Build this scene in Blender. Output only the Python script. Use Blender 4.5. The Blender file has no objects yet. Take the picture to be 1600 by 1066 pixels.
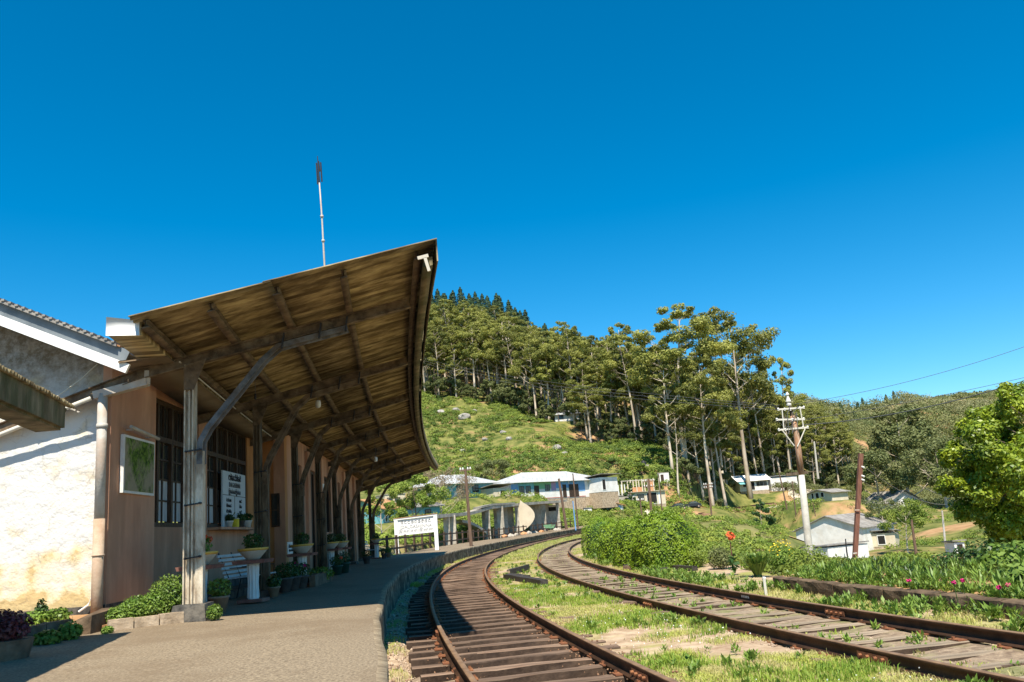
import bpy, bmesh, math, random
import numpy as np
from mathutils import Vector, Matrix
random.seed(7)
RNG = np.random.default_rng(7)
sc = bpy.context.scene
COL = sc.collection
# ------------------------------------------------------------------ camera
FPX, PITCH, ROLL, CAMZ = 1300.0, 0.2203, -0.0799, 1.52
cp, sp, cr, sr = math.cos(PITCH), math.sin(PITCH), math.cos(ROLL), math.sin(ROLL)
CF = np.array([0, cp, sp]); U0 = np.array([0, -sp, cp]); R0 = np.array([1.0, 0, 0])
CR = cr*R0 + sr*U0; CU = -sr*R0 + cr*U0
cam = bpy.data.cameras.new('camera'); cam.sensor_width = 36.0; cam.lens = 36.0*FPX/1600
cam.clip_start = 0.05; cam.clip_end = 9000
camo = bpy.data.objects.new('camera', cam); COL.objects.link(camo)
camo.matrix_world = Matrix(((CR[0], CU[0], -CF[0], 0), (CR[1], CU[1], -CF[1], 0), (CR[2], CU[2], -CF[2], CAMZ), (0, 0, 0, 1)))
sc.camera = camo
# ------------------------------------------------------------------ light
SUN = np.array([-0.005, 0.60, -1.0]); SUN /= np.linalg.norm(SUN)      # direction the light travels
elev = math.asin(-SUN[2]); az = math.atan2(-SUN[0], -SUN[1])        # azimuth of the sun, clockwise from +Y
w = bpy.data.worlds.new('World'); sc.world = w; w.use_nodes = True
nt = w.node_tree; nt.nodes.clear()
sky = nt.nodes.new('ShaderNodeTexSky'); sky.sky_type = 'NISHITA'; sky.sun_disc = False
sky.sun_elevation = elev; sky.sun_rotation = az
sky.altitude = 1600; sky.air_density = 1.0; sky.dust_density = 0.6; sky.ozone_density = 3.0
hs = nt.nodes.new('ShaderNodeHueSaturation'); hs.inputs['Saturation'].default_value = 1.45; hs.inputs['Hue'].default_value = 0.487
hs.inputs['Value'].default_value = 1.0
bg = nt.nodes.new('ShaderNodeBackground'); bg.inputs['Strength'].default_value = 0.103
wo = nt.nodes.new('ShaderNodeOutputWorld')
nt.links.new(sky.outputs[0], hs.inputs['Color']); nt.links.new(hs.outputs[0], bg.inputs['Color']); nt.links.new(bg.outputs[0], wo.inputs['Surface'])
sl = bpy.data.lights.new('sun', 'SUN'); sl.energy = 4.7; sl.angle = math.radians(0.5); sl.color = (1.0, 0.925, 0.80)
so = bpy.data.objects.new('sun', sl); COL.objects.link(so); so.location = (0, 0, 60)
so.rotation_euler = Vector(SUN).to_track_quat('-Z', 'Y').to_euler()
vs = sc.view_settings; sc.display_settings.display_device = 'sRGB'
vs.view_transform = 'Standard'; vs.look = 'None'; vs.gamma = 1.0; vs.exposure = 0.85; vs.use_curve_mapping = False
sc.cycles.max_bounces = 6; sc.cycles.diffuse_bounces = 3; sc.cycles.transparent_max_bounces = 8
# ------------------------------------------------------------------ pixel of the photograph -> place
def ray(px, py):
    return CF*FPX + (px-800)*CR + (533-py)*CU
def far_(Y):   # distances read off the photograph beyond 80 m are stretched a little
    Y = float(Y); return Y if Y <= 80 else (80+(Y-80)*1.75 if Y <= 120 else (Y*1.25 if Y <= 200 else (250+(Y-200)*.6154 if Y <= 330 else Y)))
def P(px, py, Y):
    Y = far_(Y); d = ray(px, py); t = Y/d[1]; return np.array([d[0]*t, Y, CAMZ+d[2]*t])
def G(px, py, z):
    d = ray(px, py); t = (z-CAMZ)/d[2]; return np.array([d[0]*t, d[1]*t, z])
def proj(p):
    q = np.asarray(p, float) - np.array([0, 0, CAMZ]); d = q@CF
    return 800+FPX*(q@CR)/d, 533-FPX*(q@CU)/d
# ------------------------------------------------------------------ materials
def mat(name, c1, c2=None, scale=5.0, rough=0.85, bump=0.0, bscale=None, metal=0.0, c3=None, s3=1.0, amt3=0.5, rand=0.0, trans=0.0, stretch=None, spec=0.3, obj=True, detail=6.0, bdist=0.02):
    m = bpy.data.materials.new(name); m.use_nodes = True; t = m.node_tree; N = t.nodes; L = t.links
    b = N['Principled BSDF']; b.inputs['Roughness'].default_value = rough; b.inputs['Metallic'].default_value = metal
    b.inputs['Specular IOR Level'].default_value = spec
    def C(c): return (*c, 1) if len(c) == 3 else c
    tc = N.new('ShaderNodeTexCoord'); src = tc.outputs['Object']
    if not obj:
        gm = N.new('ShaderNodeNewGeometry'); src = gm.outputs['Position']
    if stretch:
        mp = N.new('ShaderNodeMapping'); mp.inputs['Scale'].default_value = stretch; L.new(src, mp.inputs['Vector']); src = mp.outputs[0]
    out = None
    if c2 is None:
        b.inputs['Base Color'].default_value = C(c1)
        rgb = N.new('ShaderNodeRGB'); rgb.outputs[0].default_value = C(c1); out = rgb.outputs[0]
    else:
        n = N.new('ShaderNodeTexNoise'); n.inputs['Scale'].default_value = scale; n.inputs['Detail'].default_value = detail; n.inputs['Roughness'].default_value = 0.6
        L.new(src, n.inputs['Vector'])
        r = N.new('ShaderNodeValToRGB'); r.color_ramp.elements[0].position = 0.36; r.color_ramp.elements[1].position = 0.64
        r.color_ramp.elements[0].color = C(c1); r.color_ramp.elements[1].color = C(c2)
        L.new(n.outputs['Fac'], r.inputs['Fac']); out = r.outputs[0]
    if c3 is not None:
        n3 = N.new('ShaderNodeTexNoise'); n3.inputs['Scale'].default_value = s3; n3.inputs['Detail'].default_value = 5; n3.inputs['Roughness'].default_value = 0.65
        L.new(src, n3.inputs['Vector'])
        r3 = N.new('ShaderNodeValToRGB'); r3.color_ramp.elements[0].position = 0.5-0.12*amt3+0.08*(1-amt3); r3.color_ramp.elements[1].position = 0.66-0.1*amt3
        r3.color_ramp.elements[0].color = (0, 0, 0, 1); r3.color_ramp.elements[1].color = (amt3, amt3, amt3, 1)
        L.new(n3.outputs['Fac'], r3.inputs['Fac'])
        mx = N.new('ShaderNodeMix'); mx.data_type = 'RGBA'; L.new(r3.outputs[0], mx.inputs['Factor']); L.new(out, mx.inputs['A']); mx.inputs['B'].default_value = C(c3)
        out = mx.outputs['Result']
    if rand > 0:
        oi = N.new('ShaderNodeObjectInfo'); mr = N.new('ShaderNodeMapRange'); mr.inputs['To Min'].default_value = 1-rand; mr.inputs['To Max'].default_value = 1+rand
        L.new(oi.outputs['Random'], mr.inputs['Value'])
        h = N.new('ShaderNodeHueSaturation'); L.new(mr.outputs[0], h.inputs['Value']); L.new(out, h.inputs['Color']); out = h.outputs[0]
    L.new(out, b.inputs['Base Color'])
    if bump > 0:
        nb = N.new('ShaderNodeTexNoise'); nb.inputs['Scale'].default_value = bscale or scale*4; nb.inputs['Detail'].default_value = 5
        L.new(src, nb.inputs['Vector']); bp = N.new('ShaderNodeBump'); bp.inputs['Strength'].default_value = bump; bp.inputs['Distance'].default_value = bdist
        L.new(nb.outputs['Fac'], bp.inputs['Height']); L.new(bp.outputs[0], b.inputs['Normal'])
    if trans > 0:
        tr = N.new('ShaderNodeBsdfTranslucent'); ms = N.new('ShaderNodeMixShader'); ms.inputs[0].default_value = trans
        L.new(out, tr.inputs['Color']); L.new(b.outputs[0], ms.inputs[1]); L.new(tr.outputs[0], ms.inputs[2])
        L.new(ms.outputs[0], N['Material Output'].inputs['Surface'])
    return m
MT = {}
def leafmat(name, a, b, rough=0.5, trans=0.3, c3=None, amt3=0.4, rand=0.12, spec=0.35, scale=1.2, s3=0.6):
    MT[name] = mat(name, a, b, scale=scale, rough=rough, trans=trans, c3=c3, s3=s3, amt3=amt3, rand=rand, spec=spec)
MT['rail'] = mat('rusty_rail_steel', (0.035, 0.018, 0.011), (0.10, 0.05, 0.026), 3, 0.65, 0.3, 60, 0.25)
MT['railhead'] = mat('worn_rail_head', (0.17, 0.10, 0.055), (0.29, 0.18, 0.10), 4, 0.6, 0, None, 0.15)
MT['plate'] = mat('rusty_plate', (0.16, 0.06, 0.03), (0.28, 0.12, 0.05), 12, 0.85, 0.3, 80)
MT['sleeper_side'] = mat('dark_sleeper_side', (0.035, 0.022, 0.015), (0.085, 0.055, 0.036), 5, 0.9, 0.6, 20)  # darker brown than the sleeper tops
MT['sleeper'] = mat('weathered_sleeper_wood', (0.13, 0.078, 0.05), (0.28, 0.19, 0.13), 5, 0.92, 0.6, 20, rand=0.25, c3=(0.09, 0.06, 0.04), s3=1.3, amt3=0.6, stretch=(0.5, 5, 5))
MT['sleeper_old'] = mat('grey_sleeper_wood', (0.22, 0.165, 0.11), (0.38, 0.30, 0.21), 5, 0.92, 0.6, 20, rand=0.2, c3=(0.13, 0.10, 0.07), s3=1.3, amt3=0.6, stretch=(0.5, 5, 5))
MT['tarwood'] = mat('black_tarred_wood', (0.02, 0.018, 0.016), (0.07, 0.058, 0.05), 6, 0.7, 0.5, 25, stretch=(0.5, 4, 4))
MT['platform'] = mat('platform_aggregate', (0.14, 0.105, 0.067), (0.33, 0.258, 0.168), 38, 0.95, 0.8, 60, c3=(0.17, 0.12, 0.072), s3=0.55, amt3=0.6, bdist=0.012, obj=False)
MT['platface'] = mat('mossy_platform_face', (0.14, 0.105, 0.065), (0.42, 0.345, 0.24), 3.5, 0.95, 0.8, 14, c3=(0.035, 0.03, 0.018), s3=2.4, amt3=0.85, stretch=(1, 1, 1.2), obj=False)
MT['concrete'] = mat('rough_concrete', (0.36, 0.32, 0.26), (0.52, 0.47, 0.39), 3, 0.9, 0.4, 20, c3=(0.16, 0.14, 0.11), s3=0.9, amt3=0.5)
MT['block'] = mat('black_painted_base', (0.035, 0.033, 0.03), (0.10, 0.095, 0.085), 6, 0.85, 0.4, 30, c3=(0.2, 0.17, 0.13), s3=3, amt3=0.5)
MT['whitewall'] = None
MT['asbestos'] = mat('stained_roof_sheet_underside', (0.23, 0.165, 0.075), (0.52, 0.41, 0.22), 2.6, 0.95, 0.35, 30, c3=(0.07, 0.045, 0.02), s3=1.1, amt3=0.8, rand=0.14, stretch=(0.55, 3.4, 1), obj=False)
MT['beam'] = mat('weathered_steel_beam', (0.06, 0.04, 0.024), (0.19, 0.13, 0.078), 5, 0.75, 0.4, 40, c3=(0.30, 0.25, 0.17), s3=4, amt3=0.28)
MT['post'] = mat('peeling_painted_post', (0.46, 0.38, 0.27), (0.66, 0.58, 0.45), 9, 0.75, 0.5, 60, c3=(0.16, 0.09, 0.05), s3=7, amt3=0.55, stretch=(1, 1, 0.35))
MT['postdark'] = mat('shaded_dirty_post', (0.05, 0.035, 0.022), (0.17, 0.125, 0.075), 7, 0.8, 0.5, 50, c3=(0.28, 0.235, 0.165), s3=6, amt3=0.2, stretch=(1, 1, 0.35))  # post paint darkened for canopy shade and dirt; also used on pole fittings
MT['brace'] = mat('blue_grey_painted_brace', (0.06, 0.06, 0.058), (0.17, 0.165, 0.16), 6, 0.5, 0.3, 40, c3=(0.10, 0.06, 0.03), s3=5, amt3=0.5)
MT['pink'] = mat('salmon_plaster', (0.46, 0.235, 0.145), (0.60, 0.335, 0.215), 1.6, 0.9, 0.25, 25, c3=(0.33, 0.18, 0.11), s3=1.3, amt3=0.55, stretch=(1, 1, 0.3))
MT['orange'] = mat('orange_plaster', (0.42, 0.19, 0.07), (0.52, 0.25, 0.10), 1.6, 0.9, 0.2, 25, c3=(0.28, 0.12, 0.05), s3=1.3, amt3=0.5, stretch=(1, 1, 0.4))
MT['darkwood'] = mat('dark_varnished_wood', (0.028, 0.017, 0.011), (0.075, 0.045, 0.028), 5, 0.55, 0.3, 40, stretch=(4, 4, 0.6))
MT['glass'] = mat('dark_window_glass', (0.03, 0.035, 0.035), None, rough=0.08, spec=0.6)
MT['curtain'] = mat('pale_window_pane', (0.36, 0.38, 0.40), (0.52, 0.54, 0.55), 5, 0.6, stretch=(3, 3, 0.4))
MT['white'] = mat('white_paint', (0.70, 0.68, 0.63), (0.82, 0.80, 0.76), 2, 0.6, 0.15, 30, c3=(0.45, 0.38, 0.28), s3=2, amt3=0.3)
MT['bwhite'] = mat('clean_white_paint', (0.80, 0.79, 0.76), None, rough=0.55)
MT['grey'] = mat('grey_painted_fascia', (0.12, 0.14, 0.155), (0.2, 0.225, 0.24), 3, 0.6)
MT['mossfascia'] = mat('mossy_old_fascia', (0.12, 0.09, 0.05), (0.27, 0.22, 0.13), 4, 0.9, 0.5, 30, c3=(0.05, 0.06, 0.02), s3=2.5, amt3=0.7, stretch=(1, 1, 0.4))
MT['pipe'] = mat('grey_drain_pipe', (0.38, 0.35, 0.30), (0.56, 0.54, 0.50), 3, 0.6, 0.2, 20, c3=(0.46, 0.30, 0.2), s3=1.0, amt3=0.6)
MT['pipelow'] = mat('stained_pink_pipe', (0.42, 0.28, 0.19), (0.55, 0.42, 0.30), 3, 0.8, 0.2, 20, c3=(0.25, 0.17, 0.09), s3=2, amt3=0.6)
MT['conduit'] = mat('pale_conduit', (0.6, 0.56, 0.47), None, rough=0.5)
MT['bluewhite'] = mat('pale_blue_board', (0.48, 0.56, 0.62), (0.56, 0.64, 0.70), 2, 0.4)
MT['ink'] = mat('black_lettering', (0.03, 0.03, 0.035), None, rough=0.6)
MT['redink'] = mat('red_lettering', (0.5, 0.06, 0.05), None, rough=0.6)
MT['yellowpaint'] = mat('ochre_paint_rim', (0.62, 0.36, 0.06), (0.7, 0.44, 0.1), 4, 0.6)
MT['cream'] = mat('cream_bowl_paint', (0.50, 0.45, 0.36), (0.62, 0.57, 0.48), 4, 0.6, c3=(0.3, 0.24, 0.17), s3=4, amt3=0.4)
MT['maroon'] = mat('maroon_painted_slab', (0.17, 0.07, 0.055), (0.27, 0.13, 0.10), 5, 0.7)
MT['benchpaint'] = mat('white_bench_slats', (0.52, 0.56, 0.58), (0.66, 0.69, 0.70), 4, 0.55)
MT['blackiron'] = mat('black_iron', (0.025, 0.025, 0.028), None, rough=0.5)
MT['greenpot'] = mat('dark_green_plastic', (0.02, 0.07, 0.055), None, rough=0.45)
MT['clay'] = mat('dusty_clay_pot', (0.20, 0.15, 0.10), (0.30, 0.22, 0.15), 6, 0.9)
MT['darkpot'] = mat('dark_pot', (0.05, 0.05, 0.05), (0.12, 0.11, 0.1), 5, 0.8)
MT['soil'] = mat('reddish_soil', (0.30, 0.16, 0.07), (0.45, 0.27, 0.13), 2, 0.95, 0.5, 12)
MT['kerb'] = mat('crumbling_planter_kerb', (0.36, 0.27, 0.18), (0.55, 0.43, 0.30), 4, 0.95, 0.8, 18, c3=(0.12, 0.08, 0.045), s3=3, amt3=0.5)
MT['darkkerb'] = mat('damp_planter_kerb', (0.10, 0.065, 0.04), (0.22, 0.15, 0.10), 4, 0.95, 0.8, 18)
MT['fence'] = mat('dark_fence_wood', (0.045, 0.028, 0.018), (0.12, 0.08, 0.055), 4, 0.9)
MT['polewood'] = mat('brown_wooden_pole', (0.10, 0.06, 0.04), (0.19, 0.12, 0.08), 4, 0.85, stretch=(4, 4, 0.4))
MT['redpole'] = mat('reddish_brown_post', (0.13, 0.055, 0.035), (0.20, 0.09, 0.06), 4, 0.8, stretch=(3, 3, 0.4))
MT['poleconc'] = mat('pale_pole_paint', (0.44, 0.41, 0.35), (0.58, 0.55, 0.48), 3, 0.7, c3=(0.35, 0.32, 0.26), s3=2.5, amt3=0.4)
MT['rustpole'] = mat('rust_streaked_pole', (0.36, 0.15, 0.055), (0.5, 0.36, 0.26), 5, 0.8, c3=(0.15, 0.07, 0.04), s3=4, amt3=0.5, stretch=(2, 2, 0.4))
MT['insul'] = mat('pale_insulator', (0.62, 0.60, 0.55), None, rough=0.35)
MT['wire'] = mat('wire', (0.12, 0.12, 0.12), None, rough=0.6)
MT['paleroof'] = mat('pale_zinc_roof', (0.33, 0.34, 0.34), (0.52, 0.53, 0.53), 0.8, 0.6, c3=(0.35, 0.33, 0.30), s3=0.5, amt3=0.4, stretch=(3, 0.4, 1))
MT['greyroof'] = mat('grey_sheet_roof', (0.20, 0.185, 0.165), (0.34, 0.315, 0.28), 1.2, 0.85, c3=(0.12, 0.1, 0.08), s3=0.8, amt3=0.5)
MT['rustroof'] = mat('rusty_roof', (0.30, 0.14, 0.06), (0.5, 0.28, 0.13), 1.2, 0.85)
MT['housewhite'] = mat('whitewash', (0.66, 0.64, 0.60), (0.80, 0.78, 0.74), 1, 0.85, c3=(0.5, 0.43, 0.33), s3=0.7, amt3=0.35)
MT['houseblue'] = mat('blue_house_paint', (0.12, 0.28, 0.52), (0.2, 0.38, 0.62), 1, 0.8)
MT['teal'] = mat('teal_house_paint', (0.12, 0.34, 0.38), (0.2, 0.45, 0.46), 1, 0.8)
MT['houselilac'] = mat('lilac_house_paint', (0.42, 0.28, 0.42), None, rough=0.8)
MT['housegreen'] = mat('green_house_paint', (0.22, 0.44, 0.24), None, rough=0.8)
MT['housered'] = mat('red_plinth_paint', (0.42, 0.12, 0.07), None, rough=0.8)
MT['housecream'] = mat('cream_house_wall', (0.55, 0.46, 0.33), (0.66, 0.57, 0.42), 1, 0.85)
MT['brick'] = mat('orange_brickwork', (0.48, 0.22, 0.1), (0.6, 0.32, 0.16), 4, 0.9)
MT['dark'] = mat('dark_interior', (0.02, 0.018, 0.016), None, rough=0.9)
MT['rock'] = mat('grey_boulder', (0.22, 0.20, 0.18), (0.42, 0.39, 0.35), 1.5, 0.9, 0.5, 6)
MT['stone'] = mat('ballast_stone', (0.22, 0.14, 0.09), (0.5, 0.38, 0.28), 6, 0.95, rand=0.3)
MT['wallstone'] = mat('mossy_low_wall', (0.045, 0.030, 0.018), (0.15, 0.10, 0.06), 3, 0.95, 0.8, 20, c3=(0.24, 0.18, 0.11), s3=2, amt3=0.3)
MT['bark'] = mat('pale_eucalyptus_bark', (0.42, 0.33, 0.24), (0.72, 0.63, 0.50), 0.35, 0.85, c3=(0.16, 0.10, 0.065), s3=0.22, amt3=0.6, stretch=(1, 1, 0.5), rand=0.2, obj=True)
MT['darkbark'] = mat('dark_bark', (0.07, 0.05, 0.035), (0.16, 0.12, 0.085), 2, 0.9)
MT['carpaint'] = mat('black_car_paint', (0.02, 0.022, 0.028), None, rough=0.25, spec=0.6)
MT['carglass'] = mat('car_glass', (0.05, 0.07, 0.08), None, rough=0.1, spec=0.7)
MT['bulb'] = mat('white_bulb_shade', (0.75, 0.75, 0.72), None, rough=0.35)
MT['flowerred'] = mat('orange_red_petals', (0.75, 0.12, 0.04), None, rough=0.6)
MT['flowermag'] = mat('magenta_petals', (0.55, 0.02, 0.16), None, rough=0.6)
MT['floweryel'] = mat('yellow_petals', (0.75, 0.55, 0.03), None, rough=0.6)
leafmat('euc', (0.17, 0.19, 0.035), (0.37, 0.36, 0.08), 0.55, 0.3, (0.08, 0.10, 0.025), 0.5, 0.22, scale=0.12, s3=0.2)
leafmat('wood', (0.10, 0.13, 0.04), (0.24, 0.25, 0.085), 0.6, 0.25, (0.24, 0.20, 0.10), 0.45, 0.1, scale=0.035, s3=0.05)
leafmat('palewood', (0.17, 0.18, 0.07), (0.32, 0.31, 0.14), 0.6, 0.25, (0.36, 0.30, 0.19), 0.55, 0.1, scale=0.05, s3=0.08)
leafmat('lushgrass', (0.16, 0.27, 0.03), (0.34, 0.44, 0.06), 0.6, 0.4, rand=0, scale=1.5)
MT['rim'] = mat('worn_platform_rim', (0.19, 0.14, 0.085), (0.38, 0.30, 0.195), 7, 0.95, 0.6, 40, c3=(0.15, 0.11, 0.065), s3=1.1, amt3=0.6, obj=False, stretch=(1, 3, 1))
leafmat('pine', (0.022, 0.05, 0.018), (0.045, 0.085, 0.03), 0.7, 0.1, rand=0.2, scale=0.3)
leafmat('bushleaf', (0.13, 0.23, 0.012), (0.30, 0.40, 0.022), 0.5, 0.2, (0.03, 0.07, 0.01), 0.5, 0.06, scale=1.5, s3=3)
leafmat('treeleaf', (0.15, 0.24, 0.014), (0.36, 0.42, 0.025), 0.45, 0.3, (0.04, 0.09, 0.012), 0.5, 0.05, spec=0.5, scale=2.2, s3=1.5)
leafmat('tea', (0.13, 0.21, 0.025), (0.30, 0.36, 0.055), 0.6, 0.25, (0.05, 0.10, 0.02), 0.75, 0.1, scale=0.09, s3=0.25)
leafmat('scrub', (0.15, 0.235, 0.028), (0.36, 0.40, 0.07), 0.6, 0.3, (0.06, 0.115, 0.02), 0.6, 0.1, scale=0.3, s3=0.9)
leafmat('plant', (0.10, 0.19, 0.025), (0.25, 0.35, 0.06), 0.45, 0.3, rand=0.15, scale=4)
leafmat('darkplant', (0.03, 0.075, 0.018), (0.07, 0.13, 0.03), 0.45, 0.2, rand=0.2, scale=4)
leafmat('grass', (0.30, 0.38, 0.05), (0.55, 0.57, 0.13), 0.6, 0.4, (0.58, 0.48, 0.25), 0.75, 0.0, scale=1.1, s3=0.9)
leafmat('purple', (0.08, 0.02, 0.03), (0.2, 0.05, 0.06), 0.5, 0.2, (0.05, 0.06, 0.02), 0.4, 0.1, scale=4)
leafmat('drybush', (0.22, 0.17, 0.09), (0.34, 0.27, 0.16), 0.7, 0.2, rand=0.1)
# ------------------------------------------------------------------ mesh helpers
class MB:
    def __init__(s): s.v = []; s.f = []; s.mi = []; s.cur = 0
    def add(s, vs, fs):
        o = len(s.v); s.v.extend([tuple(map(float, v)) for v in vs]); s.f.extend([tuple(i+o for i in f) for f in fs]); s.mi.extend([s.cur]*len(fs)); return s
    def hexa(s, a):   # 8 corners: bottom 4 (ccw), top 4
        return s.add(a, [(0, 3, 2, 1), (4, 5, 6, 7), (0, 1, 5, 4), (1, 2, 6, 5), (2, 3, 7, 6), (3, 0, 4, 7)])
    def box(s, x0, x1, y0, y1, z0, z1):
        return s.hexa([(x0, y0, z0), (x1, y0, z0), (x1, y1, z0), (x0, y1, z0), (x0, y0, z1), (x1, y0, z1), (x1, y1, z1), (x0, y1, z1)])
    def bar(s, p, q, w, h, up=(0, 0, 1), c=0.0):   # box of width w (sideways) and height h from p to q; c=-.5 hangs it below the line
        p = np.array(p, float); q = np.array(q, float); d = q-p; d /= np.linalg.norm(d)
        sd = np.cross(d, up); sd /= np.linalg.norm(sd); u = np.cross(sd, d)
        a = []
        for e in (p, q):
            for i, j in ((-.5, -.5), (.5, -.5), (.5, .5), (-.5, .5)): a.append(e+sd*w*i+u*h*(j+c))
        return s.add(a, [(0, 1, 2, 3), (7, 6, 5, 4), (0, 4, 5, 1), (1, 5, 6, 2), (2, 6, 7, 3), (3, 7, 4, 0)])
    def prof(s, p, q, pts, up=(0, 0, 1)):   # extrude closed 2-D profile (sideways, up) from p to q
        p = np.array(p, float); q = np.array(q, float); d = q-p; d /= np.linalg.norm(d)
        sd = np.cross(d, up); sd /= np.linalg.norm(sd); u = np.cross(sd, d); n = len(pts)
        a = [e+sd*x+u*y for e in (p, q) for x, y in pts]
        return s.add(a, [tuple(range(n))[::-1], tuple(range(n, 2*n))]+[(i, (i+1) % n, n+(i+1) % n, n+i) for i in range(n)])
    def tube(s, pts, rad, seg=8, cap=True):
        pts = [np.array(p, float) for p in pts]; n = len(pts)
        if not hasattr(rad, '__len__'): rad = [rad]*n
        a = []; ref = np.array([0.31, 0.17, 0.93])
        for i, p in enumerate(pts):
            d = pts[min(i+1, n-1)]-pts[max(i-1, 0)]; d /= (np.linalg.norm(d)+1e-9)
            r = ref if abs(d@ref) < .95 else np.array([1, 0, 0.])
            u = np.cross(d, r); u /= np.linalg.norm(u); v = np.cross(d, u)
            for k in range(seg):
                t = 2*math.pi*k/seg; a.append(p+rad[i]*(math.cos(t)*u+math.sin(t)*v))
        f = [(i*seg+k, i*seg+(k+1) % seg, (i+1)*seg+(k+1) % seg, (i+1)*seg+k) for i in range(n-1) for k in range(seg)]
        if cap: f += [tuple(range(seg))[::-1], tuple((n-1)*seg+k for k in range(seg))]
        return s.add(a, f)
    def lathe(s, prof, c=(0, 0, 0), seg=20, sx=1, sy=1):
        a = []; n = len(prof)
        for r, z in prof:
            for k in range(seg):
                t = 2*math.pi*k/seg; a.append((c[0]+r*sx*math.cos(t), c[1]+r*sy*math.sin(t), c[2]+z))
        f = [(i*seg+k, i*seg+(k+1) % seg, (i+1)*seg+(k+1) % seg, (i+1)*seg+k) for i in range(n-1) for k in range(seg)]
        f += [tuple(range(seg))[::-1], tuple((n-1)*seg+k for k in range(seg))]
        return s.add(a, f)
    def quad(s, a, b, c, d): return s.add([a, b, c, d], [(0, 1, 2, 3)])
    def build(s, name, m, parent=None, world=True, smooth=False):
        me = bpy.data.meshes.new(name); off = np.array(parent_off(parent)) if (parent is not None and world) else np.zeros(3)
        me.from_pydata([tuple(np.array(v)-off) for v in s.v], [], s.f)
        ms = m if isinstance(m, (list, tuple)) else [m]
        for x in ms: me.materials.append(x)
        if len(ms) > 1: me.polygons.foreach_set('material_index', s.mi)
        if smooth: me.polygons.foreach_set('use_smooth', [True]*len(me.polygons))
        me.validate(); me.update()
        bm = bmesh.new(); bm.from_mesh(me); bmesh.ops.recalc_face_normals(bm, faces=bm.faces); bm.to_mesh(me); bm.free()
        o = bpy.data.objects.new(name, me); COL.objects.link(o)
        if parent is not None: o.parent = parent
        return o
def parent_off(p):
    v = Vector(p.location)
    while p.parent is not None: p = p.parent; v += p.location
    return v
def rawmesh(name, verts, faces, m, parent=None, smooth=False, quads=True):
    me = bpy.data.meshes.new(name); n = len(verts); k = faces.shape[1]; nf = len(faces)
    me.vertices.add(n); me.vertices.foreach_set('co', np.ascontiguousarray(verts, dtype=np.float32).ravel())
    me.loops.add(nf*k); me.loops.foreach_set('vertex_index', np.ascontiguousarray(faces, dtype=np.int32).ravel())
    me.polygons.add(nf); me.polygons.foreach_set('loop_start', np.arange(0, nf*k, k, dtype=np.int32)); me.polygons.foreach_set('loop_total', np.full(nf, k, dtype=np.int32))
    if smooth: me.polygons.foreach_set('use_smooth', np.ones(nf, dtype=bool))
    me.materials.append(m); me.update(calc_edges=True); me.validate()
    o = bpy.data.objects.new(name, me); COL.objects.link(o)
    if parent is not None: o.parent = parent
    return o
def tag(o, label=None, cat=None, group=None, kind=None):
    if label: o['label'] = label
    if cat: o['category'] = cat
    if group: o['group'] = group
    if kind: o['kind'] = kind
    return o
def thing(name, label, cat, loc=(0, 0, 0), rz=0.0, group=None):
    o = bpy.data.objects.new(name, None); COL.objects.link(o); o.location = tuple(map(float, loc)); o.rotation_euler = (0, 0, rz)
    o.empty_display_size = 0.2
    return tag(o, label, cat, group)
def copy_tree(o, parent=None):
    c = o.copy(); COL.objects.link(c)
    if parent is not None: c.parent = parent
    for ch in list(o.children): copy_tree(ch, c)
    return c
def dup(o, loc, rz=None, scale=None, label=None, group=None):
    c = copy_tree(o); c.location = tuple(map(float, loc))
    if rz is not None: c.rotation_euler = (0, 0, rz)
    if scale is not None: c.scale = scale if hasattr(scale, '__len__') else (scale,)*3
    if label: c['label'] = label
    if group: c['group'] = group
    return c
def unit(v): return v/(np.linalg.norm(v, axis=-1, keepdims=True)+1e-9)
def leaf_quads(cen, nrm, L, W, fold=0.0, dirs=None):
    """one kite-shaped leaf per centre; cen,nrm (n,3); L,W (n,)"""
    n = len(cen); nrm = unit(nrm)
    t = RNG.normal(size=(n, 3)) if dirs is None else dirs
    t = t-(t*nrm).sum(1, keepdims=True)*nrm; t = unit(t); b = np.cross(nrm, t)
    L = np.broadcast_to(L, (n,))[:, None]; W = np.broadcast_to(W, (n,))[:, None]
    v = np.stack([cen-t*L*.5, cen+b*W*.5-t*L*.05+nrm*fold*W, cen+t*L*.5, cen-b*W*.5-t*L*.05+nrm*fold*W], 1).reshape(-1, 3)
    return v, np.arange(4*n).reshape(-1, 4)
def join_vf(parts):
    vs, fs, o = [], [], 0
    for v, f in parts: vs.append(v); fs.append(f+o); o += len(v)
    return np.concatenate(vs), np.concatenate(fs)
def clump(c, r, n, L, W, up=0.5, shell=0.55, rng=RNG, kd=.8, kr=.55):
    """leaves through an ellipsoid; most near its skin"""
    d = unit(rng.normal(size=(n, 3))); k = (shell+(1-shell)*rng.random(n))**0.7
    p = np.array(c)+d*np.array(r)*k[:, None]
    nr = d*kd+rng.normal(size=(n, 3))*kr+np.array([0, 0, up])
    return leaf_quads(p, nr, L*(0.7+0.6*rng.random(n)), W*(0.7+0.6*rng.random(n)))
def sstep(a, b, x):
    t = np.clip((np.asarray(x, float)-a)/(b-a), 0, 1); return t*t*(3-2*t)
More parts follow.
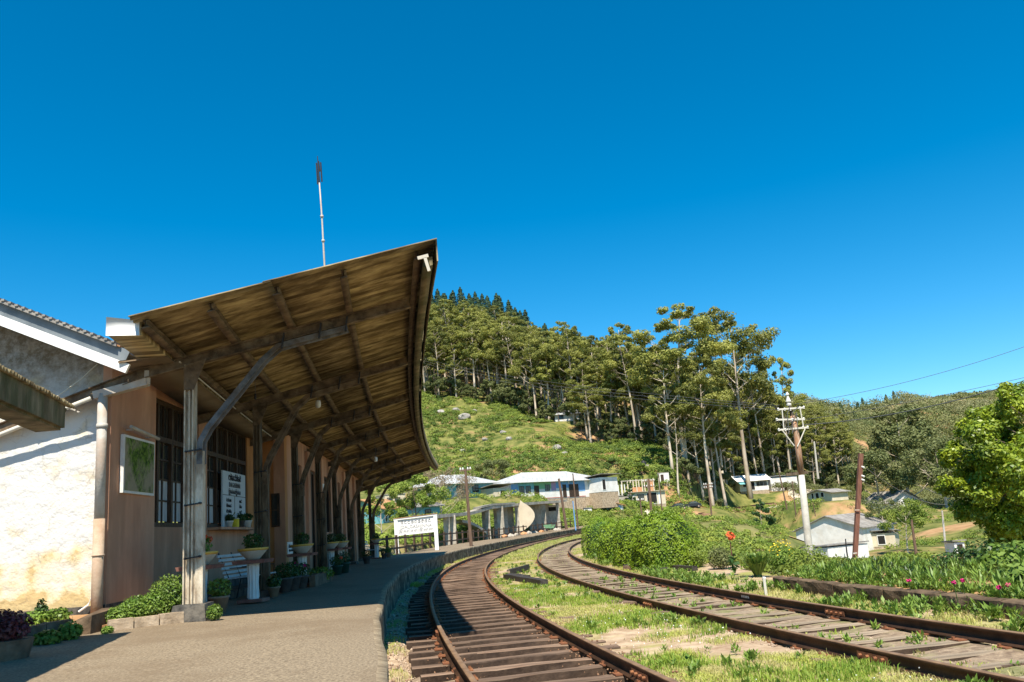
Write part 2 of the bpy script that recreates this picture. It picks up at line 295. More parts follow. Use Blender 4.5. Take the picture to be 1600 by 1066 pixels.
def letters(text, size, m, parent, loc, rot, name='lettering', sx=1.0):
    cu = bpy.data.curves.new(name, 'FONT'); cu.body = text; cu.size = size; cu.extrude = 0.002; cu.align_x = 'CENTER'; cu.align_y = 'CENTER'; cu.resolution_u = 2
    cu.materials.append(m)
    tmp = bpy.data.objects.new(name, cu); COL.objects.link(tmp); bpy.context.view_layer.update()
    me = bpy.data.meshes.new_from_object(tmp.evaluated_get(bpy.context.evaluated_depsgraph_get())); bpy.data.objects.remove(tmp)
    o = bpy.data.objects.new(name, me); COL.objects.link(o); o.parent = parent; o.location = loc; o.rotation_euler = rot; o.scale = (sx, 1, 1)
    return o
# ------------------------------------------------------------------ the two curved tracks (rail head at z = 0)
L1 = [(797.6,853.8),(772.9,860),(752.6,865.6),(732.3,872.4),(713.2,881.4),(698.5,889.8),(685,898.8),(677.2,908.4),(672.1,919),(671,928),(673,940),(678.7,957.5),(685,970.6),(696,991),(710,1015),(727.5,1040),(745,1063.7)]
R1 = [(797.6,861),(782,867.3),(769.5,876.3),(761.6,884),(759.4,892),(760.5,901),(769.5,914.6),(780.8,925.8),(797.6,938),(840,958),(885,981.5),(930,1007),(975,1031),(1020,1053.5),(1050,1065.5)]
L2 = [(915,838.7),(883.7,845.6),(858.7,854.4),(846,861),(841,868.7),(845,877.5),(858.7,887.5),(877.5,896),(915,907.5),(937.5,915),(984,928),(1031,939.4),(1078,950.6),(1125,962),(1200,978.5),(1325,1006),(1450,1032.5),(1600,1057.5)]
R2 = [(914,843.8),(896,850),(888.7,857.5),(893.7,866),(908.7,875),(940,885),(956,888),(1012.5,901),(1069,912),(1125,921.5),(1200,932),(1325,950),(1450,970),(1600,991)]
GA = 1.745
def gp(l, z): return np.array([G(x, y, z)[:2] for x, y in l])
def center(Lp, Rp):
    def off(Pn, s):
        o = np.argsort(Pn[:, 1]); Pn = Pn[o]; d = np.gradient(Pn[:, 0], Pn[:, 1]); d = np.convolve(np.pad(d, 1, 'edge'), [.25, .5, .25], 'valid')
        n = np.stack([np.ones_like(d), -d], 1)/np.sqrt(1+d*d)[:, None]; return Pn+n*s*GA/2
    return np.concatenate([off(Lp, 1), off(Rp, -1)])
def fitc(pts, deg=4):
    m = pts[:, 1] < 100; y = pts[m, 1]/50; c = np.polyfit(y, pts[m, 0], deg, w=1/(0.15+0.004*(pts[m, 1])))
    return c
c1 = fitc(center(gp(L1, 0), gp(R1, 0))); c2 = fitc(center(gp(L2, -0.03), gp(R2, -0.03)), 4)
def mkX(c, Y0, K):
    dc = np.polyder(c)
    ya, yb = 8.5, Y0
    xa, sa = np.polyval(c, ya/50), np.polyval(dc, ya/50)/50
    xb, sb = np.polyval(c, yb/50), np.polyval(dc, yb/50)/50
    def X(Y):
        Y = np.asarray(Y, float)
        r = np.polyval(c, np.clip(Y, ya, yb)/50)
        r = r+np.where(Y < ya, (Y-ya)*sa+0.004*(Y-ya)**2, 0)+np.where(Y > yb, (Y-yb)*sb+K/2*(Y-yb)**2, 0)
        return r
    return X
X1 = mkX(c1, 78, 0.0040); X2 = mkX(c2, 84, 0.0042)
def frame(X, Y):
    """points and unit normals (to the right of travel) of a plan curve x = X(Y)"""
    Y = np.asarray(Y, float); s = (X(Y+.05)-X(Y-.05))/.1; k = 1/np.sqrt(1+s*s)
    return np.stack([X(Y), Y], -1), np.stack([k, -s*k], -1), np.stack([s*k, k], -1)
def sweep(X, Ys, prof, zf=None):
    """closed profile (n to the right, z) swept along a track curve"""
    p, n, t = frame(X, Ys); m = len(prof); pr = np.array(prof)
    v = np.zeros((len(Ys), m, 3)); v[:, :, :2] = p[:, None]+n[:, None]*pr[None, :, :1]; v[:, :, 2] = pr[None, :, 1]
    if zf is not None: v[:, :, 2] += np.asarray(zf(np.asarray(Ys)))[:, None]
    N = len(Ys); i = np.arange(N-1)[:, None]*m; k = np.arange(m)[None]
    f = np.stack([i+k, i+(k+1) % m, i+m+(k+1) % m, i+m+k], -1).reshape(-1, 4)
    return v.reshape(-1, 3), f
def step_Y(y0, y1, ds, X):
    out = [y0]
    while out[-1] < y1:
        s = float(X(out[-1]+.1)-X(out[-1]-.1))/.2; out.append(out[-1]+ds/math.sqrt(1+s*s))
    return np.array(out)
def zt(Y): return 0.0000*np.asarray(Y)+np.where(np.asarray(Y) > 95, (np.asarray(Y)-95)*0.0085, 0)   # the line climbs a little beyond the curve
RP = [(-.068, -.155), (.068, -.155), (.068, -.142), (.012, -.125), (.010, -.045), (.035, -.036), (.035, -.006), (.029, 0), (-.029, 0), (-.035, -.006), (-.035, -.036), (-.010, -.045), (-.012, -.125), (-.068, -.142)]
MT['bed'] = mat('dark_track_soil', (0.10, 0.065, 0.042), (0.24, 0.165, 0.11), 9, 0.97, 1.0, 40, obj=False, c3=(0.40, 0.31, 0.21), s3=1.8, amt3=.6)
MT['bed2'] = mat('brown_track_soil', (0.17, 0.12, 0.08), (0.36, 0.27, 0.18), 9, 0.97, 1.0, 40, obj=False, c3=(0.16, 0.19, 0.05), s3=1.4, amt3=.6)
def build_track(name, label, X, y0, y1, zo, matS, seed, sub):
    rng = np.random.default_rng(seed)
    t = thing(name, label, 'railway track', (float(X(12.0)), 12, zo))
    off = np.array([float(X(12.0)), 12, zo])
    Ys = np.concatenate([step_Y(y0, 60, .8, X), step_Y(61, y1, 2.0, X)])
    for s in (-1, 1):
        v, f = sweep(X, Ys, [(a+s*GA/2, b) for a, b in RP], zt); v[:, 2] += zo
        o = rawmesh('rail', v-off, f, MT['rail'], t); o.data.materials.append(MT['railhead'])
        mi = np.zeros(len(o.data.polygons), dtype=np.int32); mi.reshape(-1, len(RP))[:, [6, 7, 8]] = 1
        o.data.polygons.foreach_set('material_index', mi); o.data.update()
    # sleepers: a few shared meshes, each sleeper an object
    protos = []
    for k in range(8):
        b = MB(); Ln, w, h = 1.40+rng.uniform(-.06, .06), .108+rng.uniform(-.016, .014), .13
        n = 7; rows = []
        for i in range(n):
            x = -Ln+2*Ln*i/(n-1); j = rng.uniform(-.012, .012, 6)
            rows.append([(x, -w+j[0], -h), (x, -w+j[1], -.012+j[2]), (x, -w+.02, 0+j[2]*.7), (x, w-.02+j[3], 0+j[4]*.7), (x, w+j[3], -.014+j[4]), (x, w+j[5], -h)])
        vs = [p for r in rows for p in r]; fs = [(i*6+q, i*6+(q+1) % 6, (i+1)*6+(q+1) % 6, (i+1)*6+q) for i in range(n-1) for q in range(6)]+[tuple(range(6))[::-1], tuple((n-1)*6+q for q in range(6))]
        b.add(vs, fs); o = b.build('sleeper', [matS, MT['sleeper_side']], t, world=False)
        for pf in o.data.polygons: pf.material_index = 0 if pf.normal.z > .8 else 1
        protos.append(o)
    SY = step_Y(y0+.2, min(y1, 158), .70, X)[:292]; used = set()
    P_, N_, T_ = frame(X, SY); sx = []
    for i, Y in enumerate(SY):
        pr = protos[int(rng.integers(8))]
        o = pr if pr.name not in used else pr.copy()
        if o is not pr: COL.objects.link(o)
        used.add(pr.name)
        q = P_[i]+N_[i]*rng.uniform(-.06, .06); z = -.156+float(zt(Y))+rng.uniform(-.012, .004)-sub*.6
        o.location = (q[0]-off[0], q[1]-off[1], z); o.rotation_euler = (rng.uniform(-.03, .03), 0, math.atan2(N_[i][1], N_[i][0])+rng.uniform(-.03, .03)); o.parent = t
        sx.append((q, z, N_[i], T_[i], Y))
    if y1 > SY[-1]+2:
        ms = MB()
        for Y in step_Y(SY[-1]+.65, y1, .655, X):
            p, n, _ = frame(X, Y); z = zo+float(zt(Y))
            ms.bar((*(p-n*1.37), z-.21), (*(p+n*1.37), z-.21), .24, .12)
        o = ms.build('far_sleepers', matS, t); o['kind'] = 'stuff'
    # tie plates with spikes on the nearer sleepers
    pb = MB(); pb.box(-.13, .13, -.09, .09, 0, .014)
    for a, c in ((-.095, .04), (.095, -.04), (.095, .05)): pb.box(a-.016, a+.016, c-.014, c+.014, .014, .04)
    pl = pb.build('tie_plate', MT['plate'], t, world=False); first = True
    for q, z, n, tt, Y in sx[:70]:
        for s in (-1, 1):
            o = pl if first else pl.copy()
            if not first: COL.objects.link(o)
            first = False; r = q+n*s*GA/2
            o.location = (r[0]-off[0], r[1]-off[1], z+.004); o.rotation_euler = (0, 0, math.atan2(n[1], n[0])); o.parent = t
    return t
T1 = build_track('railway_track', 'near track curving tightly past the platform edge, brown sleepers half in canopy shade', X1, 2.0, 185, 0.0, MT['sleeper'], 3, .0)
T2 = build_track('railway_track', 'second track beside the clipped hedge with greyer sleepers sunk among weeds', X2, 2.0, 120, -0.03, MT['sleeper_old'], 5, .02)
def fish(T, X, Y, s, zo):
    p, n, t = frame(X, Y); b = MB(); c = p+n*s*GA/2
    for sd in (-1, 1):
        a = c+n*sd*.024
        b.bar((*(a-t*.27), zo-.085), (*(a+t*.27), zo-.085), .02, .075)
        for k in (-.2, -.07, .07, .2): b.tube([(*(a+t*k), zo-.085), (*(a+t*k+n*sd*.045), zo-.085)], .022, 6)
    b.build('fishplate', MT['plate'], T)
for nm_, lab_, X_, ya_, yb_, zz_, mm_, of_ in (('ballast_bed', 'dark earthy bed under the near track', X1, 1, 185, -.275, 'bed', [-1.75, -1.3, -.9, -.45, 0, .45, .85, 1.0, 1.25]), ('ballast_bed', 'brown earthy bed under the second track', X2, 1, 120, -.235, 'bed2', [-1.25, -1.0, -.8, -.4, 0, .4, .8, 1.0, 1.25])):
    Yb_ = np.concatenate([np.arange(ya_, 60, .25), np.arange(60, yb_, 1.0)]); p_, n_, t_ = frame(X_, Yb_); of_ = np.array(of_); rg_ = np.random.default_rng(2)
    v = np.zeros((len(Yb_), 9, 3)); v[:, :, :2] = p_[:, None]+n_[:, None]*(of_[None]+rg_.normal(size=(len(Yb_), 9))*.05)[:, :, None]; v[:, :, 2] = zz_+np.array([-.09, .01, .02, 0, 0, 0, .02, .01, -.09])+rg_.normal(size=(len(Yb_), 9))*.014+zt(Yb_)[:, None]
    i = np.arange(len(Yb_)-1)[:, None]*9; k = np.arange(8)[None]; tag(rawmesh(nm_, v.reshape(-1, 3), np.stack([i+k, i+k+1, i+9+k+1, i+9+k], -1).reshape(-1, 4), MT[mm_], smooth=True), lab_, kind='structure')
fish(T1, X1, 9.15, 1, 0); fish(T1, X1, 14.9, -1, 0); fish(T2, X2, 17.0, -1, -.03); fish(T2, X2, 13.2, 1, -.03); fish(T2, X2, 9.6, -1, -.03)
mk = MB(); p, n, t = frame(X2, 16.3)
for k in range(5): mk.bar((*(p+n*(GA/2-.0135)+t*(k*.075)), -.10), (*(p+n*(GA/2-.0135)+t*(k*.075+.05)), -.10), .004, .045)
mk.build('painted_rail_mark', MT['white'], T2)
# ------------------------------------------------------------------ platform
EO = -(GA/2+.98)
def PX(Y):   # platform edge as a plan curve
    Y = np.asarray(Y, float); p, n, _ = frame(X1, Y); return p[..., 0]+n[..., 0]*EO
PZ = .47
Ys = np.concatenate([np.arange(-6, 60, .5), np.arange(60, 152, 1.5)])
pe, ne, te = frame(X1, Ys)
wid = np.where(Ys < 44, 26.0, 0)+np.where(Ys >= 44, 3.3+.5*np.sin(Ys*.11), 0)
wid = np.where(Ys < 44, 26.0, wid)
jit = .02*np.sin(Ys*.9)+.012*np.sin(Ys*2.3+1)
prof = []
for i, Y in enumerate(Ys):
    e = EO+jit[i]
    wd = wid[i]
    row = [(e+.05, -.42), (e+.035, PZ-.16), (e+.06, PZ-.12), (e+.055, PZ-.02), (e-.03, PZ), (e-.26, PZ+.003), (e-1.5, PZ+.03), (e-3.2, PZ+.075), (e-wd, PZ+.08), (e-wd, -.42)]
    prof.append(row)
pr = np.array(prof); v = np.zeros((len(Ys), 10, 3)); v[:, :, :2] = pe[:, None]+ne[:, None]*pr[:, :, :1]; v[:, :, 2] = pr[:, :, 1]
v[:, :, 2] += zt(Ys)[:, None]
i = np.arange(len(Ys)-1)[:, None]*10; k = np.arange(9)[None]
f = np.stack([i+k, i+k+1, i+10+k+1, i+10+k], -1).reshape(-1, 4)
f = np.concatenate([f, [[0, 9, 8, 0]]]) if False else f
plat = rawmesh('platform', v.reshape(-1, 3), f, MT['platform']); plat.data.materials.append(MT['platface']); plat.data.materials.append(MT['rim'])
mi = np.zeros(len(f), dtype=np.int32).reshape(-1, 9); mi[:, [0, 1, 2, 8]] = 1; mi[:, [3]] = 2
plat.data.polygons.foreach_set('material_index', mi.ravel()); plat.data.update()
tag(plat, 'long curved platform with worn brown surface and mossy face', kind='structure')
def plat_z(n): return PZ+np.interp(n, [0, .35, 1.5, 3.2], [0, .004, .03, .075])
# ------------------------------------------------------------------ canopy geometry
FL = PZ+.08    # floor level beside the building
TP = [(671,380),(668,440),(662,490),(657,540),(654,590),(655,640),(660,675),(668,700),(684,728)]
def tz_(Y): return 5.70-.0105*(np.asarray(Y, float)-11.6)
tp = []
for px_, py_ in TP:
    Y = 20.0
    for _ in range(30): Y = G(px_, py_, float(tz_(Y)))[1]
    tp.append(G(px_, py_, float(tz_(Y)))[:2])
tp = np.array(tp); ct = np.polyfit(tp[:, 1]-11.6, tp[:, 0], 2)
def TX(Y): return np.polyval(ct, np.asarray(Y, float)-11.6)
CY0, CY1 = 11.65, 47.3
def cpt(Y, n, dz=0.0):
    """point under the canopy roof: n metres inwards from its outer edge"""
    p, nn, _ = frame(TX, Y); q = p-nn*n; return np.array([q[0], q[1], float(tz_(Y))-.235*n+dz])
def csweep(Ys, prof):
    p, nn, t = frame(TX, Ys); m = len(prof); pr = np.array(prof); v = np.zeros((len(Ys), m, 3))
    v[:, :, :2] = p[:, None]-nn[:, None]*pr[None, :, :1]; v[:, :, 2] = tz_(Ys)[:, None]-.235*pr[None, :, 0]+pr[None, :, 1]
    i = np.arange(len(Ys)-1)[:, None]*m; k = np.arange(m)[None]
    f = np.stack([i+k, i+(k+1) % m, i+m+(k+1) % m, i+m+k], -1).reshape(-1, 4)
    caps = []
    if m == 4: f = np.concatenate([f, [[0, 1, 2, 3]], [[(len(Ys)-1)*4+a for a in (3, 2, 1, 0)]]])
    return v.reshape(-1, 3), f
can = thing('platform_canopy', 'long curved platform canopy of stained corrugated sheets tilting up towards the track', 'canopy', (-5.2, 13.1, FL))
coff = np.array([-5.2, 13.1, FL])
# roof sheets, two rows
rngc = np.random.default_rng(11); yy = CY0; col = 0
while yy < CY1-.3:
    y2 = min(yy+1.02, CY1)
    for (na, nb, dz) in ((0.0-.06, 2.42, .012), (2.30, 4.2, 0.0)):
        nn_ = 43; ys = np.linspace(yy-.04, y2, nn_); ns = np.array([na+rngc.uniform(-.02, .02), (na+nb)/2, nb]); dzz = dz+rngc.uniform(-.004, .004)+(.006 if col % 2 else 0)
        p, nv, _ = frame(TX, ys); v = np.zeros((nn_, 3, 3)); v[:, :, :2] = p[:, None]-nv[:, None]*ns[None, :, None]
        v[:, :, 2] = tz_(ys)[:, None]-.235*ns[None]+.022*np.cos((ys-CY0)/.146*2*math.pi)[:, None]+dzz+.02
        i = np.arange(nn_-1)[:, None]*3; k = np.arange(2)[None]; f = np.stack([i+k, i+3+k, i+4+k, i+1+k], -1).reshape(-1, 4)
        o = rawmesh('roof_sheet', v.reshape(-1, 3)-coff, f, MT['asbestos'], can, smooth=True)
        md = o.modifiers.new('thickness', 'SOLIDIFY'); md.thickness = .009; md.offset = 1
    yy = y2; col += 1
YS = np.linspace(CY0+.12, CY1-.1, 60)
I6 = [(-.035, -.125), (.035, -.125), (.035, -.115), (.006, -.113), (.006, -.035), (.035, -.033), (.035, -.02), (-.035, -.02), (-.035, -.033), (-.006, -.035), (-.006, -.113), (-.035, -.115)]
for n0 in (.22, 1.3, 2.25, 3.15, 4.02):
    v, f = csweep(YS, [(n0+a, b) for a, b in I6]); o = rawmesh('purlin', v-coff, f, MT['beam'], can)
    # dusty lower flange plank seen from below
    v, f = csweep(YS, [(n0-.055, -.14), (n0+.055, -.14), (n0+.055, -.126), (n0-.055, -.126)]); rawmesh('purlin_plank', v-coff, f, MT['beam'], can)
v, f = csweep(np.linspace(CY0-.02, CY1+.1, 70), [(-.075, .03), (-.055, .03), (-.055, -.30), (-.075, -.30)]); rawmesh('fascia', v-coff, f, MT['mossfascia'], can)
v, f = csweep(np.linspace(CY0+.1, CY1, 70), [(.0, -.30), (.14, -.30), (.14, -.17), (.0, -.17)]); rawmesh('edge_gutter', v-coff, f, MT['mossfascia'], can)
v, f = csweep(np.linspace(CY0+.3, CY1, 70), [(4.12, -.17), (4.56, -.06), (4.56, .20), (4.12, .03)]); rawmesh('valley_gutter', v-coff, f, MT['asbestos'], can)
v, f = csweep(np.linspace(CY0+.27, CY0+.298, 2), [(4.14, -.175), (4.58, -.06), (4.58, .21), (4.14, .04)]); rawmesh('gutter_end', v-coff, f, MT['bwhite'], can)
v, f = csweep(np.linspace(13.25, CY1, 70), [(4.1, -.185), (4.82, -.08), (4.82, -.05), (4.1, -.165)]); o = rawmesh('soffit', v-coff, f, mat('tan_soffit_board', (0.19, 0.135, 0.085), (0.27, 0.20, 0.13), 2, 0.9, c3=(0.1, 0.07, 0.04), s3=1, amt3=0.5), can)
# bracket at the outer corner
b = MB(); c0 = cpt(CY0+.05, .16); b.bar(c0+[-.06, 0, -.17], c0+[.10, 0, -.14], .03, .05); b.bar(c0+[.05, 0, -.17], c0+[.10, 0, -.38], .03, .045); b.build('corner_bracket', MT['cream'], can)
# frames
FY = [13.1+4.65*k for k in range(8)]; FPXx = [305, 409, 470, 507, 530, 548, 569, 584]
posts = []
for k in range(8):
    Y = FY[k]; px = P(FPXx[k], 850+ (100 if k == 0 else 40), Y); px[2] = FL
    posts.append(px)
PXS = np.polyfit([p[1] for p in posts], [p[0] for p in posts], 3)
for k in range(8):
    Y = FY[k]; base = np.array([float(np.polyval(PXS, Y)) if k > 0 else posts[0][0], Y, FL]); posts[k] = base
    _, nv, tv = frame(TX, Y); s2 = np.array([nv[0], nv[1], 0]); t2 = np.array([tv[0], tv[1], 0])
    tipn = cpt(Y+.3*0, .10); # outer end of the frame on the same normal
    # normal line through the post
    Yt = Y
    for _ in range(10):
        p_, n_, _t = frame(TX, Yt); Yt -= ((p_-base[:2])@_t)*.98
    tip, n_, t_ = frame(TX, Yt); npost = float((tip-base[:2])@n_); s2 = np.array([n_[0], n_[1], 0]); t2 = np.array([t_[0], t_[1], 0])
    def F(n, dz=0): return cpt(Yt, n, dz)
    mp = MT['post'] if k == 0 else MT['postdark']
    zb = -.145   # top of the beam under the roof line
    # beam: I section
    bm_ = MB(); a = F(.30, zb-.085); e = F(5.3, zb-.085)
    if k == 0: e = F(npost+.9, zb-.085)
    bm_.prof(e, a, [(-.055, -.085), (.055, -.085), (.055, -.07), (.009, -.066), (.009, .066), (.055, .07), (.055, .085), (-.055, .085), (-.055, .07), (-.009, .066), (-.009, -.066), (-.055, -.07)])
    if k == 0:
        e2 = np.array([-9.6, 13.24, 3.30]); bm_.prof(e2, e, [(-.055, -.085), (.055, -.085), (.055, -.07), (.009, -.066), (.009, .066), (.055, .07), (.055, .085), (-.055, .085), (-.055, .07), (-.009, .066), (-.009, -.066), (-.055, -.07)])
    bm_.build('beam', MT['beam'], can)
    zt_ = F(npost, zb-.17)[2]
    # post: two rails back to back, brace rail beside it
    b = MB(); c = base
    b.box(c[0]-.15, c[0]-.025, c[1]-.012, c[1]+.012, FL+.0, zt_); b.box(c[0]-.165, c[0]-.145, c[1]-.08, c[1]+.08, FL, zt_); b.box(c[0]-.035, c[0]-.015, c[1]-.08, c[1]+.08, FL, zt_)
    b.box(c[0]-.105, c[0]-.075, c[1]-.055, c[1]+.055, FL, zt_)
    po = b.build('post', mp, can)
    zbend = 3.28-(.05*k if k else 0)
    nb = 2.5
    pts = [c+[.075, 0, zbend-FL-.40], c+[.075, 0, zbend-FL-.25], c+[.085, 0, zbend-FL-.05]]
    tgt = F(nb, zb-.24); pts.append(c+(tgt-c)*[.1, .1, 0]+[.07, 0, zbend-FL+.16]); q = F(nb+.22, zb-.40); pts += [q, F(nb-.03, zb-.24), F(nb-.3, zb-.235), F(1.35, zb-.235)]
    b = MB()
    for A_, B_ in zip(pts[:-1], pts[1:]):
        u_ = (0, 1, 0); d_ = (B_-A_)/np.linalg.norm(B_-A_)
        b.prof(A_-d_*.006, B_+d_*.006, [(-.07, -.055), (.07, -.055), (.07, -.037), (.017, -.028), (.017, .028), (.045, .037), (.045, .06), (-.045, .06), (-.045, .037), (-.017, .028), (-.017, -.028), (-.07, -.037)], up=(0, -1, 0.001))
    # the straight lower run belongs to the post's paint, the bent upper run is the brace
    br = b.build('brace', MT['brace'] if k == 0 else MT['beam'], can)
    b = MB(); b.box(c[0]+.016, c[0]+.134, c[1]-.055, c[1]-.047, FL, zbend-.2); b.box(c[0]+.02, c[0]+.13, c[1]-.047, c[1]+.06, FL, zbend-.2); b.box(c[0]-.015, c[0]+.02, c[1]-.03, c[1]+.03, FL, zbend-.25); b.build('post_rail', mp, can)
    # clamps
    for zc in ((3.08, 2.25, 1.45) if k < 4 else (2.4,)):
        b = MB(); b.bar((c[0]-.12, c[1]-.095, zc), (c[0]+.11, c[1]-.095, zc+.02), .018, .022); b.tube([(c[0]-.12, c[1]-.125, zc), (c[0]-.12, c[1]-.07, zc)], .018, 6); b.tube([(c[0]+.10, c[1]-.125, zc+.02), (c[0]+.10, c[1]-.05, zc+.02)], .018, 6)
        b.build('clamp', MT['blackiron'], can)
    # gusset plate
    b = MB(); g0 = c+[-.10, -.085, zt_-FL-.35]; b.add([c+[-.165, -.09, zt_-FL-.42], c+[-.01, -.09, zt_-FL-.42], c+[.19, -.09, zt_-FL+.07], c+[-.165, -.09, zt_-FL-.02], c+[-.165, -.075, zt_-FL-.42], c+[-.01, -.075, zt_-FL-.42], c+[.19, -.075, zt_-FL+.07], c+[-.165, -.075, zt_-FL-.02]], [(0, 1, 2, 3), (7, 6, 5, 4), (0, 4, 5, 1), (1, 5, 6, 2), (2, 6, 7, 3), (3, 7, 4, 0)]); b.build('gusset', MT['beam'], can)
    b = MB(); [b.bar(F(x_, zb-.2)+np.array([0, -.07, 0]), F(x_-.05, zb-.09)+np.array([0, -.07, 0]), .05, .02) for x_ in ()]
    for x_ in (1.37, 1.8, 2.4): b = MB(); b.bar(F(x_, zb-.3)+np.array([0, -.075, 0]), F(x_-.04, zb-.05)+np.array([0, -.075, 0]), .05, .025); b.build('beam_clip', MT['blackiron'], can)
    # footing
    b = MB(); h = .23 if k == 0 else .12
    b.hexa([c+np.array(q) for q in ((-.30, -.26, -.03), (.25, -.24, -.03), (.24, .22, -.03), (-.28, .22, -.03), (-.25, -.22, h), (.22, -.21, h-.01), (.21, .2, h), (-.24, .2, h))]); b.build('footing', MT['block'], can)
# conduit and lamps under the roof
b = MB(); b.tube([cpt(Y, 4.0, -.22) for Y in np.arange(13.6, 40, 2)], .013, 6); b.build('conduit', MT['conduit'], can)
for j, (px_, py_, Y, lab, sh) in enumerate([(399, 620, 16.5, 'small bare black lamp holder hanging on a cord under the canopy', 0), (497, 632, 19.5, 'white lamp under the canopy nearest the camera', 1), (587, 718, 30.0, 'white lamp under the far half of the canopy', 1)]):
    q = P(px_, py_, Y); t = thing('hanging_lamp', lab, 'lamp', q); b = MB(); p0, n0, t0 = frame(TX, Y); nn2 = float((p0-q[:2])@n0)
    top = float(tz_(Y))-.235*nn2-.02-(.0); b.tube([q+[0, 0, .05], [q[0], q[1], top]], .006, 5); b.build('cord', MT['wire'], t)
    b = MB()
    if sh: b.lathe([(.02, .10), (.055, .09), (.065, .02), (.06, -.05), (.03, -.085)], q, 14); b.build('lamp_shade', MT['bulb'], t, smooth=True)
    else: b.lathe([(.018, .06), (.022, .0), (.028, -.03), (.015, -.06)], q, 10); b.build('lamp_holder', MT['blackiron'], t, smooth=True)
# ------------------------------------------------------------------ station building
st = thing('station_building', 'salmon and orange railway station building with white roughcast gable end', 'building', (-8, 13.2, PZ)); soff = np.array([-8, 13.2, PZ])
def FX(Y): return -6.47-.06*(Y-13.1)
def mkrough(name, c_lo):
    m = bpy.data.materials.new(name); m.use_nodes = True; N = m.node_tree.nodes; L = m.node_tree.links; b = N['Principled BSDF']; b.inputs['Roughness'].default_value = .9
    tc = N.new('ShaderNodeTexCoord'); n1 = N.new('ShaderNodeTexNoise'); n1.inputs['Scale'].default_value = 2.2; n1.inputs['Detail'].default_value = 6; L.new(tc.outputs['Object'], n1.inputs['Vector'])
    sx = N.new('ShaderNodeSeparateXYZ'); L.new(tc.outputs['Object'], sx.inputs[0])
    mr = N.new('ShaderNodeMapRange'); mr.inputs['From Min'].default_value = .2; mr.inputs['From Max'].default_value = 1.35; mr.inputs['To Min'].default_value = .62; mr.inputs['To Max'].default_value = 0
    L.new(sx.outputs['Z'], mr.inputs['Value']); ad = N.new('ShaderNodeMath'); ad.operation = 'MULTIPLY_ADD'; L.new(n1.outputs['Fac'], ad.inputs[0]); ad.inputs[1].default_value = 1.3; L.new(mr.outputs[0], ad.inputs[2])
    rp = N.new('ShaderNodeValToRGB'); e = rp.color_ramp.elements; e[0].position = .70; e[0].color = (.66, .645, .61, 1); e[1].position = 1.25; e[1].color = (.55, .40, .19, 1); e2 = e.new(.95); e2.color = (.66, .54, .33, 1)
    L.new(ad.outputs[0], rp.inputs['Fac'])
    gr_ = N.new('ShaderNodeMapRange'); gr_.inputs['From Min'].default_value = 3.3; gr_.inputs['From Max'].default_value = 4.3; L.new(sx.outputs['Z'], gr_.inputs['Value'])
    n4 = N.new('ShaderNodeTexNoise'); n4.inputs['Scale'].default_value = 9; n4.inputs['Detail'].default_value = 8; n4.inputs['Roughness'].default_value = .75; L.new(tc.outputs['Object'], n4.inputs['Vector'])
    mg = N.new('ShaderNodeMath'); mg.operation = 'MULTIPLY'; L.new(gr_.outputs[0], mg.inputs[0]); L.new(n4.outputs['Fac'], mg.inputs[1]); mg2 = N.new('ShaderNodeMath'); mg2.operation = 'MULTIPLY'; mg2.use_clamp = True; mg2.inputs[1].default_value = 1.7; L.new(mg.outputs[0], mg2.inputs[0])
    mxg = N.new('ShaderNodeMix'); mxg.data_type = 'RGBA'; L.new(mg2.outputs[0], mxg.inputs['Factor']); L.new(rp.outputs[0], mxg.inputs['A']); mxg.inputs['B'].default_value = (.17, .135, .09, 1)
    vr = N.new('ShaderNodeTexVoronoi'); vr.feature = 'DISTANCE_TO_EDGE'; vr.inputs['Scale'].default_value = 3.2; mpv = N.new('ShaderNodeMapping'); mpv.inputs['Scale'].default_value = (1, 1, 1.9); wn = N.new('ShaderNodeMix'); wn.data_type = 'VECTOR'; wn.inputs['Factor'].default_value = .12; L.new(tc.outputs['Object'], wn.inputs['A']); L.new(n4.outputs['Color'], wn.inputs['B']); L.new(wn.outputs['Result'], mpv.inputs['Vector']); L.new(mpv.outputs[0], vr.inputs['Vector'])
    cr_ = N.new('ShaderNodeValToRGB'); cr_.color_ramp.elements[0].position = .0; cr_.color_ramp.elements[0].color = (.5, .5, .5, 1); cr_.color_ramp.elements[1].position = .035; cr_.color_ramp.elements[1].color = (0, 0, 0, 1); L.new(vr.outputs['Distance'], cr_.inputs['Fac'])
    m5 = N.new('ShaderNodeMath'); m5.operation = 'MULTIPLY'; L.new(cr_.outputs[0], m5.inputs[0]); r5 = N.new('ShaderNodeMapRange'); r5.inputs['From Min'].default_value = .44; r5.inputs['From Max'].default_value = .60; L.new(n1.outputs['Fac'], r5.inputs['Value']); L.new(r5.outputs[0], m5.inputs[1])
    mx5 = N.new('ShaderNodeMix'); mx5.data_type = 'RGBA'; L.new(m5.outputs[0], mx5.inputs['Factor']); L.new(mxg.outputs['Result'], mx5.inputs['A']); mx5.inputs['B'].default_value = (.25, .21, .17, 1); L.new(mx5.outputs['Result'], b.inputs['Base Color'])
    n2 = N.new('ShaderNodeTexNoise'); n2.inputs['Scale'].default_value = 15; n2.inputs['Detail'].default_value = 6; L.new(tc.outputs['Object'], n2.inputs['Vector'])
    bp = N.new('ShaderNodeBump'); bp.inputs['Strength'].default_value = .9; bp.inputs['Distance'].default_value = .02; L.new(n2.outputs['Fac'], bp.inputs['Height']); L.new(bp.outputs[0], b.inputs['Normal'])
    return m
MT['whitewall'] = mkrough('white_roughcast', 0)
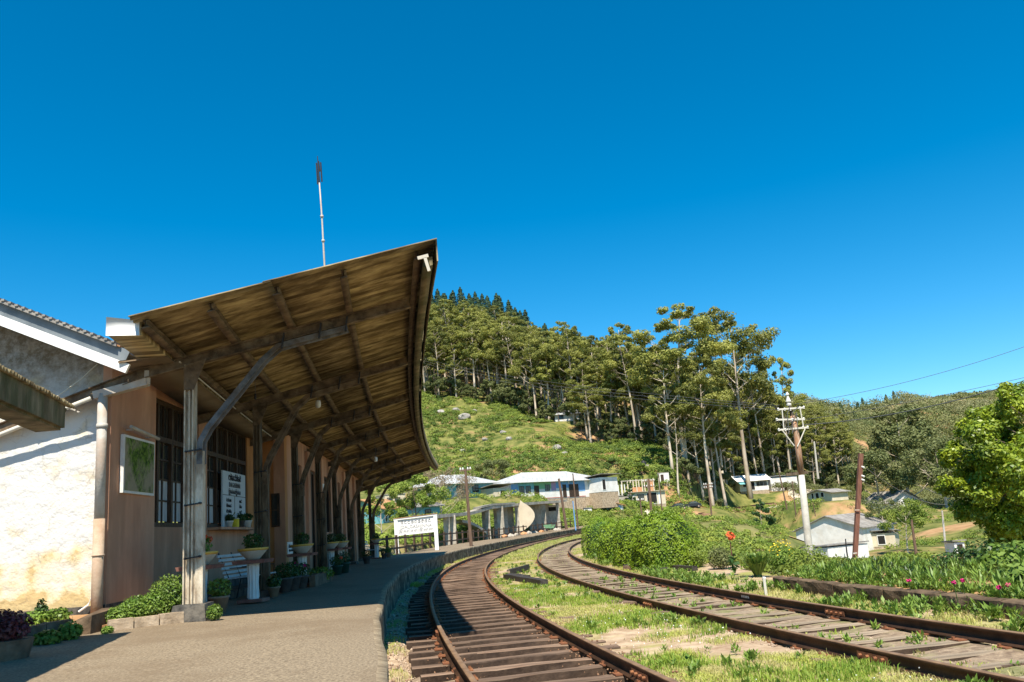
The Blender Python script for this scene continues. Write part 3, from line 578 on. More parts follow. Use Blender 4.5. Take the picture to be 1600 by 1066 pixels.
# gable wall as a lumpy sheet over a solid wall
from mathutils import noise as mn
gx = np.linspace(-15.0, -6.60, 150); gz = np.linspace(PZ-.1, 8.0, 120)
def roof_z(X, Y): return 4.324-.4637*(X+5.96) if X > -10.6 else 6.476+.4637*(X+10.6)
vv = []
for x in gx:
    for z in gz:
        zz = min(z, roof_z(x, 13.2)+.12)
        d = mn.noise(Vector((x*4, 0, z*6)))*.010+mn.noise(Vector((x*11, 3, z*17)))*.007+max(0, mn.noise(Vector((x*5, 7, z*9)))-.15)*.02
        vv.append((x, 13.24-d, zz))
nz = len(gz); i = np.arange(len(gx)-1)[:, None]*nz; k = np.arange(nz-1)[None]
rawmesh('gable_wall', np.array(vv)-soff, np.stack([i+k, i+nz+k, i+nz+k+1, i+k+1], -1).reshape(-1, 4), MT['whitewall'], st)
b = MB(); b.box(-15, -6.72, 13.27, 13.5, PZ-.1, 4.5); b.build('end_wall_core', MT['pink'], st)
b = MB(); b.box(-8.2, -6.68, 13.10, 13.18, PZ-.1, .86); b.build('plinth', MT['block'], st)
def wallrun(pts, z0, z1, th, m, name):   # plan polyline wall
    b = MB()
    for (x0, y0), (x1, y1) in zip(pts[:-1], pts[1:]):
        d = np.array([x1-x0, y1-y0]); d /= np.linalg.norm(d); n = np.array([-d[1], d[0]])*th
        b.hexa([(x0, y0, z0), (x0+n[0], y0+n[1], z0), (x1+n[0], y1+n[1], z0), (x1, y1, z0), (x0, y0, z1), (x0+n[0], y0+n[1], z1), (x1+n[0], y1+n[1], z1), (x1, y1, z1)])
    return b.build(name, m, st)
WT = 4.62
wallrun([(FX(13.1), 13.1), (FX(15.0), 15.0)], FL-.1, WT, .14, MT['pink'], 'corner_panel')
wallrun([(FX(13.1)+.004, 13.09), (FX(15.0)+.004, 15.004)], FL-.1, FL+.32, .15, MT['block'], 'plinth')
WX = lambda Y: FX(Y)-.2
def wrun(y0, y1, z0, z1, m, name, out=0): return wallrun([(WX(y0)+out, y0), (WX(y1)+out, y1)], z0, z1, .3, m, name)
SILL = 2.05
wrun(15.0, 23.2, FL-.1, SILL, MT['pink'], 'wall_below_windows'); wrun(15.0, 23.2, 4.46, WT, MT['pink'], 'wall_head')
wrun(18.02, 18.6, SILL, 4.46, MT['pink'], 'wall_pier'); wrun(21.95, 23.2, SILL, 4.46, MT['orange'], 'wall_pier')
wrun(15.02, 23.2, FL-.1, FL+.30, MT['block'], 'plinth', .006)
b = MB(); b.hexa([(WX(17.2), 17.2, FL-.05), (WX(17.2)+.75, 17.2, FL-.05), (WX(22.9)+.75, 22.9, FL-.05), (WX(22.9), 22.9, FL-.05), (WX(17.2), 17.2, FL+.14), (WX(17.2)+.75, 17.2, FL+.14), (WX(22.9)+.75, 22.9, FL+.14), (WX(22.9), 22.9, FL+.14)]); b.build('step', MT['block'], st)
def window(y0, y1, z0, z1, nl, palez):
    X0 = lambda y, o=0: WX(y)-.10+o
    fr = MB(); w_ = .07
    def bar(ya, za, yb, zb_, w=.07, d=.10): fr.bar((X0(ya), ya, za), (X0(yb), yb, zb_), w if abs(za-zb_) < 1e-6 else d, d if abs(za-zb_) > 1e-6 else w) if False else fr.bar((X0(ya), ya, za), (X0(yb), yb, zb_), d if abs(za-zb_) > .001 else d, w, up=(0, 1, 0) if abs(za-zb_) > .001 else (0, 0, 1))
    bar(y0, z0+.04, y1, z0+.04, .09, .16); bar(y0, z1-.04, y1, z1-.04, .09, .14); zt2 = z1-.75; bar(y0, zt2, y1, zt2, .10, .13)
    n = nl
    for i in range(n+1):
        y = y0+(y1-y0)*i/n; bar(y+.001, z0, y+.001, z1, .085, .13)
    f = fr.build('window', MT['darkwood'], st)
    for i in range(n):
        ya = y0+(y1-y0)*i/n+.06; yb = y0+(y1-y0)*(i+1)/n-.06; ym = (ya+yb)/2
        def pane(ya_, yb_, za, zb_, m, o=-.01):
            b = MB(); b.quad((X0(ya_, o), ya_, za), (X0(yb_, o), yb_, za), (X0(yb_, o), yb_, zb_), (X0(ya_, o), ya_, zb_)); b.build('pane', m, f)
        for (a, c) in ((ya, ym-.015), (ym+.015, yb)):
            zs = [z0+.1, z0+.5, z0+.9, z0+1.28, zt2-.06] if True else []
            for q in range(4):
                zz0, zz1 = zs[q]+.015, zs[q+1]-.015
                if zz1 > zz0: pane(a, c, zz0, zz1, MT['curtain'] if zz1 < palez else MT['glass'])
            pane(a, c, zt2+.07, z1-.1, MT['glass'])
        g = MB()
        g.bar((X0(ym), ym, z0+.05), (X0(ym), ym, z1-.05), .03, .035, up=(0, 1, 0))
        for z in (z0+.5, z0+.9, z0+1.28): g.bar((X0(ya), ya, z), (X0(yb), yb, z), .03, .03)
        for yv in np.linspace(ya, yb, 5): g.bar((X0(yv, .02), yv, zt2+.06), (X0(yv, .02), yv, z1-.08), .015, .015, up=(0, 1, 0))
        g.build('glazing_bars', MT['darkwood'], f)
window(15.02, 18.02, SILL, 4.46, 4, SILL+.95); window(18.6, 21.95, SILL, 4.46, 4, SILL+.95)
# projecting bay and the rest of the front
BX = lambda Y: -6.58-.088*(Y-23.2)
wallrun([(BX(23.2), 23.2), (WX(23.2)-.3, 23.21)], FL-.1, WT, -.25, MT['orange'], 'bay_end_wall')
b = MB(); b.box(-6.94, -6.72, 23.13, 23.2, 2.05, 2.95); f_ = b.build('meter_box', MT['darkwood'], st)
b = MB(); b.box(-6.92, -6.78, 23.12, 23.135, 2.1, 2.48); b.box(-6.92, -6.78, 23.12, 23.135, 2.52, 2.9); b.build('pane', MT['glass'], f_)
openings = [(24.3, 25.9, 2.0, 'w'), (27.2, 28.7, FL, 'd'), (30.2, 32.2, 1.9, 'w'), (33.4, 34.9, FL, 'd'), (36.4, 38.2, 1.9, 'w')]
yc = 23.2
for (ya, yb, zs, kd) in openings:
    wallrun([(BX(yc), yc), (BX(ya), ya)], FL-.1, WT, .3, MT['pink'], 'front_wall')
    wallrun([(BX(ya), ya), (BX(yb), yb)], 3.9, WT, .3, MT['pink'], 'front_wall')
    if zs > FL+.1: wallrun([(BX(ya), ya), (BX(yb), yb)], FL-.1, zs, .3, MT['pink'], 'front_wall')
    b = MB(); b.bar((BX(ya)-.12, ya+.04, zs), (BX(ya)-.12, ya+.04, 3.9), .08, .1, up=(0, 1, 0)); b.bar((BX(yb)-.12, yb-.04, zs), (BX(yb)-.12, yb-.04, 3.9), .08, .1, up=(0, 1, 0)); b.bar((BX(ya)-.12, ya, 3.86), (BX(yb)-.12, yb, 3.86), .1, .08); b.bar((BX((ya+yb)/2)-.12, (ya+yb)/2, zs), (BX((ya+yb)/2)-.12, (ya+yb)/2, 3.9), .06, .1, up=(0, 1, 0))
    wf = b.build('door' if kd == 'd' else 'window', MT['darkwood'], st)
    b = MB(); b.quad((BX(ya)-.13, ya, zs), (BX(yb)-.13, yb, zs), (BX(yb)-.13, yb, 3.9), (BX(ya)-.13, ya, 3.9)); b.build('door_leaf' if kd == 'd' else 'pane', MT['darkwood'] if kd == 'd' else MT['glass'], wf)
    yc = yb
wallrun([(BX(yc), yc), (BX(42.0), 42.0)], FL-.1, WT, .3, MT['pink'], 'front_wall'); wallrun([(BX(42.0), 42.0), (BX(42)-8, 42.0)], FL-.1, 5.2, -.3, MT['pink'], 'far_end_wall')
for yq in (26.5, 29.4, 33.0, 35.6, 39.4):
    b = MB(); b.hexa([(BX(yq)-.02, yq, FL-.05), (BX(yq)+.10, yq, FL-.05), (BX(yq)+.10, yq+.3, FL-.05), (BX(yq)-.02, yq+.3, FL-.05), (BX(yq)-.02, yq, 4.4), (BX(yq)+.10, yq, 4.4), (BX(yq)+.10, yq+.3, 4.4), (BX(yq)-.02, yq+.3, 4.4)]); b.build('pilaster', MT['pink'], st)
# roof and boards
def roofpt(x, y, dz=0): return (x-.07*(y-12.7), y, roof_z(x, 0)+dz)
b = MB()
for (xa, xb) in ((-6.15, -10.6), (-10.6, -16)):
    ys = 12.52, 43.0
    b.hexa([roofpt(xa, ys[0], .33), roofpt(xa, ys[1], .33), roofpt(xb, ys[1], .33), roofpt(xb, ys[0], .33), roofpt(xa, ys[0], .37), roofpt(xa, ys[1], .37), roofpt(xb, ys[1], .37), roofpt(xb, ys[0], .37)])
b.build('main_roof', MT['greyroof'], st)
rr = MB(); x = -6.2
while x > -10.5:   # corrugation ends along the verge
    rr.bar(roofpt(x, 12.50, .385), roofpt(x, 12.9, .385), .05, .03); x -= .11
rr.build('roof_ridges', MT['greyroof'], st)
b = MB()
b.bar(roofpt(-6.0, 12.62, .24), roofpt(-10.55, 12.62, .24), .04, .20); b.build('verge_panel', MT['grey'], st)
b = MB()
b.bar(roofpt(-5.97, 12.56, .05), roofpt(-10.55, 12.56, .05), .05, .15); b.build('bargeboard', MT['bwhite'], st)
b = MB(); b.bar(roofpt(-6.1, 12.60, .36), roofpt(-10.55, 12.60, .36), .09, .025); b.build('roof_edge_strip', MT['rustroof'], st)
# rainwater pipe, gutter run, wires on the end wall
b = MB(); xp, yp = -6.55, 12.98
b.tube([(xp, yp, 4.1), (xp, yp, 2.15)], .075, 12); b.tube([(xp, yp, 3.62), (xp, yp, 3.55)], .085, 12); b.build('drainpipe', MT['pipe'], st, smooth=True)
b = MB(); b.tube([(xp, yp, 2.15), (xp, yp, FL-.05)], .082, 12); b.tube([(xp, yp, 1.62), (xp, yp, 1.59)], .092, 12); b.build('lower_drainpipe', MT['pipelow'], st, smooth=True)
b = MB(); b.bar((-6.68, 12.98, 4.08), (-5.85, 13.0, 4.24), .14, .12); b.tube([(-5.86, 13.0, 4.2), (-5.86, 13.0, 4.42)], .05, 8); b.build('gutter_box', MT['pipe'], st)
b = MB(); b.tube([(-9.6, 13.06, 3.18), (-8.18, 13.0, 3.58), (-6.7, 12.9, 4.03)], .035, 8); b.build('wall_pipe', MT['conduit'], st, smooth=True)
b = MB(); b.tube([(-6.72, 13.1, 4.62), (-6.95, 13.05, 4.38), (-7.3, 13.0, 4.12), (-7.7, 12.95, 3.9)], .010, 5); b.build('loose_wire', MT['conduit'], st)
b = MB(); b.tube([(-6.66, 13.06, 2.2), (-6.67, 13.06, 1.0), (-6.71, 13.03, .88), (-6.83, 13.0, .80)], .016, 6); b.build('thin_white_pipe', MT['bwhite'], st)
# poster with its lamp
po = thing('picture_frame', 'framed green nature picture on the salmon wall left of the first window', 'picture', (FX(14.1)+.02, 14.1, 2.58))
def onF(y, z, o): return (FX(y)+o, y, z)
b = MB(); b.hexa([onF(13.46, 2.56, .01), onF(13.46, 2.56, .07), onF(14.78, 2.56, .07), onF(14.78, 2.56, .01), onF(13.46, 3.50, .01), onF(13.46, 3.50, .07), onF(14.78, 3.50, .07), onF(14.78, 3.50, .01)]); b.build('frame', MT['white'], po)
mpic = mat('printed_green_picture', (0.01, 0.035, 0.008), (0.17, 0.27, 0.04), 16, 0.7, c3=(0.36, 0.30, 0.22), s3=2.2, amt3=0.8, spec=.1)
b = MB(); b.quad(onF(13.50, 2.60, .075), onF(14.74, 2.60, .075), onF(14.74, 3.46, .075), onF(13.50, 3.46, .075)); b.build('print', mpic, po)
b = MB(); b.tube([onF(13.5, 3.62, .16), onF(14.72, 3.55, .16)], .028, 8); b.bar(onF(13.7, 3.6, 0), onF(13.7, 3.6, .15), .02, .02); b.bar(onF(14.5, 3.56, 0), onF(14.5, 3.56, .15), .02, .02); b.build('picture_lamp', MT['pipe'], po)
# notice board on the sill
nb_ = thing('notice_board', 'pale blue station notice board with three scripts standing on the window sill', 'notice board', (WX(20.5)+.02, 20.5, SILL))
Wp = lambda y, z, o: (WX(y)+o, y, z)
b = MB(); b.hexa([Wp(19.5, SILL, .04), Wp(19.5, SILL, .075), Wp(21.45, SILL, .075), Wp(21.45, SILL, .04), Wp(19.5, 3.36, .04), Wp(19.5, 3.36, .075), Wp(21.45, 3.36, .075), Wp(21.45, 3.36, .04)]); b.build('board', MT['bluewhite'], nb_)
b = MB(); b.bar(Wp(19.5, 2.80, .08), Wp(21.45, 2.80, .08), .004, .012); b.bar(Wp(20.48, SILL, .08), Wp(20.48, 2.80, .08), .012, .004, up=(1, 0, 0)); b.build('ruled_lines', MT['ink'], nb_)
rz_ = (math.pi/2, 0, math.pi/2+.06)
o0 = np.array(nb_.location)
def nbl(txt, size, y, z, sx=1.0, m=None):
    p = np.array(Wp(y, z, .082))-o0; return letters(txt, size, m or MT['ink'], nb_, p, rz_, sx=sx)
def squiggle(parent, origin, ux, uz, W_, H_, n, m, seed, depth=.004, name='lettering'):
    """rounded Sinhala-like letter strokes: loops with small curls"""
    rg = np.random.default_rng(seed); b = MB(); cw = W_/n; o = np.array(origin, float); ux = np.array(ux, float); uz = np.array(uz, float)
    for i in range(n):
        cx = (i+.5)*cw-W_/2; r = cw*.36; ky = H_*.33
        a0 = rg.uniform(.2, 1.2); pts = []
        for t in np.linspace(a0, a0+2*math.pi*rg.uniform(.7, .95), 9): pts.append((cx+r*math.cos(t), ky*math.sin(t)))
        if rg.random() < .6: pts += [(cx+r*.2, 0), (cx, ky*.4)]
        if rg.random() < .5: pts = [(cx-r*.3, ky*1.7), (cx+r*.6, ky*1.45)]+pts
        b.tube([o+ux*x+uz*z for x, z in pts], H_*.07, 4)
    return b.build(name, m, parent)
uy = np.array([-.06, 1, 0]); uy = uy/np.linalg.norm(uy)
squiggle(nb_, Wp(20.48, 3.22, .083), uy, (0, 0, 1), 1.05, .17, 8, MT['ink'], 3)
nbl('IDALGASHINNA', .165, 20.48, 3.05, .82); nbl('இதல்கஸ்இன்ன', .15, 20.48, 2.89, .8)
for r_, z in enumerate((2.68, 2.55, 2.42)):
    squiggle(nb_, Wp(19.98, z, .083), uy, (0, 0, 1), .42, .09, 6, MT['ink'], 10+r_); squiggle(nb_, Wp(20.98, z, .083), uy, (0, 0, 1), .22, .09, 3, MT['ink'], 20+r_)
# small sign on the bay front, red column of letters
sg = thing('small_sign', 'small white sign on the pale pilaster of the bay', 'sign', (BX(23.7)+.02, 23.7, 1.35))
b = MB(); b.hexa([(BX(23.3)+.004, 23.3, 1.30), (BX(23.3)+.03, 23.3, 1.30), (BX(24.2)+.03, 24.2, 1.30), (BX(24.2)+.004, 24.2, 1.30), (BX(23.3)+.004, 23.3, 1.62), (BX(23.3)+.03, 23.3, 1.62), (BX(24.2)+.03, 24.2, 1.62), (BX(24.2)+.004, 24.2, 1.62)]); b.build('board', MT['white'], sg)
squiggle(sg, (BX(23.75)+.036, 23.75, 1.50), (-.088, .996, 0), (0, 0, 1), .7, .1, 7, MT['ink'], 31); squiggle(sg, (BX(23.75)+.036, 23.75, 1.39), (-.088, .996, 0), (0, 0, 1), .6, .08, 6, MT['ink'], 32)
vs_ = thing('vertical_sign', 'narrow white sign with red letters reading downward on the station front', 'sign', (BX(29.5)+.12, 29.5, 2.2))
b = MB(); b.box(BX(29.55)+.105, BX(29.55)+.125, 29.42, 29.68, 2.05, 3.55); b.build('board', MT['white'], vs_)
squiggle(vs_, (BX(29.55)+.13, 29.55, 2.8), (0, 0, 1), (0, 1, 0), 1.3, .2, 7, MT['redink'], 40)
# antenna mast behind the roof
am = thing('antenna_mast', 'thin steel antenna mast rising above the canopy roof', 'mast', P(509, 480, 17.0)*[1, 1, 0]+[0, 0, 5.3]); pb_ = P(508, 432, 17.0); pm = P(503, 340, 17.0); pt_ = P(499, 285, 17.0); ptt = P(496, 244, 17.0); px0 = pb_-(pm-pb_)*.55
b = MB(); b.tube([px0, pb_, pm, pt_], [.024, .021, .018, .014], 8); b.tube([pm, pm+(0, 0, .05)], .034, 8); b.tube([P(505, 378, 17), P(505, 375, 17)], .036, 8); b.build('pole', MT['pipe'], am, smooth=True)
b = MB(); b.tube([pt_, ptt], [.02, .008], 6)
for (xa, ya_, yb_) in ((494.5, 255, 288), (501, 254, 284), (497.5, 252, 268)): b.tube([P(xa, ya_, 17), P(xa+2, yb_, 17)], .017, 6)
b.build('antenna_elements', MT['blackiron'], am)
# lean-to roof at the left edge
pr_ = thing('lean_to_roof', 'mossy lean-to roof with ragged corrugated edge at the left', 'roof', (-6.5, 7, PZ))
b = MB(); ea, eb = np.array([-3.36, 1.1, 3.25]), np.array([-5.476, 9.9, 3.245])
b.bar(ea, eb, .05, .27); b.bar(eb+[0, 0, 0], eb+[-2.4, -.5, .90], .05, .22); b.build('fascia', MT['mossfascia'], pr_)
b = MB(); b.hexa([ea+[-.02, 0, -.16], eb+[-.02, 0, -.16], eb+[-.32, 0, -.16], ea+[-.32, 0, -.16], ea+[-.02, 0, -.135], eb+[-.02, 0, -.135], eb+[-.32, 0, -.135], ea+[-.32, 0, -.135]]); b.build('eave_board', MT['mossfascia'], pr_)
d = (eb-ea)/np.linalg.norm(eb-ea); Ln = np.linalg.norm(eb-ea)+.25; ns_ = int(Ln/.018); rows = []
for i in range(ns_+1):
    s_ = Ln*i/ns_; w_ = .022*math.cos(s_/.085*2*math.pi); jg = .02*mn.noise(Vector((s_*3, 0, 0)))+(.03*max(0, mn.noise(Vector((s_*9, 5, 0)))))
    rows += [ea+d*s_+[.07+jg, 0, .155+w_], ea+d*s_+[-4.2, -.9, 1.6+w_]]
i = np.arange(ns_)[:, None]*2; rawmesh('corrugated_sheet', np.array(rows)-np.array([-6.5, 7, PZ]), np.concatenate([i, i+2, i+3, i+1], 1), MT['asbestos'], pr_).modifiers.new('t', 'SOLIDIFY').thickness = .012
b = MB(); [b.box(x-.07, x+.07, y-.07, y+.07, PZ, z) for x, y, z in ((-6.9, 2.0, 4.05), (-7.0, 6.2, 4.1), (-7.5, 9.6, 4.2))]; b.build('support_posts', MT['mossfascia'], pr_)
# ------------------------------------------------------------------ platform sign, furniture
sgn = thing('station_name_board', 'white wooden station name board on two posts in front of the dark fence', 'sign', (-6.6, 56, PZ+.05))
A = G(621, 864, PZ+.06); B = G(683, 859, PZ+.06); zt0 = A[2]
d = (B-A); d[2] = 0; Ls = np.linalg.norm(d); d /= Ls; nrm = np.array([d[1], -d[0], 0])
b = MB(); b.bar(A+[0, 0, -.05], A+[0, 0, 2.12], .24, .2, up=nrm); b.build('post', MT['bwhite'], sgn)
b = MB(); b.bar(B+[0, 0, -.05], B+[0, 0, 2.30], .24, .2, up=nrm); b.build('post', MT['bwhite'], sgn)
b = MB(); b.bar(A+[0, 0, 2.10]-d*.15, B+[0, 0, 2.22]+d*.12, .22, .10); b.bar(A+[0, 0, 1.10], B+[0, 0, 1.17], .12, .08); b.build('rails', MT['bwhite'], sgn)
b = MB(); b.bar(A+[0, 0, 1.57]+d*.12, B+[0, 0, 1.66]-d*.12, .05, .95); b.build('board', MT['bwhite'], sgn)
b = MB(); b.bar(A+[0, 0, 2.17]-d*.17, B+[0, 0, 2.29]+d*.14, .28, .03); b.build('cap_board', MT['rustroof'], sgn)
mid = (A+B)/2+nrm*.04; mgrey = mat('faded_lettering', (0.38, 0.36, 0.34), None, rough=.8)
squiggle(sgn, mid+[0, 0, 1.88], d, (0, 0, 1), Ls*.78, .22, 9, mgrey, 51)
rot = (math.pi/2, 0, math.atan2(d[1], d[0])); so_ = np.array(sgn.location)
letters('IDALGASHINNA', .30, mgrey, sgn, mid+[0, 0, 1.58]-so_, rot, sx=.95); letters('இதல்கஸ்இன்ன', .26, mgrey, sgn, mid+[0, 0, 1.32]-so_, rot)
# fence
fe = thing('wooden_fence', 'dark post and rail fence along the back of the platform', 'fence', (-7.5, 47, PZ)); 
FYs = step_Y(45.6, 134, 2.7, X1); pf, nf, tf = frame(X1, FYs); fp = pf+nf*(EO-3.45); pbx = None; rg = np.random.default_rng(5)
for j in range(len(FYs)):
    z = PZ+float(zt(FYs[j])); h = 1.02+rg.uniform(-.06, .06); lean = rg.uniform(-.03, .03)
    b = MB(); b.box(-.07, .07, -.07, .07, -.25, h+.12); o = b.build('fence_post', MT['fence'], fe, world=False) if pbx is None else pbx.copy()
    if pbx is None: pbx = o
    else: COL.objects.link(o)
    o.parent = fe; o.location = (fp[j][0]+7.5, fp[j][1]-47, z-PZ); o.rotation_euler = (lean, lean*.7, math.atan2(nf[j][1], nf[j][0]))
for hgt in (.42, 1.0):
    for j in range(0, len(FYs)-1, 1):
        b = MB(); z0 = PZ+float(zt(FYs[j]))+hgt+rg.uniform(-.02, .02); z1 = PZ+float(zt(FYs[j+1]))+hgt; b.bar((*fp[j]+nf[j]*.09, z0), (*fp[j+1]+nf[j+1]*.09, z1), .05, .11); b.build('fence_rail', MT['fence'], fe)
# potted plants
def foliage(name, parent, m, c, r, n, L, W, stems=4, up=.5):
    v, f = clump(c, r, n, L, W, up); o = rawmesh(name, v, f, MT[m], parent); return o
def bowl_plant(loc, lab, s=1.0, m='plant', fl=None, pot=None, seed=0):
    t = thing('potted_plant', lab, 'potted plant', loc)
    b = MB()
    if pot == 'bowl':
        b.lathe([(.11, 0), (.13, .02), (.24*s, .14*s), (.27*s, .19*s), (.25*s, .2*s), (.1, .17*s)], seg=22); b.build('bowl', MT['cream'], t, world=False, smooth=True)
        b = MB(); b.lathe([(.262*s, .165*s), (.285*s, .19*s), (.285*s, .215*s), (.255*s, .215*s)], seg=22); b.build('rim', MT['yellowpaint'], t, world=False, smooth=True); hz = .21*s
    else:
        mm = {'green': 'greenpot', 'clay': 'clay', 'dark': 'darkpot', 'white': 'white'}[pot]; b.lathe([(.10*s, 0), (.145*s, .22*s), (.165*s, .225*s), (.165*s, .26*s), (.14*s, .26*s), (.12*s, .22*s)], seg=18); b.build('pot', MT[mm], t, world=False, smooth=True); hz = .25*s
    foliage('leaves', t, m, (0, 0, hz+.13*s), (.2*s, .2*s, .16*s), int(330*max(s, .6)), .06, .04)
    b = MB(); rg = np.random.default_rng(seed)
    for k in range(5): a = rg.uniform(0, 6.28); b.tube([(0, 0, hz-.04), (.06*math.cos(a), .06*math.sin(a), hz+.1), (.13*math.cos(a), .13*math.sin(a), hz+.2)], .006, 5)
    b.build('stems', MT['darkplant'], t, world=False)
    if fl:
        col, offs = fl
        for q in offs: v, f = clump(q, (.05, .05, .045), 40, .035, .035); rawmesh('flower', v, f, MT[col], t)
    return t
def pedestal(loc, lab, seed=0, s=1.0):
    t = thing('flower_stand', lab, 'flower stand', loc, rz=-.05, group=None); b = MB()
    b.box(-.24, .24, -.2, .2, 0, .055); b.build('base_slab', MT['maroon'], t, world=False)
    b = MB(); b.lathe([(.105, .055), (.10, .12), (.085, .3), (.095, .5), (.11, .66), (.13, .70)], seg=10); b.build('column', MT['white'], t, world=False)
    b = MB()
    for k in range(10): a = k*math.pi/5; b.tube([(.1*math.cos(a), .1*math.sin(a), .08), (.087*math.cos(a), .087*math.sin(a), .35), (.105*math.cos(a), .105*math.sin(a), .66)], .016, 5)
    b.build('flutes', MT['white'], t, world=False)
    b = MB(); b.hexa([(-.30, -.24, .70), (.30, -.24, .70), (.30, .24, .70), (-.30, .24, .70), (-.32, -.25, .765), (.32, -.25, .765), (.32, .25, .765), (-.32, .25, .765)]); b.build('top_slab', MT['maroon'], t, world=False)
    return t
peds = [((313, 936), 14.35, 'flower stand half hidden behind the nearest canopy post', 'bowl of orange geranium behind the nearest canopy post', 'plant', ('flowerred', [(.14, .05, .42), (.1, -.1, .46), (-.05, .1, .56)])),
        ((396, 935), 16.2, 'white fluted flower stand beside the slatted bench, nearest whole one', 'wide cream bowl with dark leaves on the stand beside the bench', 'darkplant', None),
        ((473, 905), 21.0, 'flower stand in front of the small white sign', 'wide cream bowl of leaves in front of the small white sign', 'darkplant', None),
        ((518, 895), 27.9, 'flower stand just past the fourth canopy post', 'cream bowl just past the fourth canopy post', 'darkplant', None),
        ((534, 888), 29.6, 'flower stand before the fifth canopy post', 'cream bowl before the fifth canopy post', 'darkplant', None),
        ((589, 872), 43.0, 'farthest flower stand near the end of the canopy', 'farthest cream bowl near the end of the canopy', 'darkplant', None)]
for j, (pp, Y, l1, l2, m, fl) in enumerate(peds):
    q = P(pp[0], pp[1], Y); q[2] = FL; pedestal(q, l1, j); bowl_plant(q+[0, 0, .767], l2, 1.0, m, fl, 'bowl', j)
def bench(loc, rz, lab):
    t = thing('slatted_bench', lab, 'bench', loc, rz)
    for k in range(6): b = MB(); x = -.0-.045*k*.55; b.bar((.02+.03*k, -.75+.03*math.sin(k*.6), .46+.082*k), (.02+.03*k, .75-.05*k*.0, .46+.082*k), .02, .05); b.build('back_slat', MT['benchpaint'], t, world=False)
    for k in range(5): b = MB(); b.bar((-.08-.095*k, -.75, .42+.004*k), (-.08-.095*k, .75, .42+.004*k), .06, .022); b.build('seat_slat', MT['benchpaint'], t, world=False)
    for y in (-.62, 0, .62):
        b = MB(); b.tube([(-.5, y, 0), (-.48, y, .41), (-.02, y, .41), (.2, y, .93)], .013, 6); b.tube([(.08, y, 0), (-.02, y, .41)], .013, 6); b.tube([(-.48, y, .41), (-.5, y, .62), (-.03, y, .62)], .010, 6); b.build('iron_frame', MT['blackiron'], t, world=False)
    return t
q = P(368, 930, 17.6); bench((q[0], q[1]+.3, FL+.14*0), math.pi-.06, 'white slatted bench with black iron frame below the notice board')
q = P(590, 868, 43.2); bench((q[0]-.7, q[1]+1.2, FL), math.pi, 'far white slatted bench at the end of the canopy')
# pots on the sill
for j, (Y, lab, pot, m, s) in enumerate([(19.75, 'white pot on the sill at the left of the notice board', 'white', 'darkplant', .55), (20.75, 'dark pot on the sill before the notice board', 'dark', 'darkplant', .6), (21.35, 'white pot on the sill at the right end of the notice board', 'white', 'darkplant', .65)]):
    bowl_plant((WX(Y)+.16, Y, SILL), lab, s, m, None, pot, 60+j)
b = MB(); b.hexa([(WX(18.6)-.02, 18.6, SILL-.06), (WX(18.6)+.30, 18.6, SILL-.06), (WX(22)+.30, 22, SILL-.06), (WX(22)-.02, 22, SILL-.06), (WX(18.6)-.02, 18.6, SILL-.005), (WX(18.6)+.30, 18.6, SILL-.005), (WX(22)+.30, 22, SILL-.005), (WX(22)-.02, 22, SILL-.005)]); b.build('window_sill', MT['pink'], st)
yb_ = thing('yellow_can', 'small yellow can between pots on the window sill', 'can', (WX(20.25)+.16, 20.25, SILL)); b = MB(); b.lathe([(.08, 0), (.085, .02), (.085, .2), (.075, .215), (.07, .2)], seg=16); b.build('can_body', MT['floweryel'], yb_, world=False)
b = MB(); b.lathe([(.087, .19), (.09, .2), (.087, .21)], seg=16); b.build('can_rim', MT['pipe'], yb_, world=False)
# floor pots under the canopy
fpots = [((343, 945), 14.1, 'clay pot of long green leaves at the foot of the nearest post', 'clay', 'plant', 1.3), ((428, 918), 17.2, 'dusty clay pot behind the second canopy post', 'clay', 'darkplant', 1.0),
         ((445, 912), 18.8, 'dark leafy pot left in the row before the third post', 'dark', 'darkplant', 1.5), ((458, 910), 19.3, 'second dark leafy pot in the row before the third post', 'dark', 'darkplant', 1.5), ((471, 908), 19.9, 'dark leafy pot with violet flowers by the third post', 'dark', 'darkplant', 1.4),
         ((527, 893), 26.0, 'dark green pot with a red flower past the fourth post', 'green', 'darkplant', 1.4), ((538, 890), 27.0, 'large dark green pot next to the brick planter', 'green', 'darkplant', 1.6), ((573, 878), 35.6, 'dark pot near the seventh canopy post', 'dark', 'darkplant', 1.4), ((600, 872), 41.8, 'dark pot at the sunny end of the canopy', 'dark', 'darkplant', 1.2), ((607, 870), 43.5, 'last small pot past the canopy', 'clay', 'plant', 1.2)]
for j, (pp, Y, lab, pot, m, s) in enumerate(fpots):
    q = P(pp[0], pp[1], Y); q[2] = FL-.003; fl = ('flowermag', [(.1, -.1, .5), (-.1, -.05, .55)]) if 'violet' in lab else (('flowerred', [(.15, -.1, .5)]) if 'red' in lab else None)
    bowl_plant(q, lab, s*.78, m, fl, pot, 80+j)
def planter(p0, p1, h, th, m, lab, plantm, plh, seed):
    p0 = np.array(p0, float); p1 = np.array(p1, float); t = thing('planter', lab, 'planter', p0); b = MB(); rg = np.random.default_rng(seed); n = max(2, int(np.linalg.norm(p1-p0)/.28)); d = (p1-p0)/n
    for i in range(n):
        j = rg.uniform(-.015, .015, 4); b = MB(); a = p0+d*i; e = a+d*.985; hh = h+j[0]; b.bar(a+[0, j[2], hh/2], e+[0, j[3], hh/2], th, hh); b.build('kerb_stone', MT[m], t)
    return t
pl1 = planter(P(168, 965, 12.25)*[1, 1, 0]+[0, 0, FL-.04], P(286, 957, 12.9)*[1, 1, 0]+[0, 0, FL-.04], .17, .12, 'kerb', 'crumbling pale planter kerb with bright green plants between drainpipe and post', 'plant', .4, 4)
o0 = np.array(pl1.location)
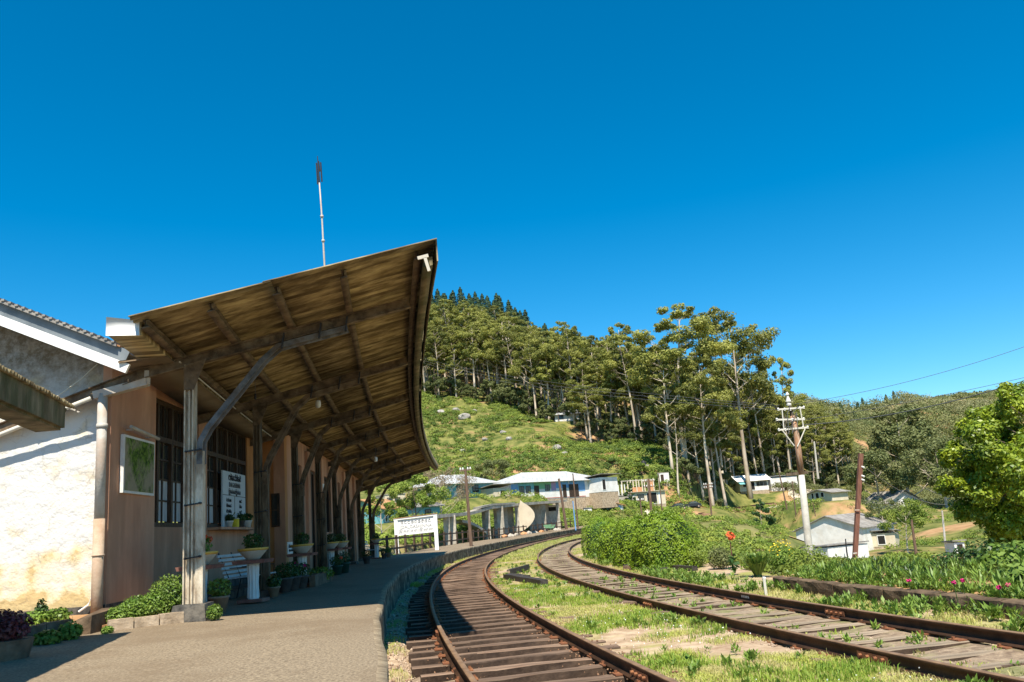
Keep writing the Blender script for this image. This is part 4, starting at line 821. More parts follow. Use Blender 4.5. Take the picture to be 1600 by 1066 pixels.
b = MB(); a = o0; e = np.array(P(286, 957, 12.9)); b.hexa([(a[0]-.1, a[1]+.05, FL-.02), (e[0], e[1]+.05, FL-.02), (e[0]-.9, e[1]+1.4, FL-.02), (a[0]-.1, a[1]+1.2, FL-.02), (a[0]-.1, a[1]+.05, FL+.08), (e[0], e[1]+.05, FL+.08), (e[0]-.9, e[1]+1.4, FL+.08), (a[0]-.1, a[1]+1.2, FL+.08)]); b.build('soil', MT['soil'], pl1)
rgp = np.random.default_rng(9)
def leafy(lab, c, r, n, L, W, m='plant', name='leafy_plant', stems=6, cat='plant', group=None):
    c = np.array(c, float); t = thing(name, lab, cat, (c[0], c[1], c[2]), group=group); v, f = clump((0, 0, r[2]*.95), r, n, L, W, .6, .35); rawmesh('leaves', v, f, MT[m], t)
    b = MB()
    for k in range(stems):
        a = rgp.uniform(0, 6.28); rr_ = rgp.uniform(.2, .8); b.tube([(0, 0, 0), (r[0]*rr_*.5*math.cos(a), r[1]*rr_*.5*math.sin(a), r[2]*.9), (r[0]*rr_*math.cos(a), r[1]*rr_*math.sin(a), r[2]*1.6)], [.012, .008, .004], 5)
    b.build('stems', MT['darkplant'], t, world=False); return t
for j, (px_, py_, Y, r, lab) in enumerate([(188, 950, 12.6, (.22, .22, .14), 'low green plant beside the drainpipe in the planter'), (215, 945, 12.8, (.26, .25, .2), 'spreading tomato-like plant left of the stake'), (243, 940, 13.0, (.25, .25, .22), 'middle bushy plant in the pale planter'), (266, 940, 13.2, (.33, .3, .34), 'tallest bushy plant in the pale planter beside the post'), (335, 965, 12.9, (.12, .12, .12), 'small bright weed at the right of the post footing'), (168, 975, 11.9, (.08, .08, .06), 'tiny weed at the foot of the drainpipe')]):
    q = P(px_, py_, Y); q[2] = FL-.02 if j >= 4 else FL+.05; leafy(lab, q, r, int(1900*r[0]/.25), .042, .024)
pl2 = planter(P(24, 990, 11.0)*[1, 1, 0]+[0, 0, FL-.04], P(108, 975, 11.7)*[1, 1, 0]+[0, 0, FL-.04], .26, .14, 'darkkerb', 'damp dark planter kerb below the white wall', 'plant', .4, 6)
a = np.array(pl2.location); e = P(108, 975, 11.7)
b = MB(); b.hexa([(a[0]-1, a[1]+.05, FL-.02), (e[0], e[1]+.05, FL-.02), (e[0]-.2, 13.1, FL-.02), (a[0]-1.6, 13.1, FL-.02), (a[0]-1, a[1]+.05, FL+.14), (e[0], e[1]+.05, FL+.14), (e[0]-.2, 13.1, FL+.2), (a[0]-1.6, 13.1, FL+.2)]); b.build('soil', MT['soil'], pl2)
for j, (px_, py_, Y, r, lab, m) in enumerate([(56, 958, 12.2, (.25, .2, .12), 'bright low plants at the left under the white wall', 'plant'), (88, 955, 12.4, (.22, .2, .12), 'bright low plants at the right under the white wall', 'plant'), (65, 945, 12.3, (.09, .09, .2), 'dark sprig standing up before the white wall', 'darkplant'), (96, 948, 12.5, (.08, .08, .12), 'small dark sprig at the end of the white wall bed', 'darkplant'), (75, 985, 11.0, (.2, .12, .1), 'shaded green weed below the dark kerb', 'plant'), (110, 975, 11.4, (.16, .12, .13), 'shaded green weed at the corner of the dark kerb', 'plant')]):
    q = P(px_, py_, Y); q[2] = FL+.13 if j < 4 else FL-.02; leafy(lab, q, r, int(600*r[0]/.25)+60, .055, .045, m)
b = MB(); c0 = P(128, 975, 12.1); c0[2] = FL
b.hexa([c0+np.array(q) for q in ((-.16, -.12, -.03), (.16, -.08, -.03), (.16, .8, -.03), (-.16, .8, -.03), (-.12, -.05, .17), (.16, -.05, .24), (.16, .8, .28), (-.12, .8, .28))]); tag(b.build('stone_wedge', MT['wallstone']), 'mossy stone wedge at the foot of the drainpipe', 'stone')
for px_, Y, lab in ((24, 10.9, 'dark green plastic pot on the kerb, whole one'), (-4, 10.7, 'dark green plastic pot cut by the left edge of the picture')):
    q = P(px_, 955, Y); q[2] = FL+.19; t = thing('plastic_pot', lab, 'pot', q); b = MB(); b.lathe([(.085, 0), (.12, .17), (.135, .175), (.135, .20), (.118, .20), (.105, .14)], seg=18); b.build('pot', MT['greenpot'], t, world=False, smooth=True); b = MB(); b.lathe([(.04, -.02), (.1, 0.0), (.1, .005)], seg=14); b.build('foot', MT['greenpot'], t, world=False)
b = MB()
q = P(10, 1010, 9.6); q[2] = FL-.02; leafy('purple-leaved shrub in the shade at the left edge', q+[-.05, 0, .18], (.30, .28, .19), 1500, .05, .04, 'purple', 'purple_shrub', 8, 'shrub'); b = MB(); b.lathe([(.22, 0), (.27, .22), (.25, .22)], q, 12); tag(b.build('shrub_tub', MT['darkkerb']), 'rough dark tub under the purple shrub', 'tub')
pl3 = planter(P(488, 912, 20.6)*[1, 1, 0]+[0, 0, FL-.04], P(514, 905, 23.0)*[1, 1, 0]+[0, 0, FL-.04], .28, .14, 'darkkerb', 'brick planter with low green leaves past the third post', 'plant', .3, 8)
q = P(500, 905, 22.4); q[2] = FL; leafy('low green plants inside the brick planter', q, (.38, .45, .2), 900, .06, .05, 'plant')
# ------------------------------------------------------------------ terrain: one sheet through surveyed heights
ctrl = []
for px_, py_, Y in [(1250,870,100),(1370,862,105),(1295,880,78),(1430,872,60),(1490,880,52),(1560,880,45),(1340,885,60),(1150,842,60),(1100,846,70),(1200,838,80),(1180,818,120),(1130,812,165),(1200,795,205),
    (1280,788,180),(1200,769,220),(1250,765,240),(1415,800,170),(1330,792,165),(1249,888,77),(1300,892,70),(1350,888,70),(1330,900,50),(1260,900,48),(1480,810,120),(1570,815,100),
    (620,812,105),(590,760,150),(700,776,130),(760,778,130),(800,789,128),(870,779,132),(950,773,140),(1000,789,147),(1060,788,150),(930,803,134),(980,806,126),
    (700,846,66),(760,834,84),(850,822,115),(905,818,135),(640,850,60),(600,853,55),
    (655,613,250),(733,625,250),(797,632,245),(865,662,215),(921,695,190),(978,684,195),(1034,702,180),(1080,742,165),(1150,757,222),(1125,748,180),(1300,745,265),(1400,742,310),(1500,742,310),(1600,742,290),(1700,742,290),
    (680,700,182),(760,700,180),(850,722,160),(950,737,152),(1030,733,150),(640,700,180),(560,720,170),
    (720,486,430),(672,490,430),(800,512,420),(900,558,410),(990,590,400),(1080,622,395),(1180,645,400),(1270,645,430),(1390,632,520),(1480,655,600),
    (680,585,335),(800,600,330),(900,640,300),(1000,662,275),(1100,700,245),(1200,712,265),(1300,700,335),(1400,690,410),(1500,700,430),(1600,700,400),
    (1420,640,820),(1500,628,950),(1600,616,900),(1700,606,900),(560,540,330),(400,560,300),(560,480,430),(350,500,430)]:
    ctrl.append(P(px_, py_, Y))
for q in [(-400,700,80),(-100,700,100),(200,800,60),(-60,560,118),(60,600,80),(700,1500,120),(-700,1500,150),(0,1600,120),(1500,900,60),(-1200,600,60),(-300,120,20),(-120,60,4),(-60,30,0),(-60,-40,0),(60,-60,-2),(0,-150,0),(300,0,-10),(200,100,-8),(120,60,-8),(70,30,-4.5),(45,60,-5.2),(50,90,-5.4),(30,42,-3.2),(24,30,-2.2),(30,16,-2.0),(16,20,-1.0),(13,40,-1.3),(-1500,-1500,0),(1500,-1500,0),(-1500,200,60),(0,-2500,0),(2800,1500,60),(-2500,2500,100),(2500,2800,100),(-150,300,30),(-300,400,70)]:
    ctrl.append(np.array(q, float))
ctrl = np.array(ctrl)
SC = lambda p: np.stack([np.arcsinh(p[:, 0]/60), np.arcsinh(p[:, 1]/60)], 1)*1.0
cu_ = SC(ctrl); n = len(cu_)
def rb(r2): return np.where(r2 > 0, .5*r2*np.log(r2+1e-12), 0)
K = rb(((cu_[:, None]-cu_[None])**2).sum(-1))+np.eye(n)*8e-5; Pm = np.c_[np.ones(n), cu_]
Am = np.block([[K, Pm], [Pm.T, np.zeros((3, 3))]]); wt = np.linalg.solve(Am, np.r_[ctrl[:, 2], 0, 0, 0]); NCT = n
def tps(x, y):
    q = SC(np.stack([np.ravel(x), np.ravel(y)], 1)); out = np.empty(len(q))
    for i in range(0, len(q), 8000):
        s = q[i:i+8000]; out[i:i+8000] = rb(((s[:, None]-cu_[None])**2).sum(-1))@wt[:NCT]+np.c_[np.ones(len(s)), s]@wt[NCT:]
    return out.reshape(np.shape(x))
WOFF = GA/2+1.35      # low wall to the right of the second track
def vnoise(x, y, s, seed=0):
    """cheap smooth value noise"""
    x = np.asarray(x)/s; y = np.asarray(y)/s; xi = np.floor(x).astype(int); yi = np.floor(y).astype(int); fx = x-xi; fy = y-yi
    fx = fx*fx*(3-2*fx); fy = fy*fy*(3-2*fy)
    def h(a, b): t = np.sin((a*127.1+b*311.7+seed*74.7))*43758.5453; return t-np.floor(t)
    return (h(xi, yi)*(1-fx)+h(xi+1, yi)*fx)*(1-fy)+(h(xi, yi+1)*(1-fx)+h(xi+1, yi+1)*fx)*fy-.5
PADS = []
for (pa, pb, ya_, px2, py2, y2_, pr) in [(800,782,126,944,768,138,5), (694,782,118,772,775,124,6), (990,790,149,1041,787,151,6), (952,786,147,990,785,149,3), (914,811,133,975,806,137,6), (905,815,127,960,812,129,5), (1157,769,205,1202,767,206,6), (1206,769,212,1248,767,214,5), (1264,785,153,1301,783,148,5), (1249,869,101,1357,860,97,7), (1391,796,160,1440,793,162,6), (1055,784,153,1085,784,155,5), (1030,752,160,1046,751,160,5), (996,716,163,1012,715,163,5), (598,818,92,628,814,94,3), (602,798,112,634,794,113,3), (1086,808,148,1205,791,195,5), (868,662,213,906,656,213,6)]:
    A__, B__ = P(pa, pb, ya_), P(px2, py2, y2_); nn_q = max(2, int(np.linalg.norm(B__-A__)/8)+1)
    for t__ in np.linspace(0, 1, nn_q): q__ = A__+(B__-A__)*t__; PADS.append((q__[0], q__[1]+2.5, q__[2], pr))
def tz(x, y):
    x = np.asarray(x, float); y = np.asarray(y, float); z = tps(x, y)
    r = np.hypot(x, y); z = z+vnoise(x, y, 14, 1)*np.clip((r-50)/80, 0, 1)*1.1+vnoise(x, y, 5, 2)*np.clip((r-40)/80, 0, 1)*.7+vnoise(x, y, 45, 4)*np.clip((r-260)/150, 0, 1)*6
    m_ = r > 75
    if m_.any():
        sh_ = np.shape(z); z = np.atleast_1d(z).astype(float).ravel(); xf, yf, mf = np.ravel(np.broadcast_to(x, sh_)), np.ravel(np.broadcast_to(y, sh_)), np.ravel(m_); ii = np.where(mf & (np.abs(xf) < 130) & (yf < 330))[0]; PA = np.array(PADS)
        if len(ii):
            wq = 1-sstep(PA[:, 3], PA[:, 3]*2.2, np.hypot(xf[ii, None]-PA[:, 0], yf[ii, None]-PA[:, 1])); sw = wq.sum(1); wm = wq.max(1)
            z[ii] = z[ii]*(1-wm)+np.where(sw > 0, (wq**2*PA[:, 2]).sum(1)/np.maximum((wq**2).sum(1), 1e-9), 0)*wm
        z = z.reshape(sh_)
    yc = np.clip(y, -20, 185); a = X1(yc); b2 = np.where(yc < 120, X2(np.minimum(yc, 120)), X1(yc)+3)
    rgt = np.where(yc < 22, 0, np.clip((yc-22)*.12, 0, 2.0))
    wl = sstep(-9, -5, x-a)*1.0; wr = 1-sstep(WOFF+.4+rgt, WOFF+4.5+rgt*2, x-b2)
    zn = -.165+zt(yc)+vnoise(x, y, 1.3, 5)*.05+vnoise(x, y, .4, 6)*.02
    yq_ = np.clip(y, 1, 185); d1 = np.abs(x-X1(yq_)); d2 = np.where(yq_ < 120, np.abs(x-X2(np.minimum(yq_, 120))), 9)
    s1_ = x-X1(yq_); zn = zn-.15*np.where(s1_ < 0, 1-sstep(1.35, 1.75, d1), 1-sstep(.92, 1.12, d1))-.11*(1-sstep(.92, 1.15, d2))
    wgt = np.where((y > -40), wl*wr, 0)*(1-sstep(170, 200, y))
    z = z*(1-wgt)+zn*wgt
    # nothing may rise through the platform slab
    inpl = (x < a-1.5) & (y < 152) & (y > -12) & (x > a-8-np.where(y < 46, 40, 0))
    return np.where(inpl, np.minimum(z, -.2+zt(yc)), z)
ang = np.concatenate([np.linspace(-180, -62, 30)[:-1], np.linspace(-62, 62, 360), np.linspace(62, 180, 30)[1:]])*math.pi/180
rad = np.concatenate([np.linspace(.3, 12, 60), np.geomspace(12.2, 3800, 330)])
A_, R_ = np.meshgrid(ang, rad, indexing='ij'); gx_, gy_ = R_*np.sin(A_), R_*np.cos(A_)
gz_ = tz(gx_, gy_); nr_ = len(rad)
i = np.arange(len(ang)-1)[:, None]*nr_; k = np.arange(nr_-1)[None]
def groundmat():
    m = bpy.data.materials.new('ground_soil_and_grass'); m.use_nodes = True; N = m.node_tree.nodes; L = m.node_tree.links; b = N['Principled BSDF']; b.inputs['Roughness'].default_value = .95; b.inputs['Specular IOR Level'].default_value = .1
    g = N.new('ShaderNodeNewGeometry')
    def nz(s, d=6): n = N.new('ShaderNodeTexNoise'); n.inputs['Scale'].default_value = s; n.inputs['Detail'].default_value = d; n.inputs['Roughness'].default_value = .62; L.new(g.outputs['Position'], n.inputs['Vector']); return n.outputs['Fac']
    def ramp(f, a, b_, ca, cb): r = N.new('ShaderNodeValToRGB'); r.color_ramp.elements[0].position = a; r.color_ramp.elements[1].position = b_; r.color_ramp.elements[0].color = (*ca, 1); r.color_ramp.elements[1].color = (*cb, 1); L.new(f, r.inputs['Fac']); return r.outputs[0]
    def mix(f, a, b_): x = N.new('ShaderNodeMix'); x.data_type = 'RGBA'; L.new(f, x.inputs['Factor']); L.new(a, x.inputs['A']); L.new(b_, x.inputs['B']); return x.outputs['Result']
    dirt = ramp(nz(3.5), .35, .65, (.30, .20, .125), (.52, .40, .27)); grass = ramp(nz(1.7), .35, .65, (.16, .19, .035), (.34, .34, .085))
    m1 = ramp(nz(.55, 8), .46, .60, (0, 0, 0), (.85, .85, .85)); near = mix(m1, dirt, grass)
    hill = ramp(nz(.35, 8), .38, .62, (.07, .095, .022), (.21, .20, .06)); soil = ramp(nz(.3), .3, .7, (.30, .17, .08), (.46, .29, .15)); m2 = ramp(nz(.06, 8), .52, .60, (0, 0, 0), (1, 1, 1)); far = mix(m2, hill, soil)
    sx = N.new('ShaderNodeVectorMath'); sx.operation = 'LENGTH'; L.new(g.outputs['Position'], sx.inputs[0]); mr = N.new('ShaderNodeMapRange'); mr.inputs['From Min'].default_value = 45; mr.inputs['From Max'].default_value = 90; L.new(sx.outputs['Value'], mr.inputs['Value'])
    out = mix(mr.outputs[0], near, far); L.new(out, b.inputs['Base Color'])
    bp = N.new('ShaderNodeBump'); bp.inputs['Strength'].default_value = .8; bp.inputs['Distance'].default_value = .04; L.new(nz(9, 8), bp.inputs['Height']); L.new(bp.outputs[0], b.inputs['Normal']); return m
MT['ground'] = groundmat()
gr = rawmesh('ground', np.stack([gx_, gy_, gz_], -1).reshape(-1, 3), np.stack([i+k, i+nr_+k, i+nr_+k+1, i+k+1], -1).reshape(-1, 4), MT['ground'], smooth=True)
tag(gr, 'valley ground rising into a wooded hill', kind='structure')
def onT(px_, Y, dy=0, raw=False):
    """place on the ground in the column of a pixel at a given distance"""
    x = P(px_, 800, Y)[0]; Yr = Y; Y = far_(Y)
    for _ in range(4):
        z = float(tz(x, Y)); d0 = P(px_, 700, Yr); d1 = P(px_, 850, Yr); t = (z-d0[2])/(d1[2]-d0[2]); x = d0[0]+(d1[0]-d0[0])*t
    return np.array([x, Y, z])
# dirt and gravel bed stones near the tracks
rg = np.random.default_rng(21)
def stones(name, label, X, n, y0, y1, offs, zo, smin, smax, m):
    Y = y0+(y1-y0)*rg.random(n)**1.7; p, nn, t = frame(X, Y); o = offs(n)
    c = np.c_[p+nn*o[:, None], np.zeros(n)]; c[:, 2] = np.maximum(tz(c[:, 0], c[:, 1]), -.275 if X is X1 else -.262)+(rg.random(n)**3*.11 if 'litter' in name else 0); s = smin+(smax-smin)*rg.random(n)**2
    base = np.array([(1, 0, 0), (0, 1, 0), (-1, 0, 0), (0, -1, 0), (0, 0, .8), (0, 0, -.6)], float); fa = np.array([(0, 1, 4), (1, 2, 4), (2, 3, 4), (3, 0, 4), (1, 0, 5), (2, 1, 5), (3, 2, 5), (0, 3, 5)])
    th = rg.random(n)*6.28; jit = 1+rg.normal(size=(n, 6, 1))*.25
    v = base[None]*jit*s[:, None, None]; x = v[..., 0]*np.cos(th)[:, None]-v[..., 1]*np.sin(th)[:, None]; y = v[..., 0]*np.sin(th)[:, None]+v[..., 1]*np.cos(th)[:, None]
    v = np.stack([x, y, v[..., 2]], -1)+c[:, None]; v[..., 2] += s[:, None]*.25
    f = (fa[None]+np.arange(n)[:, None, None]*6).reshape(-1, 3); o = rawmesh(name, v.reshape(-1, 3), f, MT[m]); tag(o, label, kind='stuff')
def between(a, b): return lambda n: a+(b-a)*rg.random(n)
mstone = mat('mixed_ballast', (0.20, 0.11, 0.06), (0.55, 0.43, 0.32), 9, 0.95, obj=False, c3=(0.7, 0.62, 0.5), s3=14, amt3=.4); MT['ballast'] = mstone
MT['leaflitter'] = mat('rust_brown_litter', (0.17, 0.08, 0.04), (0.34, 0.20, 0.12), 12, 0.95, obj=False)
stones('ballast', 'broken stone and litter between the sleepers of the near track', X1, 15000, 6, 60, between(-1.6, 1.2), 0, .006, .022, 'ballast')
stones('rail_side_litter', 'rust brown litter along both rails', X1, 14000, 6, 45, lambda n: np.where(rg.random(n) < .4, -1, 1)*(GA/2+rg.normal(size=n)*.17), 0, .006, .022, 'leaflitter')
stones('gravel', 'loose gravel around the second track', X2, 10000, 8, 60, between(-1.3, 1.3), 0, .006, .026, 'ballast')
stones('trackside_stones', 'pale stones in the strip beside the platform wall', X1, 1500, 6, 40, between(-1.9, -1.35), 0, .01, .04, 'ballast')
# grass, weeds
def blades(name, label, c, per, L, m, spread=.05, lean=.5, w=.007):
    n = len(c)*per; cc = np.repeat(c, per, 0)+np.c_[rg.normal(size=(n, 2))*spread, np.zeros(n)]; a = rg.random(n)*6.28; ln = np.repeat(np.broadcast_to(L, (len(c),)), per)*(.5+rg.random(n)*.8)
    d = np.c_[np.cos(a), np.sin(a)]; k = lean*rg.random(n)[:, None]; b_ = np.c_[-d[:, 1], d[:, 0]]*(w+ln*.03)[:, None]
    v = np.zeros((n, 4, 3)); v[:, 0, :2] = cc[:, :2]-b_; v[:, 1, :2] = cc[:, :2]+b_; v[:, 0, 2] = v[:, 1, 2] = cc[:, 2]-.01
    midp = cc+np.c_[d*k*ln[:, None]*.45, ln*.6]; v[:, 2] = midp+np.c_[b_*.8, np.zeros(n)]; tip = cc+np.c_[d*k*ln[:, None]*1.1, ln*(.95-.3*k[:, 0])]; v[:, 3] = midp-np.c_[b_*.8, np.zeros(n)]
    V = np.concatenate([v, tip[:, None]], 1).reshape(-1, 3); i5 = np.arange(n)[:, None]*5
    f = np.concatenate([i5+[[0, 1, 2]], i5+[[0, 2, 3]], i5+[[3, 2, 4]]]); o = rawmesh(name, V, f, MT[m]); return tag(o, label, kind='stuff')
def strip_pts(n, y0, y1, fa, fb, thr=None, sc=1.6, seed=3, pw=1.5):
    Y = y0+(y1-y0)*rg.random(n)**pw; xa, xb = fa(Y), fb(Y); x = xa+(xb-xa)*rg.random(n)
    if thr is not None:
        m = vnoise(x, Y, sc, seed)+vnoise(x, Y, sc/3, seed+1)*.5 > thr; x, Y = x[m], Y[m]
    return np.c_[x, Y, tz(x, Y)]
mid = strip_pts(34000, 6.5, 75, lambda Y: X1(Y)+GA/2+.2, lambda Y: X2(Y)-GA/2-.15, .02, .9)
blades('grass', 'patchy grass between the two tracks', mid, 5, .048, 'grass', .07, 1.5, .0032)
tall = strip_pts(5200, 6.5, 30, lambda Y: X1(Y)+GA/2+.2, lambda Y: X2(Y)-GA/2-.2, .10, 1.3, 8)
blades('tall_grass', 'taller grass beside the near rail', tall, 8, .085, 'lushgrass', .05, .9, .0032)
rgt_ = strip_pts(9000, 7, 60, lambda Y: X2(Y)+GA/2+.2, lambda Y: X2(Y)+GA/2+1.5, -.05)
blades('verge_grass', 'grass on the far side of the second track', rgt_, 5, .08, 'grass', .05, .9, .0035)
inn = strip_pts(3500, 8, 70, lambda Y: X2(Y)-.8, lambda Y: X2(Y)+.8, .16, 1.2, 11)
blades('track_grass', 'thin grass inside the second track', inn, 4, .09, 'grass', .04, .8)
inn = strip_pts(2500, 30, 110, lambda Y: X1(Y)-1.9, lambda Y: X1(Y)-.95, -.1, 1.2, 12)
blades('platform_foot_grass', 'grass at the foot of the far platform wall', inn, 5, .12, 'grass', .05, .8)
inn = strip_pts(420, 7, 16, lambda Y: PX(Y)+.06, lambda Y: PX(Y)+.35, .12, .8, 12)
blades('platform_weeds', 'weeds growing in the gap under the platform edge', inn, 4, .07, 'grass', .04, .8, .003)
inn = strip_pts(5000, 45, 110, lambda Y: X1(Y)+.95, lambda Y: np.maximum(X1(Y)+1.3, X2(np.minimum(Y, 118))-.9), -.3)
blades('far_track_grass', 'grass between the tracks beyond the curve', inn, 4, .16, 'grass', .12, .7, .012)
def rosettes(name, label, c, nl, Lf, W, m, h=.08):
    n = len(c)*nl; a = rg.random(n)*6.28; rr = np.repeat(c, nl, 0); e = .35+.9*rg.random(n); s_ = np.repeat(.6+.8*rg.random(len(c)), nl)*Lf
    d = np.c_[np.cos(a)*np.cos(e), np.sin(a)*np.cos(e), np.sin(e)]; cen = rr+d*(s_*.6)[:, None]+np.c_[rg.normal(size=(n, 2))*Lf*.25, h*rg.random(n)]
    nr = np.c_[-np.cos(a)*np.sin(e), -np.sin(a)*np.sin(e), np.cos(e)]; v, f = leaf_quads(cen, nr, s_, s_*W, .1, d); return tag(rawmesh(name, v, f, MT[m]), label, kind='stuff')
wd = strip_pts(1100, 7, 40, lambda Y: X2(Y)+GA/2+.25, lambda Y: X2(Y)+GA/2+1.4, -.02, .9, 20)
rosettes('leafy_weeds', 'leafy green weeds along the low wall', wd, 16, .10, .38, 'plant', .14)
wd = strip_pts(230, 7.5, 30, lambda Y: X2(Y)-.75, lambda Y: X2(Y)+.75, -.02, .9, 22); rosettes('track_weeds', 'leafy weeds sprouting between the sleepers of the second track', wd, 14, .085, .38, 'plant', .08)
wd = strip_pts(300, 7, 40, lambda Y: X1(Y)+1.3, lambda Y: X2(Y)-1.2, .0, 1.4, 24); rosettes('strip_weeds', 'broad-leaved weeds in the grass between the tracks', wd, 14, .085, .4, 'plant', .06)
wd = strip_pts(14, 7, 12, lambda Y: X1(Y)-.6, lambda Y: X1(Y)+.7); rosettes('near_track_weeds', 'tiny weeds between the sleepers of the near track', wd, 8, .05, .4, 'plant', .03)
wd = strip_pts(420, 7, 40, lambda Y: X1(Y)+1.3, lambda Y: X2(Y)-1.2, .05, 2.4, 27); v, f = clump((0, 0, 0), (1, 1, 1), len(wd)*2, .016, .016); c = np.repeat(np.repeat(wd, 2, 0)+[0, 0, .06], 4, 0); c[:, 2] += np.repeat(rg.random(len(wd)*2)*.08, 4); dd = v.reshape(-1, 4, 3); dd = dd-dd.mean(1, keepdims=True); tag(rawmesh('white_wildflowers', dd.reshape(-1, 3)+c, f, MT['bwhite']), 'scattered small white wildflowers between the tracks', kind='stuff')
# scattered boards and stones between tracks
def lying(px_, py_, px2, py2, w_, h_, m, lab, cat='sleeper', name='discarded_sleeper', z0=-.16, lift=0):
    a = G(px_, py_, z0); b_ = G(px2, py2, z0); a[2] += lift; b_[2] += lift; o = MB(); cc = (a+b_)/2; t = thing(name, lab, cat, (cc[0], cc[1], z0))
    d = (b_-a)/np.linalg.norm(b_-a); sd = np.array([d[1], -d[0], 0]); n = 5; rows = []
    for j in range(n):
        p = a+(b_-a)*j/(n-1); jj = rg.uniform(-.01, .01, 4); rows.append([p+sd*(-w_/2+jj[0]), p+sd*(w_/2+jj[1]), p+sd*(w_/2-.012+jj[1])+[0, 0, h_+jj[2]], p+sd*(-w_/2+.012)+[0, 0, h_+jj[3]]])
    vs_l = [p for r in rows for p in r]; fs_l = [(j*4+q, j*4+(q+1) % 4, (j+1)*4+(q+1) % 4, (j+1)*4+q) for j in range(n-1) for q in range(4)]+[(3, 2, 1, 0), tuple((n-1)*4+q for q in range(4))]
    o.add(vs_l, fs_l); o.build('timber', MT[m], t)
    e = MB(); e.bar(a-d*.004+[0, 0, h_*.5], a-d*.001+[0, 0, h_*.5], w_*.7, h_*.6); e.build('end_grain', MT['sleeper_old'], t); return t
lying(792, 905, 851, 916, .24, .17, 'tarwood', 'black tarred sleeper lying across the strip between the tracks, front one')
lying(796, 901, 826, 905, .16, .12, 'tarwood', 'shorter black timber behind the front tarred sleeper')
lying(795, 899, 825, 890, .15, .20, 'tarwood', 'short dark timber angled away at the back of the tarred pair')
for j, (a, b_, c, d, lab) in enumerate([(770, 912, 788, 911, 'small rotten board beside the near rail at the left'), (896, 924, 935, 926, 'rotten brown board sunk in grass left of the second track'), (955, 941, 992, 943, 'rotten grey board in grass, middle one'), (1015, 961, 1045, 958, 'weathered board lying in grass near the second track'), (1080, 983, 1102, 980, 'small dark board edge showing in the grass'), (1272, 1036, 1290, 1034, 'dark flat stone-like board near the lower rail'), (875, 968, 897, 966, 'short rusty board close to the near rail')]):
    lying(a, b_, c, d, .2, .035, 'sleeper', lab, 'board', 'broken_board', lift=-.005)
for j, (a, b_, c, d, m, lab) in enumerate([(922, 868, 946, 873, 'tarwood', 'black broken timbers at the left end of the pile by the hedge'), (932, 875, 952, 867, 'tarwood', 'crossed black timber on the left end of the pile'), (958, 880, 965, 879, 'tarwood', 'small black stump of timber by the rail'), (975, 889, 1013, 886, 'tarwood', 'long black timber at the foot of the hedge, left'), (977, 891, 999, 891, 'sleeper', 'reddish brown timber in front of the pile by the hedge'), (1002, 894, 1022, 892, 'tarwood', 'dark timber in the middle of the pile'), (1024, 896, 1044, 894, 'tarwood', 'squared dark timber with a hollow end by the hedge'), (1050, 890, 1086, 892, 'tarwood', 'dark timber at the right end of the pile by the hedge')]):
    lying(a, b_, c, d, .2, .14, m, lab)
# low wall on the right of track 2
tw = thing('low_wall', 'low mossy retaining wall running along the flower bed at the right', 'wall', (float(X2(12))+WOFF, 12, -.2)); o0 = np.array(tw.location)
Yw = 3.0; rgw = np.random.default_rng(8)
while Yw < 17.3:
    L_ = rgw.uniform(.9, 1.6); b = MB(); ys = np.linspace(Yw, Yw+L_-.02, 6); p, nn, t_ = frame(X2, ys); rows = []; hh = .25+rgw.uniform(-.02, .02); wq = rgw.uniform(-.02, .02)
    for j in range(6):
        w1, w2, h1, h2 = rgw.uniform(-.014, .014, 4); q = lambda o_, z: np.array([*(p[j]+nn[j]*(WOFF+o_+wq)), z-.17])
        rows.append([q(-.10, -.1), q(-.11+w1, hh*.5), q(-.10+w2, hh+h1-.02), q(-.07, hh+h1), q(.10, hh+h2), q(.13, -.1)])
    vs_l = [x for r in rows for x in r]; b.add(vs_l, [(j*6+q_, j*6+(q_+1) % 6, (j+1)*6+(q_+1) % 6, (j+1)*6+q_) for j in range(5) for q_ in range(6)]+[(5, 4, 3, 2, 1, 0), tuple(30+q_ for q_ in range(6))]); b.build('wall_stone', MT['wallstone'], tw); Yw += L_
bb = MB(); a = G(1197, 932, -.17); bb.bar(a, a+[0, -.02, .34], .05, .05, up=(0, 1, 0)); t = thing('marker_peg', 'small pale wooden peg at the left end of the low wall', 'peg', a); bb.build('peg', MT['conduit'], t); bb = MB(); bb.bar(a+[0, 0, .30], a+[0.01, -.02, .36], .056, .056, up=(0, 1, 0)); bb.build('peg_top', MT['white'], t)
# raised flower bed behind the wall (soil and plants)
Yb = np.arange(2.5, 19, .5); pb2, nb2, _ = frame(X2, Yb); v = []
for j in range(len(Yb)):
    for o_, z in ((WOFF+.08, .10), (WOFF+.9, .14), (WOFF+2.4, .05), (WOFF+5, -1.4)): v.append((*(pb2[j]+nb2[j]*o_), z-.06))
i = np.arange(len(Yb)-1)[:, None]*4; k = np.arange(3)[None]; tag(rawmesh('flower_bed_soil', np.array(v), np.stack([i+k, i+4+k, i+5+k, i+1+k], -1).reshape(-1, 4), MT['soil']), 'soil of the raised flower bed', kind='structure')
nbed = 420; Y = 4+14*rg.random(nbed); p, nn, _ = frame(X2, Y); o_ = WOFF+.15+2.2*rg.random(nbed); c = np.c_[p+nn*o_[:, None], .06+.03*rg.random(nbed)]; Y3 = 4+14*rg.random(420); p3, n3, _ = frame(X2, Y3); c3 = np.c_[p3+n3*(WOFF+.12+.6*rg.random(420))[:, None], np.full(420, .03)]; rosettes('bed_edge_foliage', 'small leaves spilling along the front of the bed', c3, 16, .10, .35, 'plant', .08)
rosettes('bed_foliage', 'dense lily-like leaves in the raised flower bed', c, 22, .16, .17, 'plant', .16)
